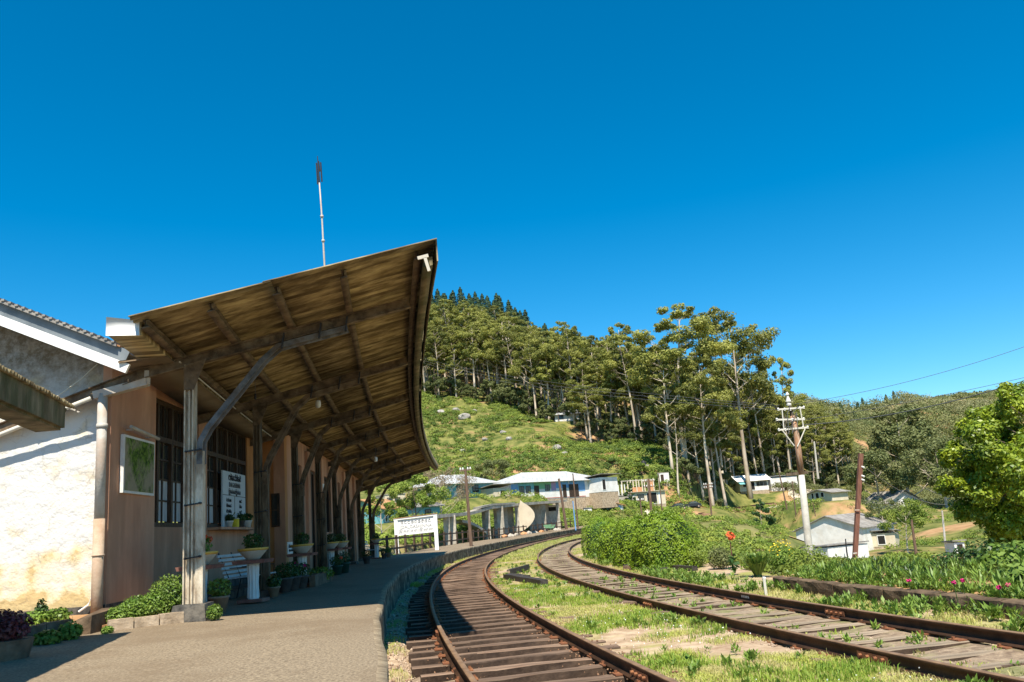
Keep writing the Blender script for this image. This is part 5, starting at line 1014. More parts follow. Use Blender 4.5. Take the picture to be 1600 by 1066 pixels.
c2_ = np.c_[p+nn*(o_[:, None]+.4), .10+.03*rg.random(nbed)][:200]; rosettes('bed_dark_foliage', 'darker leaves at the back of the flower bed', c2_, 12, .13, .3, 'darkplant', .12)
for j, (px_, py_, Yq) in enumerate([(1420, 907, 13.6), (1490, 910, 12.4), (1503, 907, 12.5), (1561, 918, 11.8), (1575, 914, 11.9)]):
    q = P(px_, py_, Yq); v, f = clump((0, 0, 0), (.034, .034, .024), 36, .03, .03); t = thing('magenta_flower', ['faded magenta flower at the left of the bed', 'magenta flower left of the pair near the shade', 'magenta flower right of the pair near the shade', 'magenta flower low near the right edge', 'magenta flower behind it near the right edge'][j], 'flower', q, group='magenta flowers in the bed'); rawmesh('petals', v, f, MT['flowermag'], t); b = MB(); b.tube([(0, 0, -.01), (0.01, 0, -.3)], .006, 5); b.build('stem', MT['darkplant'], t, world=False)
# ------------------------------------------------------------------ clipped hedge bushes
def lumpy_bush(loc, r, h, n, lab, seed, L=.07, m='bushleaf', name='clipped_bush', cat='bush'):
    rgb = np.random.default_rng(seed); t = thing(name, lab, cat, loc); d = unit(rgb.normal(size=(n, 3))); d[:, 2] = np.abs(d[:, 2])*1.0-.12*(rgb.random(n) < .3)
    pw = 2.9; q = d/((np.abs(d)**pw).sum(1, keepdims=True)**(1/pw)); lump = np.array([mn.noise(Vector(x*3.2+seed)) for x in d])[:, None]*.16+np.array([mn.noise(Vector(x*9+seed)) for x in d])[:, None]*.06
    k = 1+lump-.10*rgb.random((n, 1))**2; p = q*k*np.array([r[0], r[1], h]); nr = d+rgb.normal(size=(n, 3))*.42; v, f = leaf_quads(p, nr, L*(.5+.9*rgb.random(n)), L*.6*(.6+.7*rgb.random(n)))
    rawmesh('leaves', v, f, MT[m], t)
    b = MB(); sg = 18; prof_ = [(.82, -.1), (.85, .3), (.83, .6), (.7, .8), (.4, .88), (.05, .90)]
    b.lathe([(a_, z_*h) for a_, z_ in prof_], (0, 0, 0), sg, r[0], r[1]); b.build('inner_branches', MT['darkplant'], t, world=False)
    return t
for (px_, py_, Y, rx, ry, h, n, lab, sd) in [(1043, 886, 28.3, 1.12, 1.2, 1.72, 17000, 'largest clipped round bush, at the right end of the row beside the track', 1), (1000, 878, 31.5, .95, 1.3, 1.62, 10000, 'middle clipped bush in the row beside the track', 2), (968, 872, 35.5, .85, 1.2, 1.5, 9000, 'third clipped bush behind the middle one', 4), (943, 862, 42.5, 1.0, 1.8, 1.75, 9000, 'smallest looking clipped bush at the left end of the row', 3)]:
    q = P(px_, py_, Y); q[2] = -.2; lumpy_bush(q, (rx, ry), h+.1, n, lab, sd)
# ------------------------------------------------------------------ eucalyptus and other trees
def branch_tree(seed, H, spread, nb, first, leafn, Lf, r0, flat=.55, m='euc', bark='bark', crown=(.5, 1.0), W=.5, cl=1.0, lean=.04):
    rt = np.random.default_rng(seed); b = MB(); tips = []
    tx, ty = rt.normal(size=2)*lean*H; pts = [np.array([tx*(s**1.5)+math.sin(s*5+seed)*H*.008, ty*(s**1.5), s*H*.93]) for s in np.linspace(0, 1, 9)]; pts[0][2] = -1.2
    b.tube(pts, [r0*(1-.86*s)*(1.25 if s == 0 else 1) for s in np.linspace(0, 1, 9)], 7)
    def at(s): x = s*8; i0 = min(int(x), 7); return pts[i0]+(pts[i0+1]-pts[i0])*(x-i0)
    for k in range(nb):
        s = first+(1-first)*(k+.5)/nb*.97; a = k*2.4+rt.uniform(-.5, .5); p = at(s); ln = spread*(1.15-.75*((s-first)/(1-first))**1.3)*rt.uniform(.65, 1.15)
        e = p+np.array([math.cos(a)*ln, math.sin(a)*ln, ln*rt.uniform(.45, .95)]); mm = p+(e-p)*.5+np.array([0, 0, -ln*.06]); rb_ = r0*(1-.8*s)*.42
        b.tube([p, mm, e], [rb_, rb_*.6, rb_*.25], 5, False); tips.append((e, ln))
        for q in range(rt.integers(2, 6)):
            a2 = a+rt.uniform(-1, 1); f0 = p+(e-p)*rt.uniform(.4, .8); l2 = ln*rt.uniform(.35, .6); e2 = f0+np.array([math.cos(a2)*l2, math.sin(a2)*l2, l2*rt.uniform(.2, .9)]); b.tube([f0, e2], [rb_*.4, rb_*.15], 4, False); tips.append((e2, l2*1.4))
    tips.append((at(1.0)+[0, 0, H*.03], spread*.6)); me_t = b
    parts = []
    for e, ln in tips:
        rr = np.clip(ln*.38, .10*spread, .38*spread)*cl; n = int(leafn*rt.uniform(.7, 1.3)*(rr/(.3*spread))**1.7)+12
        parts.append(clump(e+[0, 0, rr*.15], (rr, rr, rr*flat), n, Lf, Lf*W, .5, .40, rt, 1.0, .55))
    return me_t, join_vf(parts)
def make_tree(name, lab, loc, group, seed, **kw):
    t = thing(name, lab, 'tree', loc, group=group); b, (v, f) = branch_tree(seed, **kw); b.build('trunk', MT[kw.get('bark', 'bark')], t, world=False, smooth=True); rawmesh('crown', v, f, MT[kw.get('m', 'euc')], t); return t
EG = 'eucalyptus trees of the hillside forest'; EL = 'tall pale-trunked eucalyptus among the dense forest on the hill'
protos = [make_tree('eucalyptus_tree', EL, (0, -300, -50), EG, 100+k, H=[26, 29, 24, 31, 27, 22, 28, 25][k], spread=[5.0, 5.5, 4.6, 5.2, 6, 4.4, 5.4, 4.8][k], nb=[17, 19, 16, 19, 18, 16, 18, 17][k], first=[.46, .50, .40, .52, .44, .38, .46, .34][k], leafn=210, Lf=.42, r0=.40, flat=.55, W=.6) for k in range(8)]
scrubp = [make_tree('understorey_tree', 'bushy dark green understorey tree at the foot of the forest', (0, -300, -50), 'understorey trees at the forest edge', 200+k, H=[8, 10, 7, 9][k], spread=[3.2, 3.6, 3.0, 3.8][k], nb=9, first=.18, leafn=110, Lf=.5, r0=.16, flat=.8, m='wood', bark='darkbark', W=.6) for k in range(4)]
used = set()
def put(p, loc, rz, s, lab=None, grp=None):
    if p.name not in used: used.add(p.name); p.location = tuple(map(float, loc)); p.rotation_euler = (0, 0, rz); p.scale = s if hasattr(s, '__len__') else (s,)*3; o = p
    else: o = dup(p, loc, rz, s)
    if lab: o['label'] = lab
    if grp is not None:
        if grp == '': del o['group']
        else: o['group'] = grp
    return o
rt = np.random.default_rng(77)
base_line = np.array([(560, 622), (657, 611), (696, 617), (733, 625), (797, 632), (837, 645), (865, 660), (921, 694), (978, 684), (1034, 700), (1070, 738), (1150, 747), (1250, 742), (1320, 742), (1420, 740), (1700, 740)], float)
def depth_base(px_): return np.interp(px_, [560, 657, 797, 865, 921, 1034, 1080, 1130, 1152, 1250, 1320, 1400, 1700], [250, 250, 245, 216, 192, 182, 168, 180, 226, 232, 250, 300, 320])
ne = 0; cand = []
for k in range(3600):
    px_ = rt.uniform(600, 1330); yb = depth_base(px_); Y = yb+rt.random()**1.3*(np.interp(px_, [600, 900, 1100, 1330], [125, 120, 90, 90])); q = onT(px_, Y)
    if all((q[0]-c[0])**2+(q[1]-c[1])**2 > (5.0 if Y < yb+45 else 6.3)**2 for c in cand): cand.append(q)
    if len(cand) >= 288: break
for q in cand:
    p = protos[int(rt.integers(8))]; s = rt.uniform(.78, 1.1); xx = proj(q)[0]
    s *= np.interp(xx, [650, 900, 1000, 1080, 1200, 1280, 1330], [1.0, 1.0, .98, .96, .92, .8, .66])*np.interp(q[1], [280, 400], [1.06, .62])
    put(p, q-[0, 0, .3], rt.uniform(0, 6.28), (s, s, s*rt.uniform(.92, 1.1)))
# the big individual eucalypts that break the skyline or stand in front
for j, (px_, Y, ytop, s_, k, lab) in enumerate([(1072, 172, 464, 1.15, 3, 'tall spreading eucalyptus, left of the two that rise highest against the sky'), (1174, 200, 470, 1.2, 4, 'tall domed eucalyptus, right of the two that rise highest against the sky'), (1196, 230, 520, 1.0, 1, 'eucalyptus with small broken crown right of the tall domed one'), (1238, 234, 548, 1.0, 2, 'flat-topped eucalyptus at the right shoulder of the forest'), (1003, 190, 512, .8, 7, 'small slim eucalyptus standing clear left of the tallest pair'), (924, 186, 590, .95, 0, 'crooked white-trunked eucalyptus above the hidden house'), (985, 192, 560, .95, 6, 'straight white-trunked eucalyptus right of the hidden house'), (1050, 165, 560, 1.0, 5, 'eucalyptus forking low at the front edge of the forest'), (1115, 168, 545, 1.1, 3, 'thick leaning eucalyptus trunk in front of the forest'), (1222, 234, 600, .9, 1, 'eucalyptus behind the white houses'), (1135, 176, 580, 1.0, 6, 'slender eucalyptus between the leaning trunk and the white houses')]):
    q = onT(px_, Y); zz = P(px_, ytop, Y)[2]; p = protos[k]; H0 = [26, 29, 24, 31, 27, 22, 28, 25][k]; sz = (zz-q[2])/(H0*1.03)
    sh = max(.85, min(1.25, s_))*(1.55 if j < 2 else 1.1)
    o = dup(p, q-[0, 0, .3], rt.uniform(0, 6.28), (sh, sh, sz), lab); del o['group']
for k in range(100):
    px_ = rt.uniform(600, 1330); yb = depth_base(px_)+rt.uniform(-6, 14); q = onT(px_, yb)
    put(scrubp[int(rt.integers(4))], q-[0, 0, .3], rt.uniform(0, 6.28), rt.uniform(.4, .95))
# pines on the crest
def pine(seed, H):
    rp_ = np.random.default_rng(seed); parts = []
    n = 1300; s = rp_.random(n)**.9; a = rp_.random(n)*6.28; r = (1-s)**.8*H*.27*(.5+.5*rp_.random(n))*(1+.25*np.sin(s*31))+.25; lay = .25*np.sin(s*60); c = np.c_[np.cos(a)*r, np.sin(a)*r, H*(.18+.82*s)+lay]; nr = np.c_[np.cos(a), np.sin(a), .6+rp_.normal(size=n)*.4]
    return leaf_quads(c, nr, .9, .5)
PL = 'dark conical pine on the crest of the hill'; PG = 'pines along the crest of the hill'; pp_ = []
for k in range(3):
    t = thing('pine_tree', PL, 'tree', (0, -300, -50), group=PG); H = [15, 17, 13][k]; v, f = pine(300+k, H); b = MB(); b.tube([(0, 0, -1), (0, 0, H*.95)], [.25, .04], 6); b.build('trunk', MT['darkbark'], t, world=False); rawmesh('crown', v, f, MT['pine'], t); pp_.append(t)
for k in range(230):
    px_ = rt.uniform(600, 1010) if k < 190 else rt.uniform(1010, 1400); Y = np.interp(px_, [600, 1000, 1270, 1400], [430, 402, 430, 520])+rt.uniform(-26, 16); q = onT(px_, Y)
    put(pp_[int(rt.integers(3))], q-[0, 0, .5], rt.uniform(0, 6.28), rt.uniform(.6, .95)*(1 if px_ < 1100 else .75))
# far woods as one mass of crowns
def mass(name, label, pts, rad, per, m, Lf, squash=.8, trunks=None):
    n = len(pts); N = n*per; d = unit(rt.normal(size=(N, 3))); d[:, 2] = np.abs(d[:, 2])*.9-.15; rr = np.repeat(rad, per)*(.65+.35*rt.random(N)); ctr = np.repeat(pts, per, 0)
    lump = 1+.25*np.sin(d[:, 0]*7+ctr[:, 0])*np.sin(d[:, 1]*6+ctr[:, 1]); p = ctr+d*np.c_[rr*lump, rr*lump, rr*squash*lump]; nr = d+rt.normal(size=(N, 3))*.5+[0, 0, .3]
    Lr = np.broadcast_to(Lf, (n,)); v, f = leaf_quads(p, nr, np.repeat(Lr, per)*(.7+.6*rt.random(N)), np.repeat(Lr, per)*.6); return tag(rawmesh(name, v, f, MT[m]), label, kind='stuff')
pts, rd, lf = [], [], []
for k in range(1500):
    px_ = rt.uniform(1180, 1640); lo = np.interp(px_, [1180, 1300, 1640], [225, 262, 225]); Y = lo+rt.random()**.8*np.interp(px_, [1180, 1400, 1640], [190, 260, 620]); q = onT(px_, Y); r = rt.uniform(2.4, 5.0)*(1 if Y < 420 else 1.3); q[2] += r*.9; pts.append(q); rd.append(r); lf.append(.6 if Y < 420 else .95)
PTS, RD, LFS = np.array(pts), np.array(rd), np.array(lf); sel = vnoise(PTS[:, 0], PTS[:, 1], 30, 61)+rt.normal(size=len(PTS))*.12
mass('far_woodland', 'mixed woodland covering the hillside at the right', PTS[sel < .12], RD[sel < .12], 150, 'wood', LFS[sel < .12], 1.0)
mass('pale_woodland', 'paler grey-tan and light green crowns scattered through the right hillside', PTS[sel >= .12], RD[sel >= .12], 130, 'palewood', LFS[sel >= .12], .9)
pts, rd = [], []
for k in range(900):
    px_ = rt.uniform(590, 1290); Y = depth_base(px_)+rt.uniform(30, 155); q = onT(px_, Y); r = rt.uniform(2.6, 4.8); q[2] += rt.uniform(8, 19)*np.interp(q[1], [280, 400], [1.0, .35]); pts.append(q); rd.append(r)
mass('forest_canopy_mass', 'closed canopy of the forest behind the front trees', np.array(pts), np.array(rd), 170, 'euc', .6, .6)
pts = [onT(rt.uniform(1380, 1700), rt.uniform(780, 1000)) for _ in range(420)]; mass('far_ridge_woods', 'woods on the distant ridge', np.array(pts)+[0, 0, 3], np.full(420, 7.0), 60, 'wood', 2.2, .7)
# loose mid-distance trees
def mk(lab, px_, Y, ytop, seed, H, name='broadleaf_tree', **kw):
    q = onT(px_, Y); zz = P(px_, ytop, Y)[2]; t = make_tree(name, lab, q-[0, 0, .15], None, seed, H=H, **kw); s = (zz-q[2])/(H*1.02); t.scale = (s, s, s); return t
mk('bright green bushy tree beside the canopy end behind the fence', 652, 84, 738, 401, 9, spread=3.2, nb=14, first=.25, leafn=220, Lf=.32, r0=.14, flat=.85, m='scrub', bark='darkbark')
mk('bare grey-brown bush left of the pale roofed house', 690, 98, 735, 402, 8, spread=4.2, nb=18, first=.1, leafn=130, Lf=.22, r0=.12, flat=.8, m='drybush', bark='bark', name='dry_tree')
mk('yellowish tree behind the end of the station', 596, 78, 752, 403, 9, spread=2.6, nb=12, first=.2, leafn=200, Lf=.3, r0=.13, flat=.85, m='scrub', bark='bark')
mk('thin young tree with pale stem below the white houses', 1195, 95, 775, 404, 7, spread=1.3, nb=10, first=.4, leafn=120, Lf=.26, r0=.07, flat=.9, m='darkplant', bark='bark')
mk('grey-leaved small tree right of the white house', 1388, 100, 782, 405, 7, spread=3.0, nb=12, first=.3, leafn=150, Lf=.26, r0=.14, flat=.75, m='wood', bark='bark')
mk('yellow-green small tree between the grey tree and the brown post', 1420, 92, 786, 406, 7, spread=3.0, nb=12, first=.3, leafn=150, Lf=.26, r0=.14, flat=.75, m='scrub', bark='bark')
mk('large rounded olive tree at the right above the gabled house', 1425, 190, 640, 407, 18, spread=7, nb=18, first=.15, leafn=300, Lf=.6, r0=.4, flat=.8, m='wood', bark='bark')
mk('darker tree left of the gabled house', 1376, 165, 712, 408, 10, spread=5, nb=14, first=.15, leafn=240, Lf=.5, r0=.3, flat=.8, m='wood', bark='bark')
mk('dark trees behind the garden at the right', 1480, 150, 690, 409, 12, spread=5.5, nb=14, first=.15, leafn=240, Lf=.5, r0=.3, flat=.8, m='wood', bark='bark')
mk('round green tree over the hillside hut', 1003, 160, 722, 410, 5, spread=2.6, nb=10, first=.2, leafn=220, Lf=.3, r0=.12, flat=.8, m='scrub', bark='darkbark')
mk('small conifer beside the flat roofed house', 986, 147, 752, 411, 6, spread=1.1, nb=14, first=.1, leafn=160, Lf=.25, r0=.1, flat=.9, m='darkplant', bark='darkbark', name='small_conifer')
mk('dark bushy tree between the two pale roofed houses', 772, 140, 722, 412, 6, spread=3.2, nb=10, first=.1, leafn=220, Lf=.35, r0=.12, flat=.8, m='wood', bark='darkbark')
mk('dead leaning tree on the slope below the forest', 1062, 158, 640, 413, 12, spread=1.6, nb=9, first=.45, leafn=3, Lf=.2, r0=.16, flat=.8, m='drybush', bark='bark', name='dead_tree')
# dense bright-leaved tree at the right edge
tr = thing('broadleaf_tree', 'large bright glossy-leaved tree cut by the right edge of the picture', 'tree', (12.9, 19.6, -1.6)); o0 = np.array(tr.location); b = MB(); parts = []
ctr = P(1612, 735, 19.6)
cl_ = []
for (px_, py_, rpx, dY) in [(1510, 668, 20, 0), (1535, 645, 26, .3), (1565, 620, 22, 0), (1495, 715, 28, 0), (1540, 700, 44, -.5), (1590, 665, 46, .2), (1490, 760, 26, 0), (1525, 770, 40, .2), (1570, 750, 52, -.8), (1620, 720, 60, 0), (1500, 795, 20, .5), (1545, 800, 34, 0), (1600, 800, 42, -.4), (1640, 780, 60, .5), (1660, 670, 55, .3), (1570, 838, 26, .6), (1600, 860, 30, .6), (1548, 860, 22, .9), (1585, 700, 46, 1.2), (1540, 740, 46, 1.4), (1600, 760, 60, 1.6), (1640, 850, 40, .5), (1590, 640, 40, .4), (1545, 665, 34, .8), (1575, 720, 50, -.3), (1530, 735, 40, .6), (1600, 700, 60, 1.0), (1560, 785, 46, .9), (1600, 830, 44, 1.2), (1515, 745, 30, .9), (1620, 625, 40, .6)]:
    c = P(px_, py_, 19.6+dY); r = rpx/1300*19.6; cl_.append((c, r)); low = py_ > 830
    for q in range(7):
        c2 = c+unit(rt.normal(size=3))*r*.65*np.array([1, 1.2, 1]); r2 = r*rt.uniform(.35, .6); n = int(250*(r2/.3)**1.7)+40
        parts.append(clump(c2-o0, (r2, r2, r2*.8), n, .105, .052, .6, .3, rt))
    b.tube([np.array([12.9, 19.6, .5])+rt.normal(size=3)*.1, (np.array([12.9, 19.6, 1.6])+c)/2+rt.normal(size=3)*.15, c-[0, 0, r*.2]], [.05, .022, .006], 5, False)
v, f = join_vf(parts); rawmesh('crown', v-0, f, MT['treeleaf'], tr); b.tube([(12.9, 19.6, -2.4), (12.95, 19.65, -.5), (12.9, 19.6, 1.0)], [.2, .17, .12], 10); b.build('trunk', MT['darkbark'], tr, smooth=True)
# darker shrubs below it
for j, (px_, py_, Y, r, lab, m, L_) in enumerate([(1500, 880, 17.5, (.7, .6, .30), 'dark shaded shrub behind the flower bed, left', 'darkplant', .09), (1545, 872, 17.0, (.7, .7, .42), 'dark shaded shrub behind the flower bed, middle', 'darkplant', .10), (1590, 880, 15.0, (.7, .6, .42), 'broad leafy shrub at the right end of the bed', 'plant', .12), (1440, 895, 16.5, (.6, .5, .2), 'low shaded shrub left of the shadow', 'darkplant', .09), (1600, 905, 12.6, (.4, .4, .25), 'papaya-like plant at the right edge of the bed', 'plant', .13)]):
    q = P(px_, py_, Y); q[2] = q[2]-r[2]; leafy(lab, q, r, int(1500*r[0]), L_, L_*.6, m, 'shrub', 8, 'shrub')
# ------------------------------------------------------------------ slope cover
def scatter(n, pxa, pxb, Ya, Yb, cond=None):
    out = []
    px_ = rt.uniform(pxa, pxb, n); Y = rt.uniform(0, 1, n)
    for a, t in zip(px_, Y):
        ya, yb = Ya(a), Yb(a); q = onT(a, ya+(yb-ya)*t)
        if cond is None or cond(a, q): out.append(q)
    return np.array(out)
def blobs(name, label, pts, rad, per, m, Lf): return mass(name, label, pts+np.c_[np.zeros((len(pts), 2)), rad*.25], rad, per, m, Lf, .7)
tp_ = scatter(4200, 560, 1070, lambda a: np.interp(a, [560, 700, 900, 950, 1000, 1070], [150, 145, 146, 150, 158, 160]), lambda a: depth_base(a)+4)
keep = vnoise(tp_[:, 0], tp_[:, 1], 16, 31)+.4*vnoise(tp_[:, 0], tp_[:, 1], 5, 32) > -.15; tp_ = tp_[keep]
blobs('tea_bushes', 'rows of tea bushes covering the slope below the forest', tp_, rt.uniform(.55, 1.5, len(tp_)), 56, 'tea', .40)
s2_ = scatter(420, 600, 1080, lambda a: 142, lambda a: depth_base(a)-4); blobs('slope_shrubs', 'darker shrubs dotted over the tea slope', s2_, rt.uniform(.9, 2.0, len(s2_)), 70, 'scrub', .4)
s3_ = scatter(900, 900, 1330, lambda a: np.interp(a, [900, 1060, 1330], [138, 150, 125]), lambda a: np.interp(a, [900, 1060, 1150, 1330], [140, 160, 172, 235])); s3_ = s3_[vnoise(s3_[:, 0], s3_[:, 1], 10, 37) > -.1]; blobs('village_scrub', 'scrub around the village houses', s3_, rt.uniform(.5, 1.5, len(s3_)), 50, 'scrub', .36)
s4_ = scatter(2200, 1075, 1330, lambda a: np.interp(a, [1075, 1160, 1330], [32, 34, 60]), lambda a: 125); s4_ = s4_[(vnoise(s4_[:, 0], s4_[:, 1], 9, 41) > -.25)]
inh = lambda q, x0, x1, y0, y1: (q[:, 0] > x0) & (q[:, 0] < x1) & (q[:, 1] > y0) & (q[:, 1] < y1)
s4_ = s4_[~((s4_[:, 1] > 70) & (proj(s4_)[0] > 1225) & (proj(s4_)[0] < 1390) if False else np.array([(q[1] > 70 and proj(q)[0] > 1228) for q in s4_]))]
blobs('bank_thicket', 'thicket of bright shrubs on the bank right of the hedge', s4_, rt.uniform(.22, .5, len(s4_))*np.interp(s4_[:, 1], [30, 60, 120], [.8, 1.1, 1.7]), 80, 'scrub', .18)
s5_ = scatter(700, 1080, 1700, lambda a: np.interp(a, [1080, 1700], [20, 17]), lambda a: 40); s5_ = s5_[(s5_[:, 0]-X2(s5_[:, 1])) > WOFF+1.9]; blobs('bank_foreground_bushes', 'low bushes on the bank behind the low wall', s5_, rt.uniform(.2, .5, len(s5_)), 110, 'scrub', .12)
s6_ = scatter(1500, 1235, 1700, lambda a: np.interp(a, [1235, 1380, 1400, 1700], [106, 106, 40, 38]), lambda a: 150); s6_ = s6_[vnoise(s6_[:, 0], s6_[:, 1], 10, 47) > -.02]; blobs('garden_bushes', 'bushes around the vegetable plots at the right', s6_, rt.uniform(.3, 1.1, len(s6_)), 70, 'scrub', .24)
s7_ = scatter(900, 1200, 1700, lambda a: np.interp(a, [1200, 1330, 1700], [215, 165, 130]), lambda a: np.interp(a, [1200, 1330, 1700], [235, 260, 230])); blobs('valley_trees', 'low trees and bushes at the foot of the right hillside', s7_+[0, 0, .6], rt.uniform(1.2, 2.8, len(s7_)), 110, 'wood', .42)
s8_ = scatter(420, 590, 905, lambda a: np.interp(a, [590, 905], [54, 128]), lambda a: np.interp(a, [590, 905], [62, 138]))
s8_ = s8_[np.array([q[0] < X1(q[1])+EO-3.7 for q in s8_])]; blobs('fence_side_weeds', 'leafy weeds behind the platform fence', s8_+[0, 0, .1], rt.uniform(.3, .6, len(s8_)), 80, 'scrub', .2)
s9_ = scatter(600, 560, 960, lambda a: np.interp(a, [560, 960], [66, 112]), lambda a: 128); s9_ = s9_[np.array([q[0] < X1(min(q[1], 184))+EO-6.5 for q in s9_])]; blobs('hollow_scrub', 'bushes between the platform and the village', s9_, rt.uniform(.6, 1.4, len(s9_)), 80, 'scrub', .3)
s10_ = scatter(520, 680, 1000, lambda a: 104, lambda a: np.interp(a, [680, 780, 800, 950, 1000], [112, 113, 119, 127, 127])); s10_ = s10_[np.array([q[0] < X1(min(q[1], 184))+EO-5.5 for q in s10_])]; blobs('house_front_shrubs', 'shrubs hiding the foot of the long houses', s10_, rt.uniform(.6, 1.4, len(s10_)), 110, 'scrub', .28)
s11_ = scatter(700, 840, 1010, lambda a: 118, lambda a: np.interp(a, [840, 930, 1010], [130, 142, 145])); s11_ = s11_[np.array([abs(q[0]-X1(min(q[1], 184))) > 4.5 for q in s11_])]; blobs('mound_scrub', 'scrub on the mound between the platform end and the village', s11_, rt.uniform(.4, 1.2, len(s11_)), 90, 'scrub', .26)
# plants named one by one near the wall
for (px_, py_, Y, lab, kind_) in [(1085, 880, 27.5, 'feathery bright green shrub right of the big clipped bush', 'f'), (1125, 876, 26, 'grey-green shrub beside the feathery one', 'g'), (1185, 905, 22, 'long-bladed clump of yellow-green leaves', 'b'), (1225, 890, 23, 'yellow-flowered bush by the white pole', 'y'), (1147, 895, 23.5, 'red canna flower on a dark-leaved stem', 'c'), (1265, 900, 19.5, 'green bush at the foot of the white pole', 'f')]:
    q = G(px_, py_, -.15)*0+P(px_, py_, Y); q[2] = float(tz(q[0], q[1])) if Y > 24 else -.15
    if kind_ == 'b':
        t = thing('bladed_plant', lab, 'plant', q); a = rt.random(170)*6.28; n = 170; ln = rt.uniform(.5, .95, n); sp_ = rt.uniform(.2, .75, n); vv_, ff_ = [], []
        for k in range(n):
            d2 = np.array([math.cos(a[k]), math.sin(a[k]), 0]); sd = np.array([-d2[1], d2[0], 0])*.022; p0 = d2*.08*rt.random(); p1 = p0+d2*sp_[k]*.6*ln[k]+[0, 0, ln[k]*.62]; p2 = p0+d2*sp_[k]*1.35*ln[k]+[0, 0, ln[k]*.62]; o_ = len(vv_); vv_ += [p0-sd, p0+sd, p1+sd, p1-sd, p2]; ff_ += [(o_, o_+1, o_+2, o_+3), (o_+3, o_+2, o_+4, o_+4)]
        ff_ = [f_ if f_[3] != f_[2] else (f_[0], f_[1], f_[2]) for f_ in ff_]; b = MB(); b.add(vv_, ff_); b.build('blades', MT['plant'], t, world=False); b = MB(); b.tube([(0, 0, -.05), (0, 0, .12)], [.12, .08], 8); b.build('crown_base', MT['darkplant'], t, world=False)
    elif kind_ == 'c':
        t = thing('canna_plant', lab, 'plant', q); b = MB(); b.tube([(0, 0, 0), (0, 0, .95)], [.02, .01], 6); b.build('stem', MT['purple'], t, world=False); v, f = clump((0, 0, .3), (.16, .16, .25), 30, .25, .09, .3); rawmesh('leaves', v, f, MT['darkplant'], t); v, f = clump((.03, 0, 1.0), (.12, .1, .13), 60, .09, .06); rawmesh('flower', v, f, MT['flowerred'], t)
    else: t = leafy(lab, q, (.5, .5, .42) if kind_ == 'f' else (.38, .38, .35), 1800, .07 if kind_ == 'f' else .08, .03, {'f': 'scrub', 'g': 'wood', 'y': 'plant'}[kind_], 'shrub', 8, 'shrub')
    if kind_ == 'y': v, f = clump((0, 0, .5), (.35, .35, .35), 140, .05, .045); rawmesh('flowers', v, f, MT['floweryel'], t)['kind'] = 'stuff'
# boulders on the tea slope
for j, (px_, Y, s_) in enumerate([(690, 218, 1.8), (712, 222, 1.6), (726, 208, 2.6), (741, 224, 1.2), (723, 178, 1.0), (795, 182, 1.2), (758, 186, 1.1), (786, 190, 1.2), (870, 172, 1.5), (882, 168, 1.3)]):
    q = onT(px_, Y); bm = bmesh.new(); bmesh.ops.create_icosphere(bm, subdivisions=2, radius=1)
    for v_ in bm.verts: v_.co *= 1+.35*mn.noise(v_.co*1.3+Vector((j*5, 0, 0))); v_.co.z *= .75
    me = bpy.data.meshes.new('boulder'); bm.to_mesh(me); bm.free(); me.materials.append(MT['rock']); o = bpy.data.objects.new('boulder', me); COL.objects.link(o); o.location = q+[0, 0, s_*.15]; o.scale = (s_*.8, s_*.8, s_*.7); o.rotation_euler = (0, 0, j); tag(o, 'grey boulder showing between the tea bushes', 'boulder', 'boulders on the tea slope')
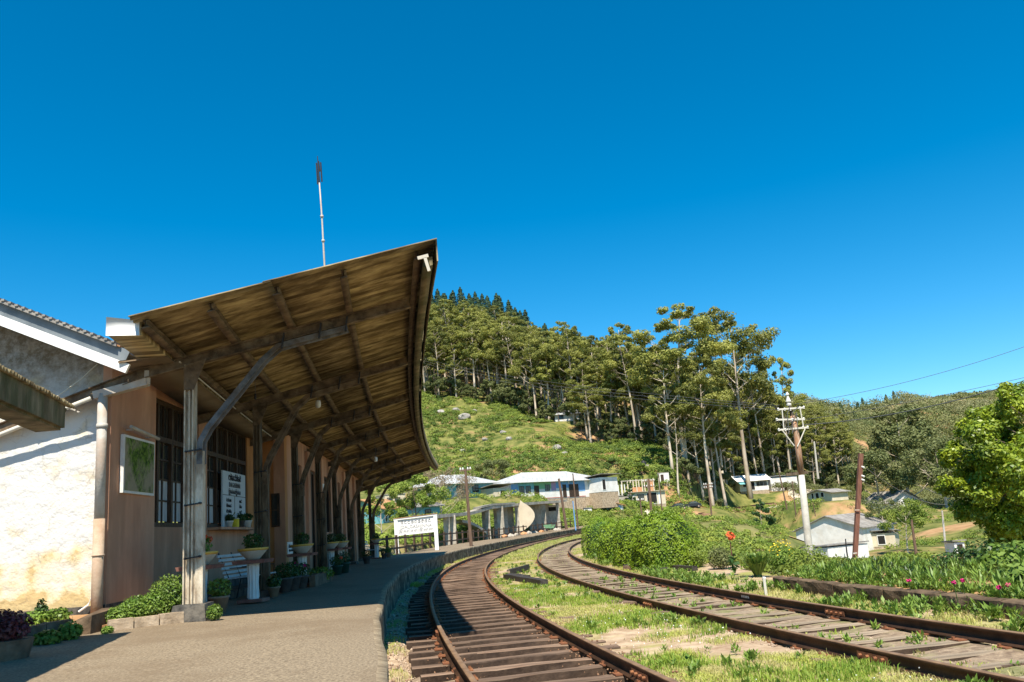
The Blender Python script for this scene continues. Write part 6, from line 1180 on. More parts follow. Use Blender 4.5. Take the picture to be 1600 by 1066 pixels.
# ------------------------------------------------------------------ houses
def house(name, lab, A, B, dep, hw, hr, wall, roof, openings=(), gable='side', over=.5, base=None, plinth=None, panes='glass', bands=None, cat='house'):
    """front wall from A to B (ground points, left to right as seen), body behind it"""
    A = np.array(A, float); B = np.array(B, float); z0 = min(A[2], B[2])-.0; SS = 1.0 if A[1] < 80 else (1.2 if A[1] > 118 else 1.1); hw *= SS; hr *= SS; dep *= SS; over *= SS; openings = [(a_*SS, b_*SS, c_*SS, d_*SS, e_) for a_, b_, c_, d_, e_ in openings]; bands = [(a_*SS, b_*SS, c_*SS, d_*SS, e_, f_) for a_, b_, c_, d_, e_, f_ in (bands or ())]
    t = thing(name, lab, cat, (A[0], A[1], z0)); d = B-A; d[2] = 0; L_ = np.linalg.norm(d); d /= L_; n = np.array([-d[1], d[0], 0]); z = np.array([0, 0, 1.0])
    Z = z0; O = np.array([A[0], A[1], Z])
    def pt(s, o, h): return O+d*s+n*o+z*h
    b = MB(); b.hexa([pt(.04, .04, -3.2), pt(L_-.04, .04, -3.2), pt(L_-.04, dep-.04, -3.2), pt(.04, dep-.04, -3.2), pt(.04, .04, .02), pt(L_-.04, .04, .02), pt(L_-.04, dep-.04, .02), pt(.04, dep-.04, .02)]); b.build('foundation', MT['kerb'], t)
    b = MB(); a = [pt(0, 0, -.1), pt(L_, 0, -.1), pt(L_, dep, -.1), pt(0, dep, -.1), pt(0, 0, hw), pt(L_, 0, hw), pt(L_, dep, hw), pt(0, dep, hw)]; b.hexa(a)
    if gable == 'front': b.add([pt(0, 0, hw), pt(L_, 0, hw), pt(L_/2, 0, hw+hr), pt(0, dep, hw), pt(L_, dep, hw), pt(L_/2, dep, hw+hr)], [(0, 1, 2), (5, 4, 3), (0, 2, 5, 3), (1, 4, 5, 2)])
    b.build('wall', MT[wall], t)
    th = .10
    def slab(p, q, r, s_, nm='roof'):
        b = MB(); b.hexa([p, q, r, s_]+[x+z*th for x in (p, q, r, s_)]); b.build(nm, MT[roof], t)
    if gable == 'front':
        k = hr/(L_/2); e = over; slab(pt(-e, -over, hw-k*e+.02), pt(L_/2, -over, hw+hr+.02), pt(L_/2, dep+over, hw+hr+.02), pt(-e, dep+over, hw-k*e+.02)); slab(pt(L_/2, -over, hw+hr+.024), pt(L_+e, -over, hw-k*e+.024), pt(L_+e, dep+over, hw-k*e+.024), pt(L_/2, dep+over, hw+hr+.024))
    elif gable == 'side':
        k = hr/(dep/2); slab(pt(-over, -over, hw-k*over), pt(L_+over, -over, hw-k*over), pt(L_+over, dep/2, hw+hr), pt(-over, dep/2, hw+hr)); slab(pt(-over, dep/2, hw+hr+.003), pt(L_+over, dep/2, hw+hr+.003), pt(L_+over, dep+over, hw-k*over), pt(-over, dep+over, hw-k*over))
        b = MB(); [b.add([pt(s_, 0, hw), pt(s_, dep, hw), pt(s_, dep/2, hw+hr-.02)], [(0, 1, 2)]) for s_ in (.02, L_-.02)]; b.build('gable', MT[wall], t)
    elif gable == 'hip':
        r_ = min(L_*.25, dep*.7); p = [pt(-over, -over, hw-.1), pt(L_+over, -over, hw-.1), pt(L_+over, dep+over, hw-.1), pt(-over, dep+over, hw-.1), pt(r_, dep/2, hw+hr), pt(L_-r_, dep/2, hw+hr)]
        b = MB(); b.add(p, [(0, 1, 5, 4), (1, 2, 5), (2, 3, 4, 5), (3, 0, 4), (0, 3, 2, 1)]); b.build('roof', MT[roof], t)
        b = MB(); [b.bar(p[i_], p[j_], .1, .12) for i_, j_ in ((0, 1), (1, 2), (4, 5))]; b.build('roof_edge', MT['white'], t)
    elif gable == 'shed': slab(pt(-over, -over, hw+hr), pt(L_+over, -over, hw+hr), pt(L_+over, dep+over, hw), pt(-over, dep+over, hw))
    elif gable == 'flat': slab(pt(-over, -over, hw+.01), pt(L_+over, -over, hw+.01), pt(L_+over, dep+over, hw+.01), pt(-over, dep+over, hw+.01))
    for (s0, s1, h0, h1, m, nm) in (bands or ()):
        b = MB(); b.hexa([pt(s0, -.03, h0), pt(s1, -.03, h0), pt(s1, .01, h0), pt(s0, .01, h0), pt(s0, -.03, h1), pt(s1, -.03, h1), pt(s1, .01, h1), pt(s0, .01, h1)]); b.build(nm, MT[m], t)
    for (s0, s1, h0, h1, kind_) in openings:
        b = MB(); w_ = .08; [b.hexa([pt(a0, -.07, c0), pt(a1, -.07, c0), pt(a1, .0, c0), pt(a0, .0, c0), pt(a0, -.07, c1), pt(a1, -.07, c1), pt(a1, .0, c1), pt(a0, .0, c1)]) for a0, a1, c0, c1 in ((s0, s0+w_, h0, h1), (s1-w_, s1, h0, h1), (s0+w_, s1-w_, h1-w_, h1), (s0+w_, s1-w_, h0, h0+w_))]
        if kind_ == 'window': b.hexa([pt((s0+s1)/2-.03, -.065, h0+w_), pt((s0+s1)/2+.03, -.065, h0+w_), pt((s0+s1)/2+.03, 0, h0+w_), pt((s0+s1)/2-.03, 0, h0+w_), pt((s0+s1)/2-.03, -.065, h1-w_), pt((s0+s1)/2+.03, -.065, h1-w_), pt((s0+s1)/2+.03, 0, h1-w_), pt((s0+s1)/2-.03, 0, h1-w_)])
        wf = b.build(kind_, MT['darkwood'] if kind_ != 'opening' else MT['white'], t); b = MB(); b.hexa([pt(s0+w_, -.045, h0+w_), pt(s1-w_, -.045, h0+w_), pt(s1-w_, -.035, h0+w_), pt(s0+w_, -.035, h0+w_), pt(s0+w_, -.045, h1-w_), pt(s1-w_, -.045, h1-w_), pt(s1-w_, -.035, h1-w_), pt(s0+w_, -.035, h1-w_)]); b.build('pane' if kind_ == 'window' else 'panel', MT['glass'] if kind_ == 'window' else (MT['darkwood'] if kind_ == 'door' else MT['dark']), wf)
    return t, pt
def at(px_, py_, Y): return P(px_, py_, Y)
W_ = lambda s, w=1.1, h0=1.0, h1=2.1: (s, s+w, h0, h1, 'window')
D_ = lambda s, w=1.0: (s, s+w, .05, 2.1, 'door')
# long blue and white line houses
A = at(800, 782, 126); B = at(944, 768, 138); B[2] = A[2]
house('long_house', 'long low house with pale zinc roof, painted blue, green and white in sections', A, B, 7, 2.75, 1.7, 'housewhite', 'paleroof', [W_(1.6, 1.0), W_(2.9, 1.0), D_(4.6), W_(6.9, 1.0, 1.2, 2.2), D_(10.6, .8), D_(12.0), (13.1, 14.1, .05, 2.1, 'door')], 'hip', .7, bands=[(0, 1.4, .1, 2.7, 'houseblue', 'painted_end'), (1.4, 4.6, 1.55, 2.7, 'teal', 'painted_band'), (4.6, 8.2, 1.55, 2.7, 'housegreen', 'painted_band'), (8.2, 9.2, 1.2, 2.7, 'houselilac', 'painted_band'), (9.2, 12.0, 1.55, 2.7, 'houseblue', 'painted_band'), (12.2, 15.6, .9, 2.7, 'houseblue', 'painted_band'), (0, 15.6, .0, .12, 'housered', 'plinth')])
A = at(940, 768, 134); B = at(966, 766, 137); B[2] = A[2]; house('house_extension', 'small white room with rusty shade at the right end of the long blue house', A, B, 5, 2.3, .5, 'housewhite', 'greyroof', [(.3, 1.2, .2, 2.0, 'opening')], 'shed', .5)
A = at(694, 782, 118); B = at(772, 775, 124); B[2] = A[2]
house('long_house', 'teal-walled low house with pale roof half hidden by shrubs', A, B, 7, 2.4, 1.5, 'teal', 'paleroof', [W_(2.5, 1.2), W_(5.6, 1.2)], 'hip', .9)
A = at(772, 781, 120); B = at(797, 779, 122); B[2] = A[2]; house('outhouse', 'small cream shed with dark opening between the two pale-roofed houses', A, B, 4, 1.7, .5, 'housecream', 'greyroof', [(1.2, 2.2, .2, 1.4, 'opening')], 'shed', .5)
# two storey house with open columned terrace
A = at(990, 790, 149); B = at(1041, 787, 151); B[2] = A[2]
t, pt = house('terrace_house', 'two storey house with flat slab and an open row of white columns above', A, B, 6, 2.3, .12, 'housecream', 'concrete', [(1.0, 2.3, .8, 1.9, 'window'), (2.8, 4.9, .05, 2.1, 'opening')], 'flat', .4, bands=[(.0, .35, 0, 2.27, 'white', 'corner_pier'), (5.2, 5.6, 0, 2.27, 'white', 'corner_pier')])
for k in range(6):
    for o_ in (0, 4.5): b = MB(); p = pt(-.2+k*1.4, o_, 2.9); b.bar(p, p+[0, 0, 2.7], .22, .22, up=(0, 1, 0)); b.build('column', MT['housecream'], t)
b = MB(); b.bar(pt(-.4, 4.5, 5.6), pt(7.0, 4.5, 5.6), .25, .18); b.build('top_beam', MT['concrete'], t)
b = MB(); b.hexa([pt(5.7, 2.8, 2.9), pt(6.8, 2.8, 2.9), pt(6.8, 2.9, 2.9), pt(5.7, 2.9, 2.9), pt(5.7, 2.8, 5.4), pt(6.8, 2.8, 5.4), pt(6.8, 2.9, 5.4), pt(5.7, 2.9, 5.4)]); b.build('brick_infill', MT['brick'], t); b = MB(); b.hexa([pt(1.6, 3, 2.9), pt(4.2, 3, 2.9), pt(4.2, 3.1, 2.9), pt(1.6, 3.1, 2.9), pt(1.6, 3, 4.0), pt(4.2, 3, 4.0), pt(4.2, 3.1, 4.0), pt(1.6, 3.1, 4.0)]); b.build('brick_infill', MT['brick'], t)
A = at(952, 785, 147); B = at(990, 783, 149); B[2] = A[2]; t2, pt2 = house('side_terrace', 'low retaining terrace with white balusters left of the two storey house', A, B, 3, 1.0, .1, 'concrete', 'concrete', [], 'flat', .1, cat='terrace')
for k in range(6): b = MB(); p = pt2(.2+k*.8, 0, 1.2); b.bar(p, p+[0, 0, 2.4], .2, .2, up=(0, 1, 0)); b.build('baluster', MT['white'], t2)
A = at(932, 808, 136); B = at(975, 805, 137); B[2] = A[2]
house('small_house', 'small blue and white house with rusty roof behind the hedge', A, B, 5, 1.6, .75, 'housewhite', 'rustroof', [W_(.5, .5, .5, 1.1), (1.4, 1.9, .05, 1.2, 'door'), W_(2.3, .4, .5, 1.1)], 'front', .4, bands=[(.05, 4.4, 1.0, 1.58, 'houseblue', 'painted_band'), (0, 4.5, 0, .25, 'housered', 'plinth')])
A = at(914, 812, 133); B = at(926, 811, 133); house('privy', 'tiny white hut left of the small blue and white house', A, B, 1.6, 1.7, .1, 'housewhite', 'greyroof', [(.2, .6, .1, 1.6, 'door')], 'shed', .1, cat='hut')
# white houses at the forest foot
A = at(1157, 768, 205); B = at(1202, 766, 206); B[2] = A[2]
t, pt = house('white_house', 'white house with grey porch and solar panel below the forest', A, B, 7, 2.6, 1.3, 'housewhite', 'bwhite', [W_(.9, 1.2), (2.6, 3.8, .1, 2.2, 'opening'), W_(4.3, .8), W_(5.2, .8), W_(6.1, .8)], 'side', .8)
b = MB(); b.hexa([pt(-.5, -2.2, 1.9), pt(2.6, -2.2, 1.9), pt(2.6, -.1, 2.7), pt(-.5, -.1, 2.7), pt(-.5, -2.2, 2.0), pt(2.6, -2.2, 2.0), pt(2.6, -.1, 2.8), pt(-.5, -.1, 2.8)]); b.build('porch_roof', MT['teal'], t)
b = MB(); b.hexa([pt(4.9, .3, 3.02), pt(6.6, .3, 3.02), pt(6.6, 2.4, 3.72), pt(4.9, 2.4, 3.72), pt(4.9, .3, 3.1), pt(6.6, .3, 3.1), pt(6.6, 2.4, 3.8), pt(4.9, 2.4, 3.8)]); b.build('solar_panel', mat('dark_blue_solar_panel', (.02, .03, .10), None, rough=.2), t)
A = at(1206, 768, 212); B = at(1248, 766, 214); B[2] = A[2]; house('white_house', 'pale boxy house just left of the power pole', A, B, 6, 3.4, .3, 'housewhite', 'paleroof', [W_(1.2, .9), D_(3.4, .9)], 'shed', .3)
A = at(1264, 785, 153); B = at(1301, 783, 148); B[2] = A[2]; house('stone_hut', 'grey open-fronted hut with gabled roof right of the power pole', A, B, 4, 1.45, .6, 'housecream', 'greyroof', [(.9, 1.5, .1, 1.6, 'opening'), (1.9, 2.8, .1, 1.6, 'opening'), (3.2, 4.0, .7, 1.6, 'opening')], 'front', .5, cat='hut')
A = at(1249, 869, 101); B = at(1353, 860, 97); B[2] = A[2]
t, pt = house('white_barn', 'large white gable-ended building with grey roof below the track level', A, B, 8, 3.0, 1.5, 'housewhite', 'greyroof', [], 'front', .32, bands=[(0, 7.9, -1, .14, 'soil', 'mud_splash')], cat='barn')
A = at(1357, 854, 98); B = at(1400, 848, 97); B[2] = A[2]; house('side_shed', 'low pale shed joined to the right of the white barn', A, B, 3, 1.4, .3, 'housecream', 'greyroof', [(1.1, 2.0, .1, 1.2, 'opening')], 'shed', .3, cat='shed')
A = at(1297, 882, 72); B = at(1360, 878, 74); B[2] = A[2]; house('white_shed', 'small white flat-fronted shed in front of the white barn', A, B, 3, 1.35, .12, 'housewhite', 'greyroof', [], 'shed', .12, cat='shed')
A = at(1391, 795, 160); B = at(1440, 792, 162); B[2] = A[2]; house('white_house', 'white gabled house half hidden by trees at the right', A, B, 8, 1.3, 2.0, 'housewhite', 'greyroof', [], 'front', .6)
A = at(1494, 868, 66); B = at(1510, 867, 66); house('garden_hut', 'tiny white hut with blue cloth doorway beside the sand bank', A, B, 1.5, .95, .1, 'housewhite', 'greyroof', [(.2, .6, .05, .8, 'door')], 'shed', .15, cat='hut')
A = at(868, 662, 213); B = at(906, 656, 213); B[2] = A[2]; house('hidden_house', 'grey and white house mostly hidden by trees at the forest edge', A, B, 6, 2.4, 1.2, 'housewhite', 'paleroof', [W_(1, 1.2)], 'side', .7)
A = at(996, 716, 163); B = at(1012, 714, 163); A[2] = B[2] = float(tz(A[0], A[1]))-.1; house('water_tank_hut', 'white block with a black water tank on the orange bank', A, B, 2, .9, .1, 'housecream', 'concrete', [], 'flat', .05, cat='tank'); b = MB(); q = at(1003, 702, 164); q[2] = A[2]+.9*1.2+.12; b.lathe([(.7, 0), (.7, .1), (.68, .7), (.6, .85), (.3, 1.0), (.28, 1.1), (.05, 1.12)], q, 16); tag(b.build('water_tank', MT['blackiron'], smooth=True), 'round black water tank on the white block', 'water tank')
A = at(1029, 752, 160); B = at(1046, 750, 160); A[2] = B[2] = float(tz(A[0], A[1]))-.1; house('white_hut', 'small white doorway hut under the shaded trees', A, B, 2, 1.8, .1, 'housewhite', 'concrete', [(.5, 1.1, .1, 1.5, 'door')], 'flat', .05, cat='hut')
A = at(598, 818, 92); B = at(628, 812, 94); B[2] = A[2]; house('village_house', 'maroon-roofed cottage with pillars beyond the end of the platform canopy', A, B, 5, 1.7, 1.0, 'teal', 'rustroof', [(.4, .8, .1, 1.5, 'opening'), (1.0, 1.5, .1, 1.5, 'opening')], 'side', .6, cat='house')
A = at(602, 797, 112); B = at(634, 790, 113); B[2] = A[2]; house('village_house', 'cream flat building with a row of dark window holes above the maroon roof', A, B, 5, 2.0, .1, 'housecream', 'concrete', [(.3, 1.1, 1.1, 1.6, 'window'), (1.4, 2.2, 1.1, 1.6, 'window')], 'flat', .1)
A = at(655, 812, 96); B = at(688, 808, 97); B[2] = A[2]; house('village_house', 'low grey-roofed house with turquoise front behind the station name board', A, B, 5, 1.5, .6, 'teal', 'greyroof', [W_(.8, .8, .4, 1.1)], 'side', .5)
# dark parked cars in the yard
def car(px_, py_, Y, lab, L_=4.1):
    q = at(px_, py_, Y); q[2] = float(tz(q[0], q[1]))+.05; t = thing('parked_car', lab, 'car', q, rz=.08); b = MB(); h = L_/2
    side = [(-h, .35), (-h, .75), (-h*.92, .9), (-h*.55, .98), (-h*.30, 1.42), (h*.35, 1.45), (h*.72, .98), (h*.96, .85), (h, .6), (h, .35)]; n = len(side)
    b.add([(x, -.82, z) for x, z in side]+[(x, .82, z) for x, z in side], [tuple(range(n)), tuple(range(2*n-1, n-1, -1))]+[(i_, n+i_, n+(i_+1) % n, (i_+1) % n) for i_ in range(n)]); b.build('body', MT['carpaint'], t, world=False)
    b = MB(); b.add([(-h*.48, -.83, 1.0), (-h*.27, -.83, 1.36), (h*.31, -.83, 1.38), (h*.6, -.83, 1.0)], [(0, 1, 2, 3)]); b.build('side_window', MT['carglass'], t, world=False)
    for x in (-h*.62, h*.62):
        b = MB(); b.tube([(x, -.86, .32), (x, -.66, .32)], .31, 14); wh = b.build('wheel', MT['blackiron'], t, world=False); b = MB(); b.tube([(x, -.875, .32), (x, -.86, .32)], .17, 10); b.build('rim', MT['pipe'], wh, world=False)
car(1058, 783, 153, 'dark parked car in the yard beside the two storey house, left one'); car(1081, 782, 155, 'dark parked car in the yard, right one', 3.8)
# unfinished concrete shelter behind the fence
cs = thing('concrete_shelter', 'unfinished grey concrete shelter with wavy slab roof and round wall behind the fence', 'building', P(690, 850, 74)); 
SA, SB = P(684, 850, 72), P(884, 826, 150)
def sh(px_, py_, Y): return P(px_, py_, Y)
def Yof(px_): return float(np.interp(px_, [684, 760, 815, 884], [72, 88, 98, 111]))
def slabrun(tops, th, dep, nm):
    b = MB(); rows = []
    for (px_, py_) in tops: q = sh(px_, py_, Yof(px_)); rows.append(q)
    for a_, e_ in zip(rows[:-1], rows[1:]):
        bk = np.array([-dep*.35, dep, 0]); b.hexa([a_-[0, 0, th], e_-[0, 0, th], e_+bk-[0, 0, th], a_+bk-[0, 0, th], a_, e_, e_+bk, a_+bk])
    return b.build(nm, MT['concrete'], cs)
slabrun([(684, 804), (710, 802), (735, 800), (752, 796), (768, 791), (790, 789), (812, 786)], .30, 6, 'roof_slab')
slabrun([(814, 786), (840, 784), (874, 782), (886, 780)], .36, 10, 'roof_slab')
slabrun([(752, 791), (770, 787), (805, 785)], .22, 3, 'upper_slab')
for (px_, pyt, pyb, w_, dy) in [(700, 806, 848, .55, .5), (710, 807, 846, .5, 0), (760, 797, 836, .7, 1.5), (764, 797, 836, .5, 0), (776, 795, 834, .4, 3), (784, 793, 833, .8, 0), (792, 793, 833, .5, 1.5), (800, 792, 832, .8, 2.5), (810, 791, 830, .5, 0), (851, 787, 824, .7, .5), (874, 786, 824, .5, 0)]:
    Y = Yof(px_)+dy; a_, e_ = sh(px_, pyb+3, Y), sh(px_, pyt-2, Y); e_[0] = a_[0]+(e_[0]-a_[0])*.0+0; b = MB(); b.bar([a_[0], a_[1], a_[2]-1], [a_[0], a_[1], e_[2]], w_, w_, up=(0, 1, 0)); b.build('column', MT['concrete'], cs)
b = MB(); pts = []; c = sh(800, 812, 112)
base_ = sh(812, 830, 97); YW = base_[1]; N_ = 12; rows = []
for k in range(N_+1):
    s_ = k/N_; zz = base_[2]+s_*3.9; bulge = 1.7*math.sin(math.pi*min(1, s_*1.05))**.8; rows.append((zz, bulge))
for k in range(N_):
    (z0, b0), (z1, b1) = rows[k], rows[k+1]; xl = base_[0]-.3+s_*.0; q0 = np.array([base_[0]-.6, YW, z0]); q0[1] = YW; b.hexa([q0+[k*.10-.2, 0, 0], q0+[1.0+b0, 0, 0], q0+[1.0+b0, .3, 0], q0+[k*.10-.2, .3, 0], [q0[0]+(k+1)*.10-.2, YW, z1], [q0[0]+1.0+b1, YW, z1], [q0[0]+1.0+b1, YW+.3, z1], [q0[0]+(k+1)*.10-.2, YW+.3, z1]])
b.build('round_wall', MT['housecream'], cs)
b = MB(); a_, e_ = sh(829, 826, 103), sh(876, 824, 112); b.bar(a_+[0, 2, 1.5], e_+[0, 2, 1.5], .2, 4.0); b.build('back_wall', MT['concrete'], cs); b = MB(); a_ = sh(862, 795, 109.3); b.box(a_[0]-.5, a_[0]+.8, a_[1]-.1, a_[1]+.1, a_[2]-.35, a_[2]+.25); b.build('wall_vent', MT['dark'], cs)
b = MB(); prev = None
for k in range(7):
    s_ = k/6; q = sh(722+38*s_, 812+14*s_*s_+4*s_, 82+5*s_)
    if prev is not None: b.hexa([prev-[0, 0, .28], q-[0, 0, .28], q+[-1, 3, -.28], prev+[-1, 3, -.28], prev, q, q+[-1, 3, 0], prev+[-1, 3, 0]])
    prev = q
b.build('curved_stair', MT['concrete'], cs)
# brick and rubble heap, green crates, low white wall
for j, (px_, Y, s_) in enumerate([(788, 89, .45), (797, 91, .55), (806, 93, .5), (818, 95, .6), (826, 96, .65), (836, 98, .5), (846, 99, .5), (868, 102, .6), (872, 103, .5)]):
    q = P(px_, 836-(px_-788)*.12, Y); b = MB(); bm = bmesh.new(); bmesh.ops.create_icosphere(bm, subdivisions=1, radius=1)
    for v_ in bm.verts: v_.co *= 1+.8*mn.noise(v_.co*2+Vector((j*3, 1, 0)))
    me = bpy.data.meshes.new('rubble_stone'); bm.to_mesh(me); bm.free(); me.materials.append(MT['concrete'] if j % 3 else MT['brick']); o = bpy.data.objects.new('rubble_stone', me); COL.objects.link(o); o.location = q-[0, 0, .2]; o.scale = (s_*.8, s_*.6, s_*.55); tag(o, 'block of building rubble in the heap behind the platform fence', 'rubble', 'rubble blocks behind the fence')
for px_, Y, lab in ((856, 99, 'green builder barrow lying behind the fence, left'), (862, 100, 'green builder barrow lying behind the fence, right')):
    q = P(px_, 826, Y); t = thing('wheelbarrow', lab, 'wheelbarrow', q-[0, 0, .3]); b = MB(); b.hexa([(-.3, -.3, .35), (.3, -.3, .35), (.3, .3, .35), (-.3, .3, .35), (-.6, -.42, .8), (.5, -.42, .8), (.5, .42, .8), (-.6, .42, .8)]); b.build('tray', MT['housegreen'], t, world=False); b = MB(); b.tube([(.9, -.3, .75), (-.6, -.15, .2)], .03, 6); b.tube([(.9, .3, .75), (-.6, .15, .2)], .03, 6); b.build('handles', MT['polewood'], t, world=False); b = MB(); b.tube([(-.65, -.05, .2), (-.65, .05, .2)], .2, 12); b.build('wheel', MT['blackiron'], t, world=False)
A = P(878, 824, 118); B = P(908, 819, 126); b = MB(); b.bar(A+[0, 0, .2], B+[0, 0, .2], .2, 2.3); b.build if False else None; tag(b.build('low_white_wall', MT['housewhite']), 'low white wall past the end of the concrete shelter', 'wall')
# dirt paths laid on the slope
def path(name, lab, pl, w_, m='soil'):
    pts = [onT(a, Y) for a, Y in pl]; pts = np.array(pts); T_ = np.linspace(0, len(pts)-1, 40); x = np.interp(T_, range(len(pts)), pts[:, 0]); y = np.interp(T_, range(len(pts)), pts[:, 1]); d = np.stack([np.gradient(x), np.gradient(y)], 1); d /= np.linalg.norm(d, axis=1, keepdims=True); n = np.stack([-d[:, 1], d[:, 0]], 1); v = []
    for s_ in (-1, -.5, 0, .5, 1): xx, yy_ = x+n[:, 0]*w_*s_/2, y+n[:, 1]*w_*s_/2; v.append(np.stack([xx, yy_, tz(xx, yy_)+.22-.12*abs(s_)], 1))
    v = np.stack(v, 1).reshape(-1, 3); i = np.arange(39)[:, None]*5; k = np.arange(4)[None]; tag(rawmesh(name, v, np.stack([i+k, i+5+k, i+6+k, i+1+k], -1).reshape(-1, 4), MT[m], smooth=True), lab, kind='structure')
MT['paledirt'] = mat('pale_dirt', (.5, .42, .31), (.66, .58, .45), 1, .95, c3=(.4, .3, .2), s3=.5, amt3=.4)
path('village_path', 'pale concrete path curving up to the two storey house', [(998, 130), (1000, 135), (1012, 142), (1030, 147)], 3.4, 'paledirt')
path('dirt_road', 'dirt road below the white houses', [(1190, 175), (1220, 190), (1245, 200), (1300, 235)], 4, 'paledirt')
path('earth_bank', 'bare orange earth above the village', [(985, 150), (1020, 152), (1060, 158), (1100, 160)], 7, 'soil')
path('hill_path', 'eroded orange track on the slope', [(860, 160), (900, 168), (960, 172), (1000, 160)], 3, 'soil')
path('sand_bank', 'orange sandy bank under the tree at the right', [(1500, 50), (1515, 60), (1525, 75)], 4, 'soil')
path('vegetable_plot', 'flat grass plot right of the white barn', [(1440, 80), (1490, 79), (1520, 78)], 5, 'tea')
path('bare_field', 'bare brown soil patch behind the thicket', [(1190, 84), (1230, 84), (1262, 88)], 3, 'soil')
# ------------------------------------------------------------------ poles and wires
def curve_wire(a, e, sag, r, lab, grp=None):
    a = np.array(a, float); e = np.array(e, float); pts = [a+(e-a)*s_-np.array([0, 0, sag*4*s_*(1-s_)]) for s_ in np.linspace(0, 1, 24)]; b = MB(); b.tube(pts, r, 4); o = b.build('overhead_wire', MT['wire']); return tag(o, lab, 'wire', grp)
PY = 30.0; tb = P(1268, 892, PY); t = thing('power_pole', 'tall power pole with white lower half, rusty top and four rows of insulators', 'power pole', tb); m1, m2, m3, tpp = P(1252, 742, PY), P(1247, 700, PY), P(1243, 670, PY), P(1232, 624, PY)
b = MB(); b.tube([tb-[0, 0, 1.2], tb, P(1260, 820, PY), m1], [.14, .135, .125, .11], 14); b.build('lower_pole', MT['poleconc'], t, smooth=True)
b = MB(); b.tube([m1, m2, m3, P(1238, 650, PY)], [.115, .11, .10, .09], 12); b.build('upper_pole', MT['rustpole'], t, smooth=True); b = MB(); b.tube([P(1238, 652, PY), tpp], [.07, .05], 8); b.build('pole_top', MT['postdark'], t)
b = MB(); b.tube([P(1264, 869, PY), P(1264, 871, PY)], .152, 12); b.build('band', MT['blackiron'], t)
for (xa, ya_, xb, yb_) in ((1216, 640, 1256, 637), (1213, 656, 1256, 655), (1216, 672, 1262, 668)):
    for dy in (-.10, .10): b = MB(); b.bar(P(xa, ya_, PY+dy), P(xb, yb_, PY+dy), .05, .06); b.build('crossarm', MT['conduit'], t)
b = MB()
for A1, A2 in (((1222, 640), (1225, 672)), ((1250, 638), (1256, 670)), ((1222, 672), (1241, 697)), ((1258, 670), (1246, 698))): b.tube([P(*A1, PY-.12), P(*A2, PY-.12)], .022, 6)
b.build('struts', MT['conduit'], t)
for (xi, yi_) in [(1216, 640), (1226, 640), (1250, 638), (1256, 637), (1214, 656), (1224, 657), (1247, 655), (1256, 655), (1217, 672), (1227, 672), (1255, 668), (1262, 668), (1235, 640), (1238, 656)]:
    b = MB(); q = P(xi, yi_, PY-.1); b.lathe([(.015, -.045), (.036, -.035), (.026, 0), (.044, .015), (.03, .05), (.012, .065)], q, 8); b.build('insulator', MT['insul'], t)
rr_ = np.random.default_rng(4); b = MB()
for k in range(9): a_ = P(rr_.uniform(1228, 1245), rr_.uniform(628, 672), PY-.15); e_ = P(rr_.uniform(1228, 1248), rr_.uniform(630, 680), PY-.15); b.tube([a_, (a_+e_)/2+rr_.normal(size=3)*.12, e_], .011, 4)
b.build('jumper_wires', MT['wire'], t); b = MB(); b.lathe([(.08, 0), (.09, .05), (.05, .1), (.1, .15), (.03, .35), (.07, .4), (.02, .5)], P(1233, 634, PY), 8); b.build('top_insulator', MT['insul'], t)
b = MB(); b.bar(P(1228, 742, PY), P(1262, 738, PY), .08, .10); b.build('lower_bracket', MT['postdark'], t)
b = MB(); b.tube([P(1258, 738, PY), P(1275, 737, PY)], .02, 5); b.build('bracket_rod', MT['postdark'], t)
tb = P(1332, 880, 46); t = thing('leaning_post', 'reddish brown post leaning right in front of the white barn', 'post', tb); b = MB(); b.bar(tb-[0, 0, .5], P(1345, 709, 46), .22, .22, up=(0, 1, 0)); b.build('shaft', MT['redpole'], t)
b = MB(); [b.tube([P(1343, y_, 46), P(1351, y_+3, 45.8)], .05, 6) for y_ in (728, 742, 748)]; b.build('insulators', MT['insul'], t); b = MB(); b.bar(P(1333, 865, 45.8), P(1339, 864, 45.8), .03, .06); b.bar(P(1335, 797, 45.8), P(1343, 797, 45.8), .03, .06); b.build('bands', MT['pipe'], t)
def pole(p0, p1, Y, r, lab, m='polewood', arms=()):
    a_, e_ = P(*p0, Y), P(*p1, Y); t = thing('utility_pole', lab, 'pole', a_); b = MB(); b.tube([a_-[0, 0, .6], a_, e_], [r, r, r*.75], 8); b.build('shaft', MT[m], t)
    for (s_, w_) in arms:
        c = a_+(e_-a_)*s_; b = MB(); b.bar(c-[w_, .05, 0], c+[w_, -.05, 0.02], .08, .09); b.build('crossarm', MT[m], t); b = MB()
        for q in (-.9, -.45, .45, .9): b.lathe([(.06, .03), (.07, .1), (.03, .22)], c+[w_*q, 0, .02], 6)
        b.build('insulators', MT['insul'], t)
    return t
pole((736, 850), (727, 733), 61, .13, 'dark thin pole rising through the concrete shelter', arms=((.98, .4),))
pole((886, 832), (873, 748), 104, .22, 'dark leaning pole in front of the long blue house')
pole((903, 822), (895, 740), 106, .12, 'thin brown pole at the right end of the long blue house')
pole((899, 822), (895, 783), 104, .10, 'short blue-painted post at the far end of the platform', 'houseblue')
pole((1019, 812), (1013, 748), 90, .17, 'telegraph pole with two crossarms in front of the two storey house', arms=((.93, .7), (.8, .6)))
pole((1004, 815), (1000, 780), 84, .09, 'short thin dark pole by the pale path', arms=((.93, .35),))
pole((1034, 792), (1029, 740), 112, .10, 'thin pole at the right corner of the two storey house')
pole((1114, 822), (1106, 756), 88, .10, 'telegraph pole with clustered insulators right of the hedge', arms=((.97, .5), (.9, .5)))
pole((1229, 792), (1216, 732), 145, .16, 'leaning brown pole in front of the white houses, left one')
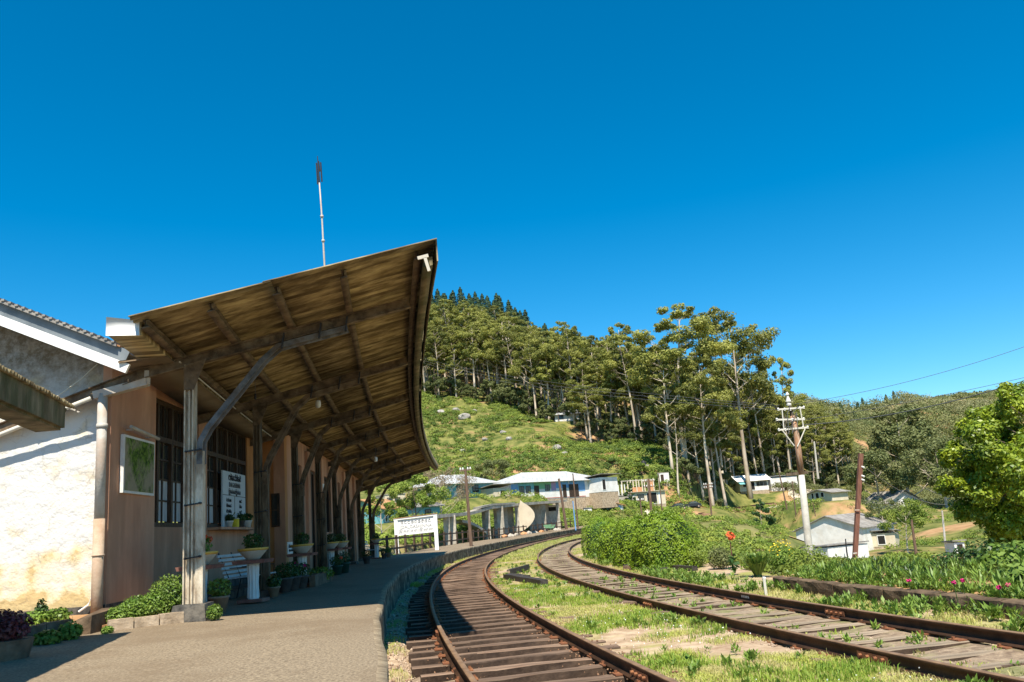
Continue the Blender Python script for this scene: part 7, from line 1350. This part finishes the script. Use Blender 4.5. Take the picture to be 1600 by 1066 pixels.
pole((1243, 800), (1238, 752), 120, .11, 'brown pole with small arm in front of the white houses, right one', arms=((.95, .4),))
pole((1278, 745), (1272, 690), 215, .35, 'pale dead trunk-like pole at the forest edge right of the power pole', 'poleconc')
pole((1432, 870), (1424, 812), 58, .10, 'brown wooden post in the garden at the right')
pole((1477, 850), (1472, 798), 70, .09, 'thin grey post in the garden beside the tree', 'pipe')
pole((1273, 800), (1270, 785), 100, .06, 'short dark stake on the green bank')
pole((1323, 862), (1321, 842), 72, .06, 'short iron stake between the barn and the shed', 'blackiron')
L0 = P(655, 558, 70); 
for j, (dy, lab) in enumerate([(0, 'upper overhead wire crossing in front of the forest'), (.25, 'middle overhead wire crossing in front of the forest'), (.55, 'lower overhead wire crossing in front of the forest')]):
    curve_wire(P(600, 540+dy*6, 95), P(1217, 634+dy*12, PY), .9+.5*j*.3, .007, lab)
curve_wire(P(1257, 664, PY), P(1700, 560, 24), .35, .016, 'thick overhead wire running right from the power pole'); curve_wire(P(1257, 656, PY), P(1700, 566, 26), .12, .008, 'thin overhead wire just above the thick one at the right')
curve_wire(P(1240, 632, PY), P(1700, 505, 26), .3, .008, 'highest thin wire against the sky at the right'); curve_wire(P(1351, 730, 45.8), P(1480, 788, 70), .6, .02, 'wire sagging from the leaning post to the garden post')
# the railway seen again in the distance
far = thing('railway_track', 'distant stretch of railway on the bank below the village', 'railway track', onT(1090, 132)); o0 = np.array(far.location)
fp0, fp1 = P(1086, 807, 148), P(1205, 789, 195)
b = MB(); d = fp1-fp0; sdv = np.array([d[1], -d[0], 0])/np.linalg.norm(d[:2])
for s_ in (-.85, .85): b = MB(); b.bar(fp0+sdv*s_+[0, 0, .55], fp1+sdv*s_+[0, 0, .55], .16, .2); b.build('rail', MT['rail'], far)
b = MB(); [b.bar(fp0+d*k/70-sdv*1.4+[0, 0, .38], fp0+d*k/70+sdv*1.4+[0, 0, .38], .3, .12) for k in range(71)]; b.build('sleepers', MT['sleeper'], far)['kind'] = 'stuff'
b = MB(); b.hexa([fp0-sdv*2.6-[0, 0, 1.5], fp1-sdv*2.6-[0, 0, 1.5], fp1+sdv*3.2-[0, 0, 1.5], fp0+sdv*3.2-[0, 0, 1.5], fp0-sdv*2+[0, 0, .33], fp1-sdv*2+[0, 0, .33], fp1+sdv*2+[0, 0, .33], fp0+sdv*2+[0, 0, .33]]); tag(b.build('track_embankment', MT['leaflitter']), 'low ballast embankment of the distant railway', kind='structure')
for p in protos+scrubp+pp_:
    if p.name not in used:
        for c in list(p.children): bpy.data.objects.remove(c)
        bpy.data.objects.remove(p)
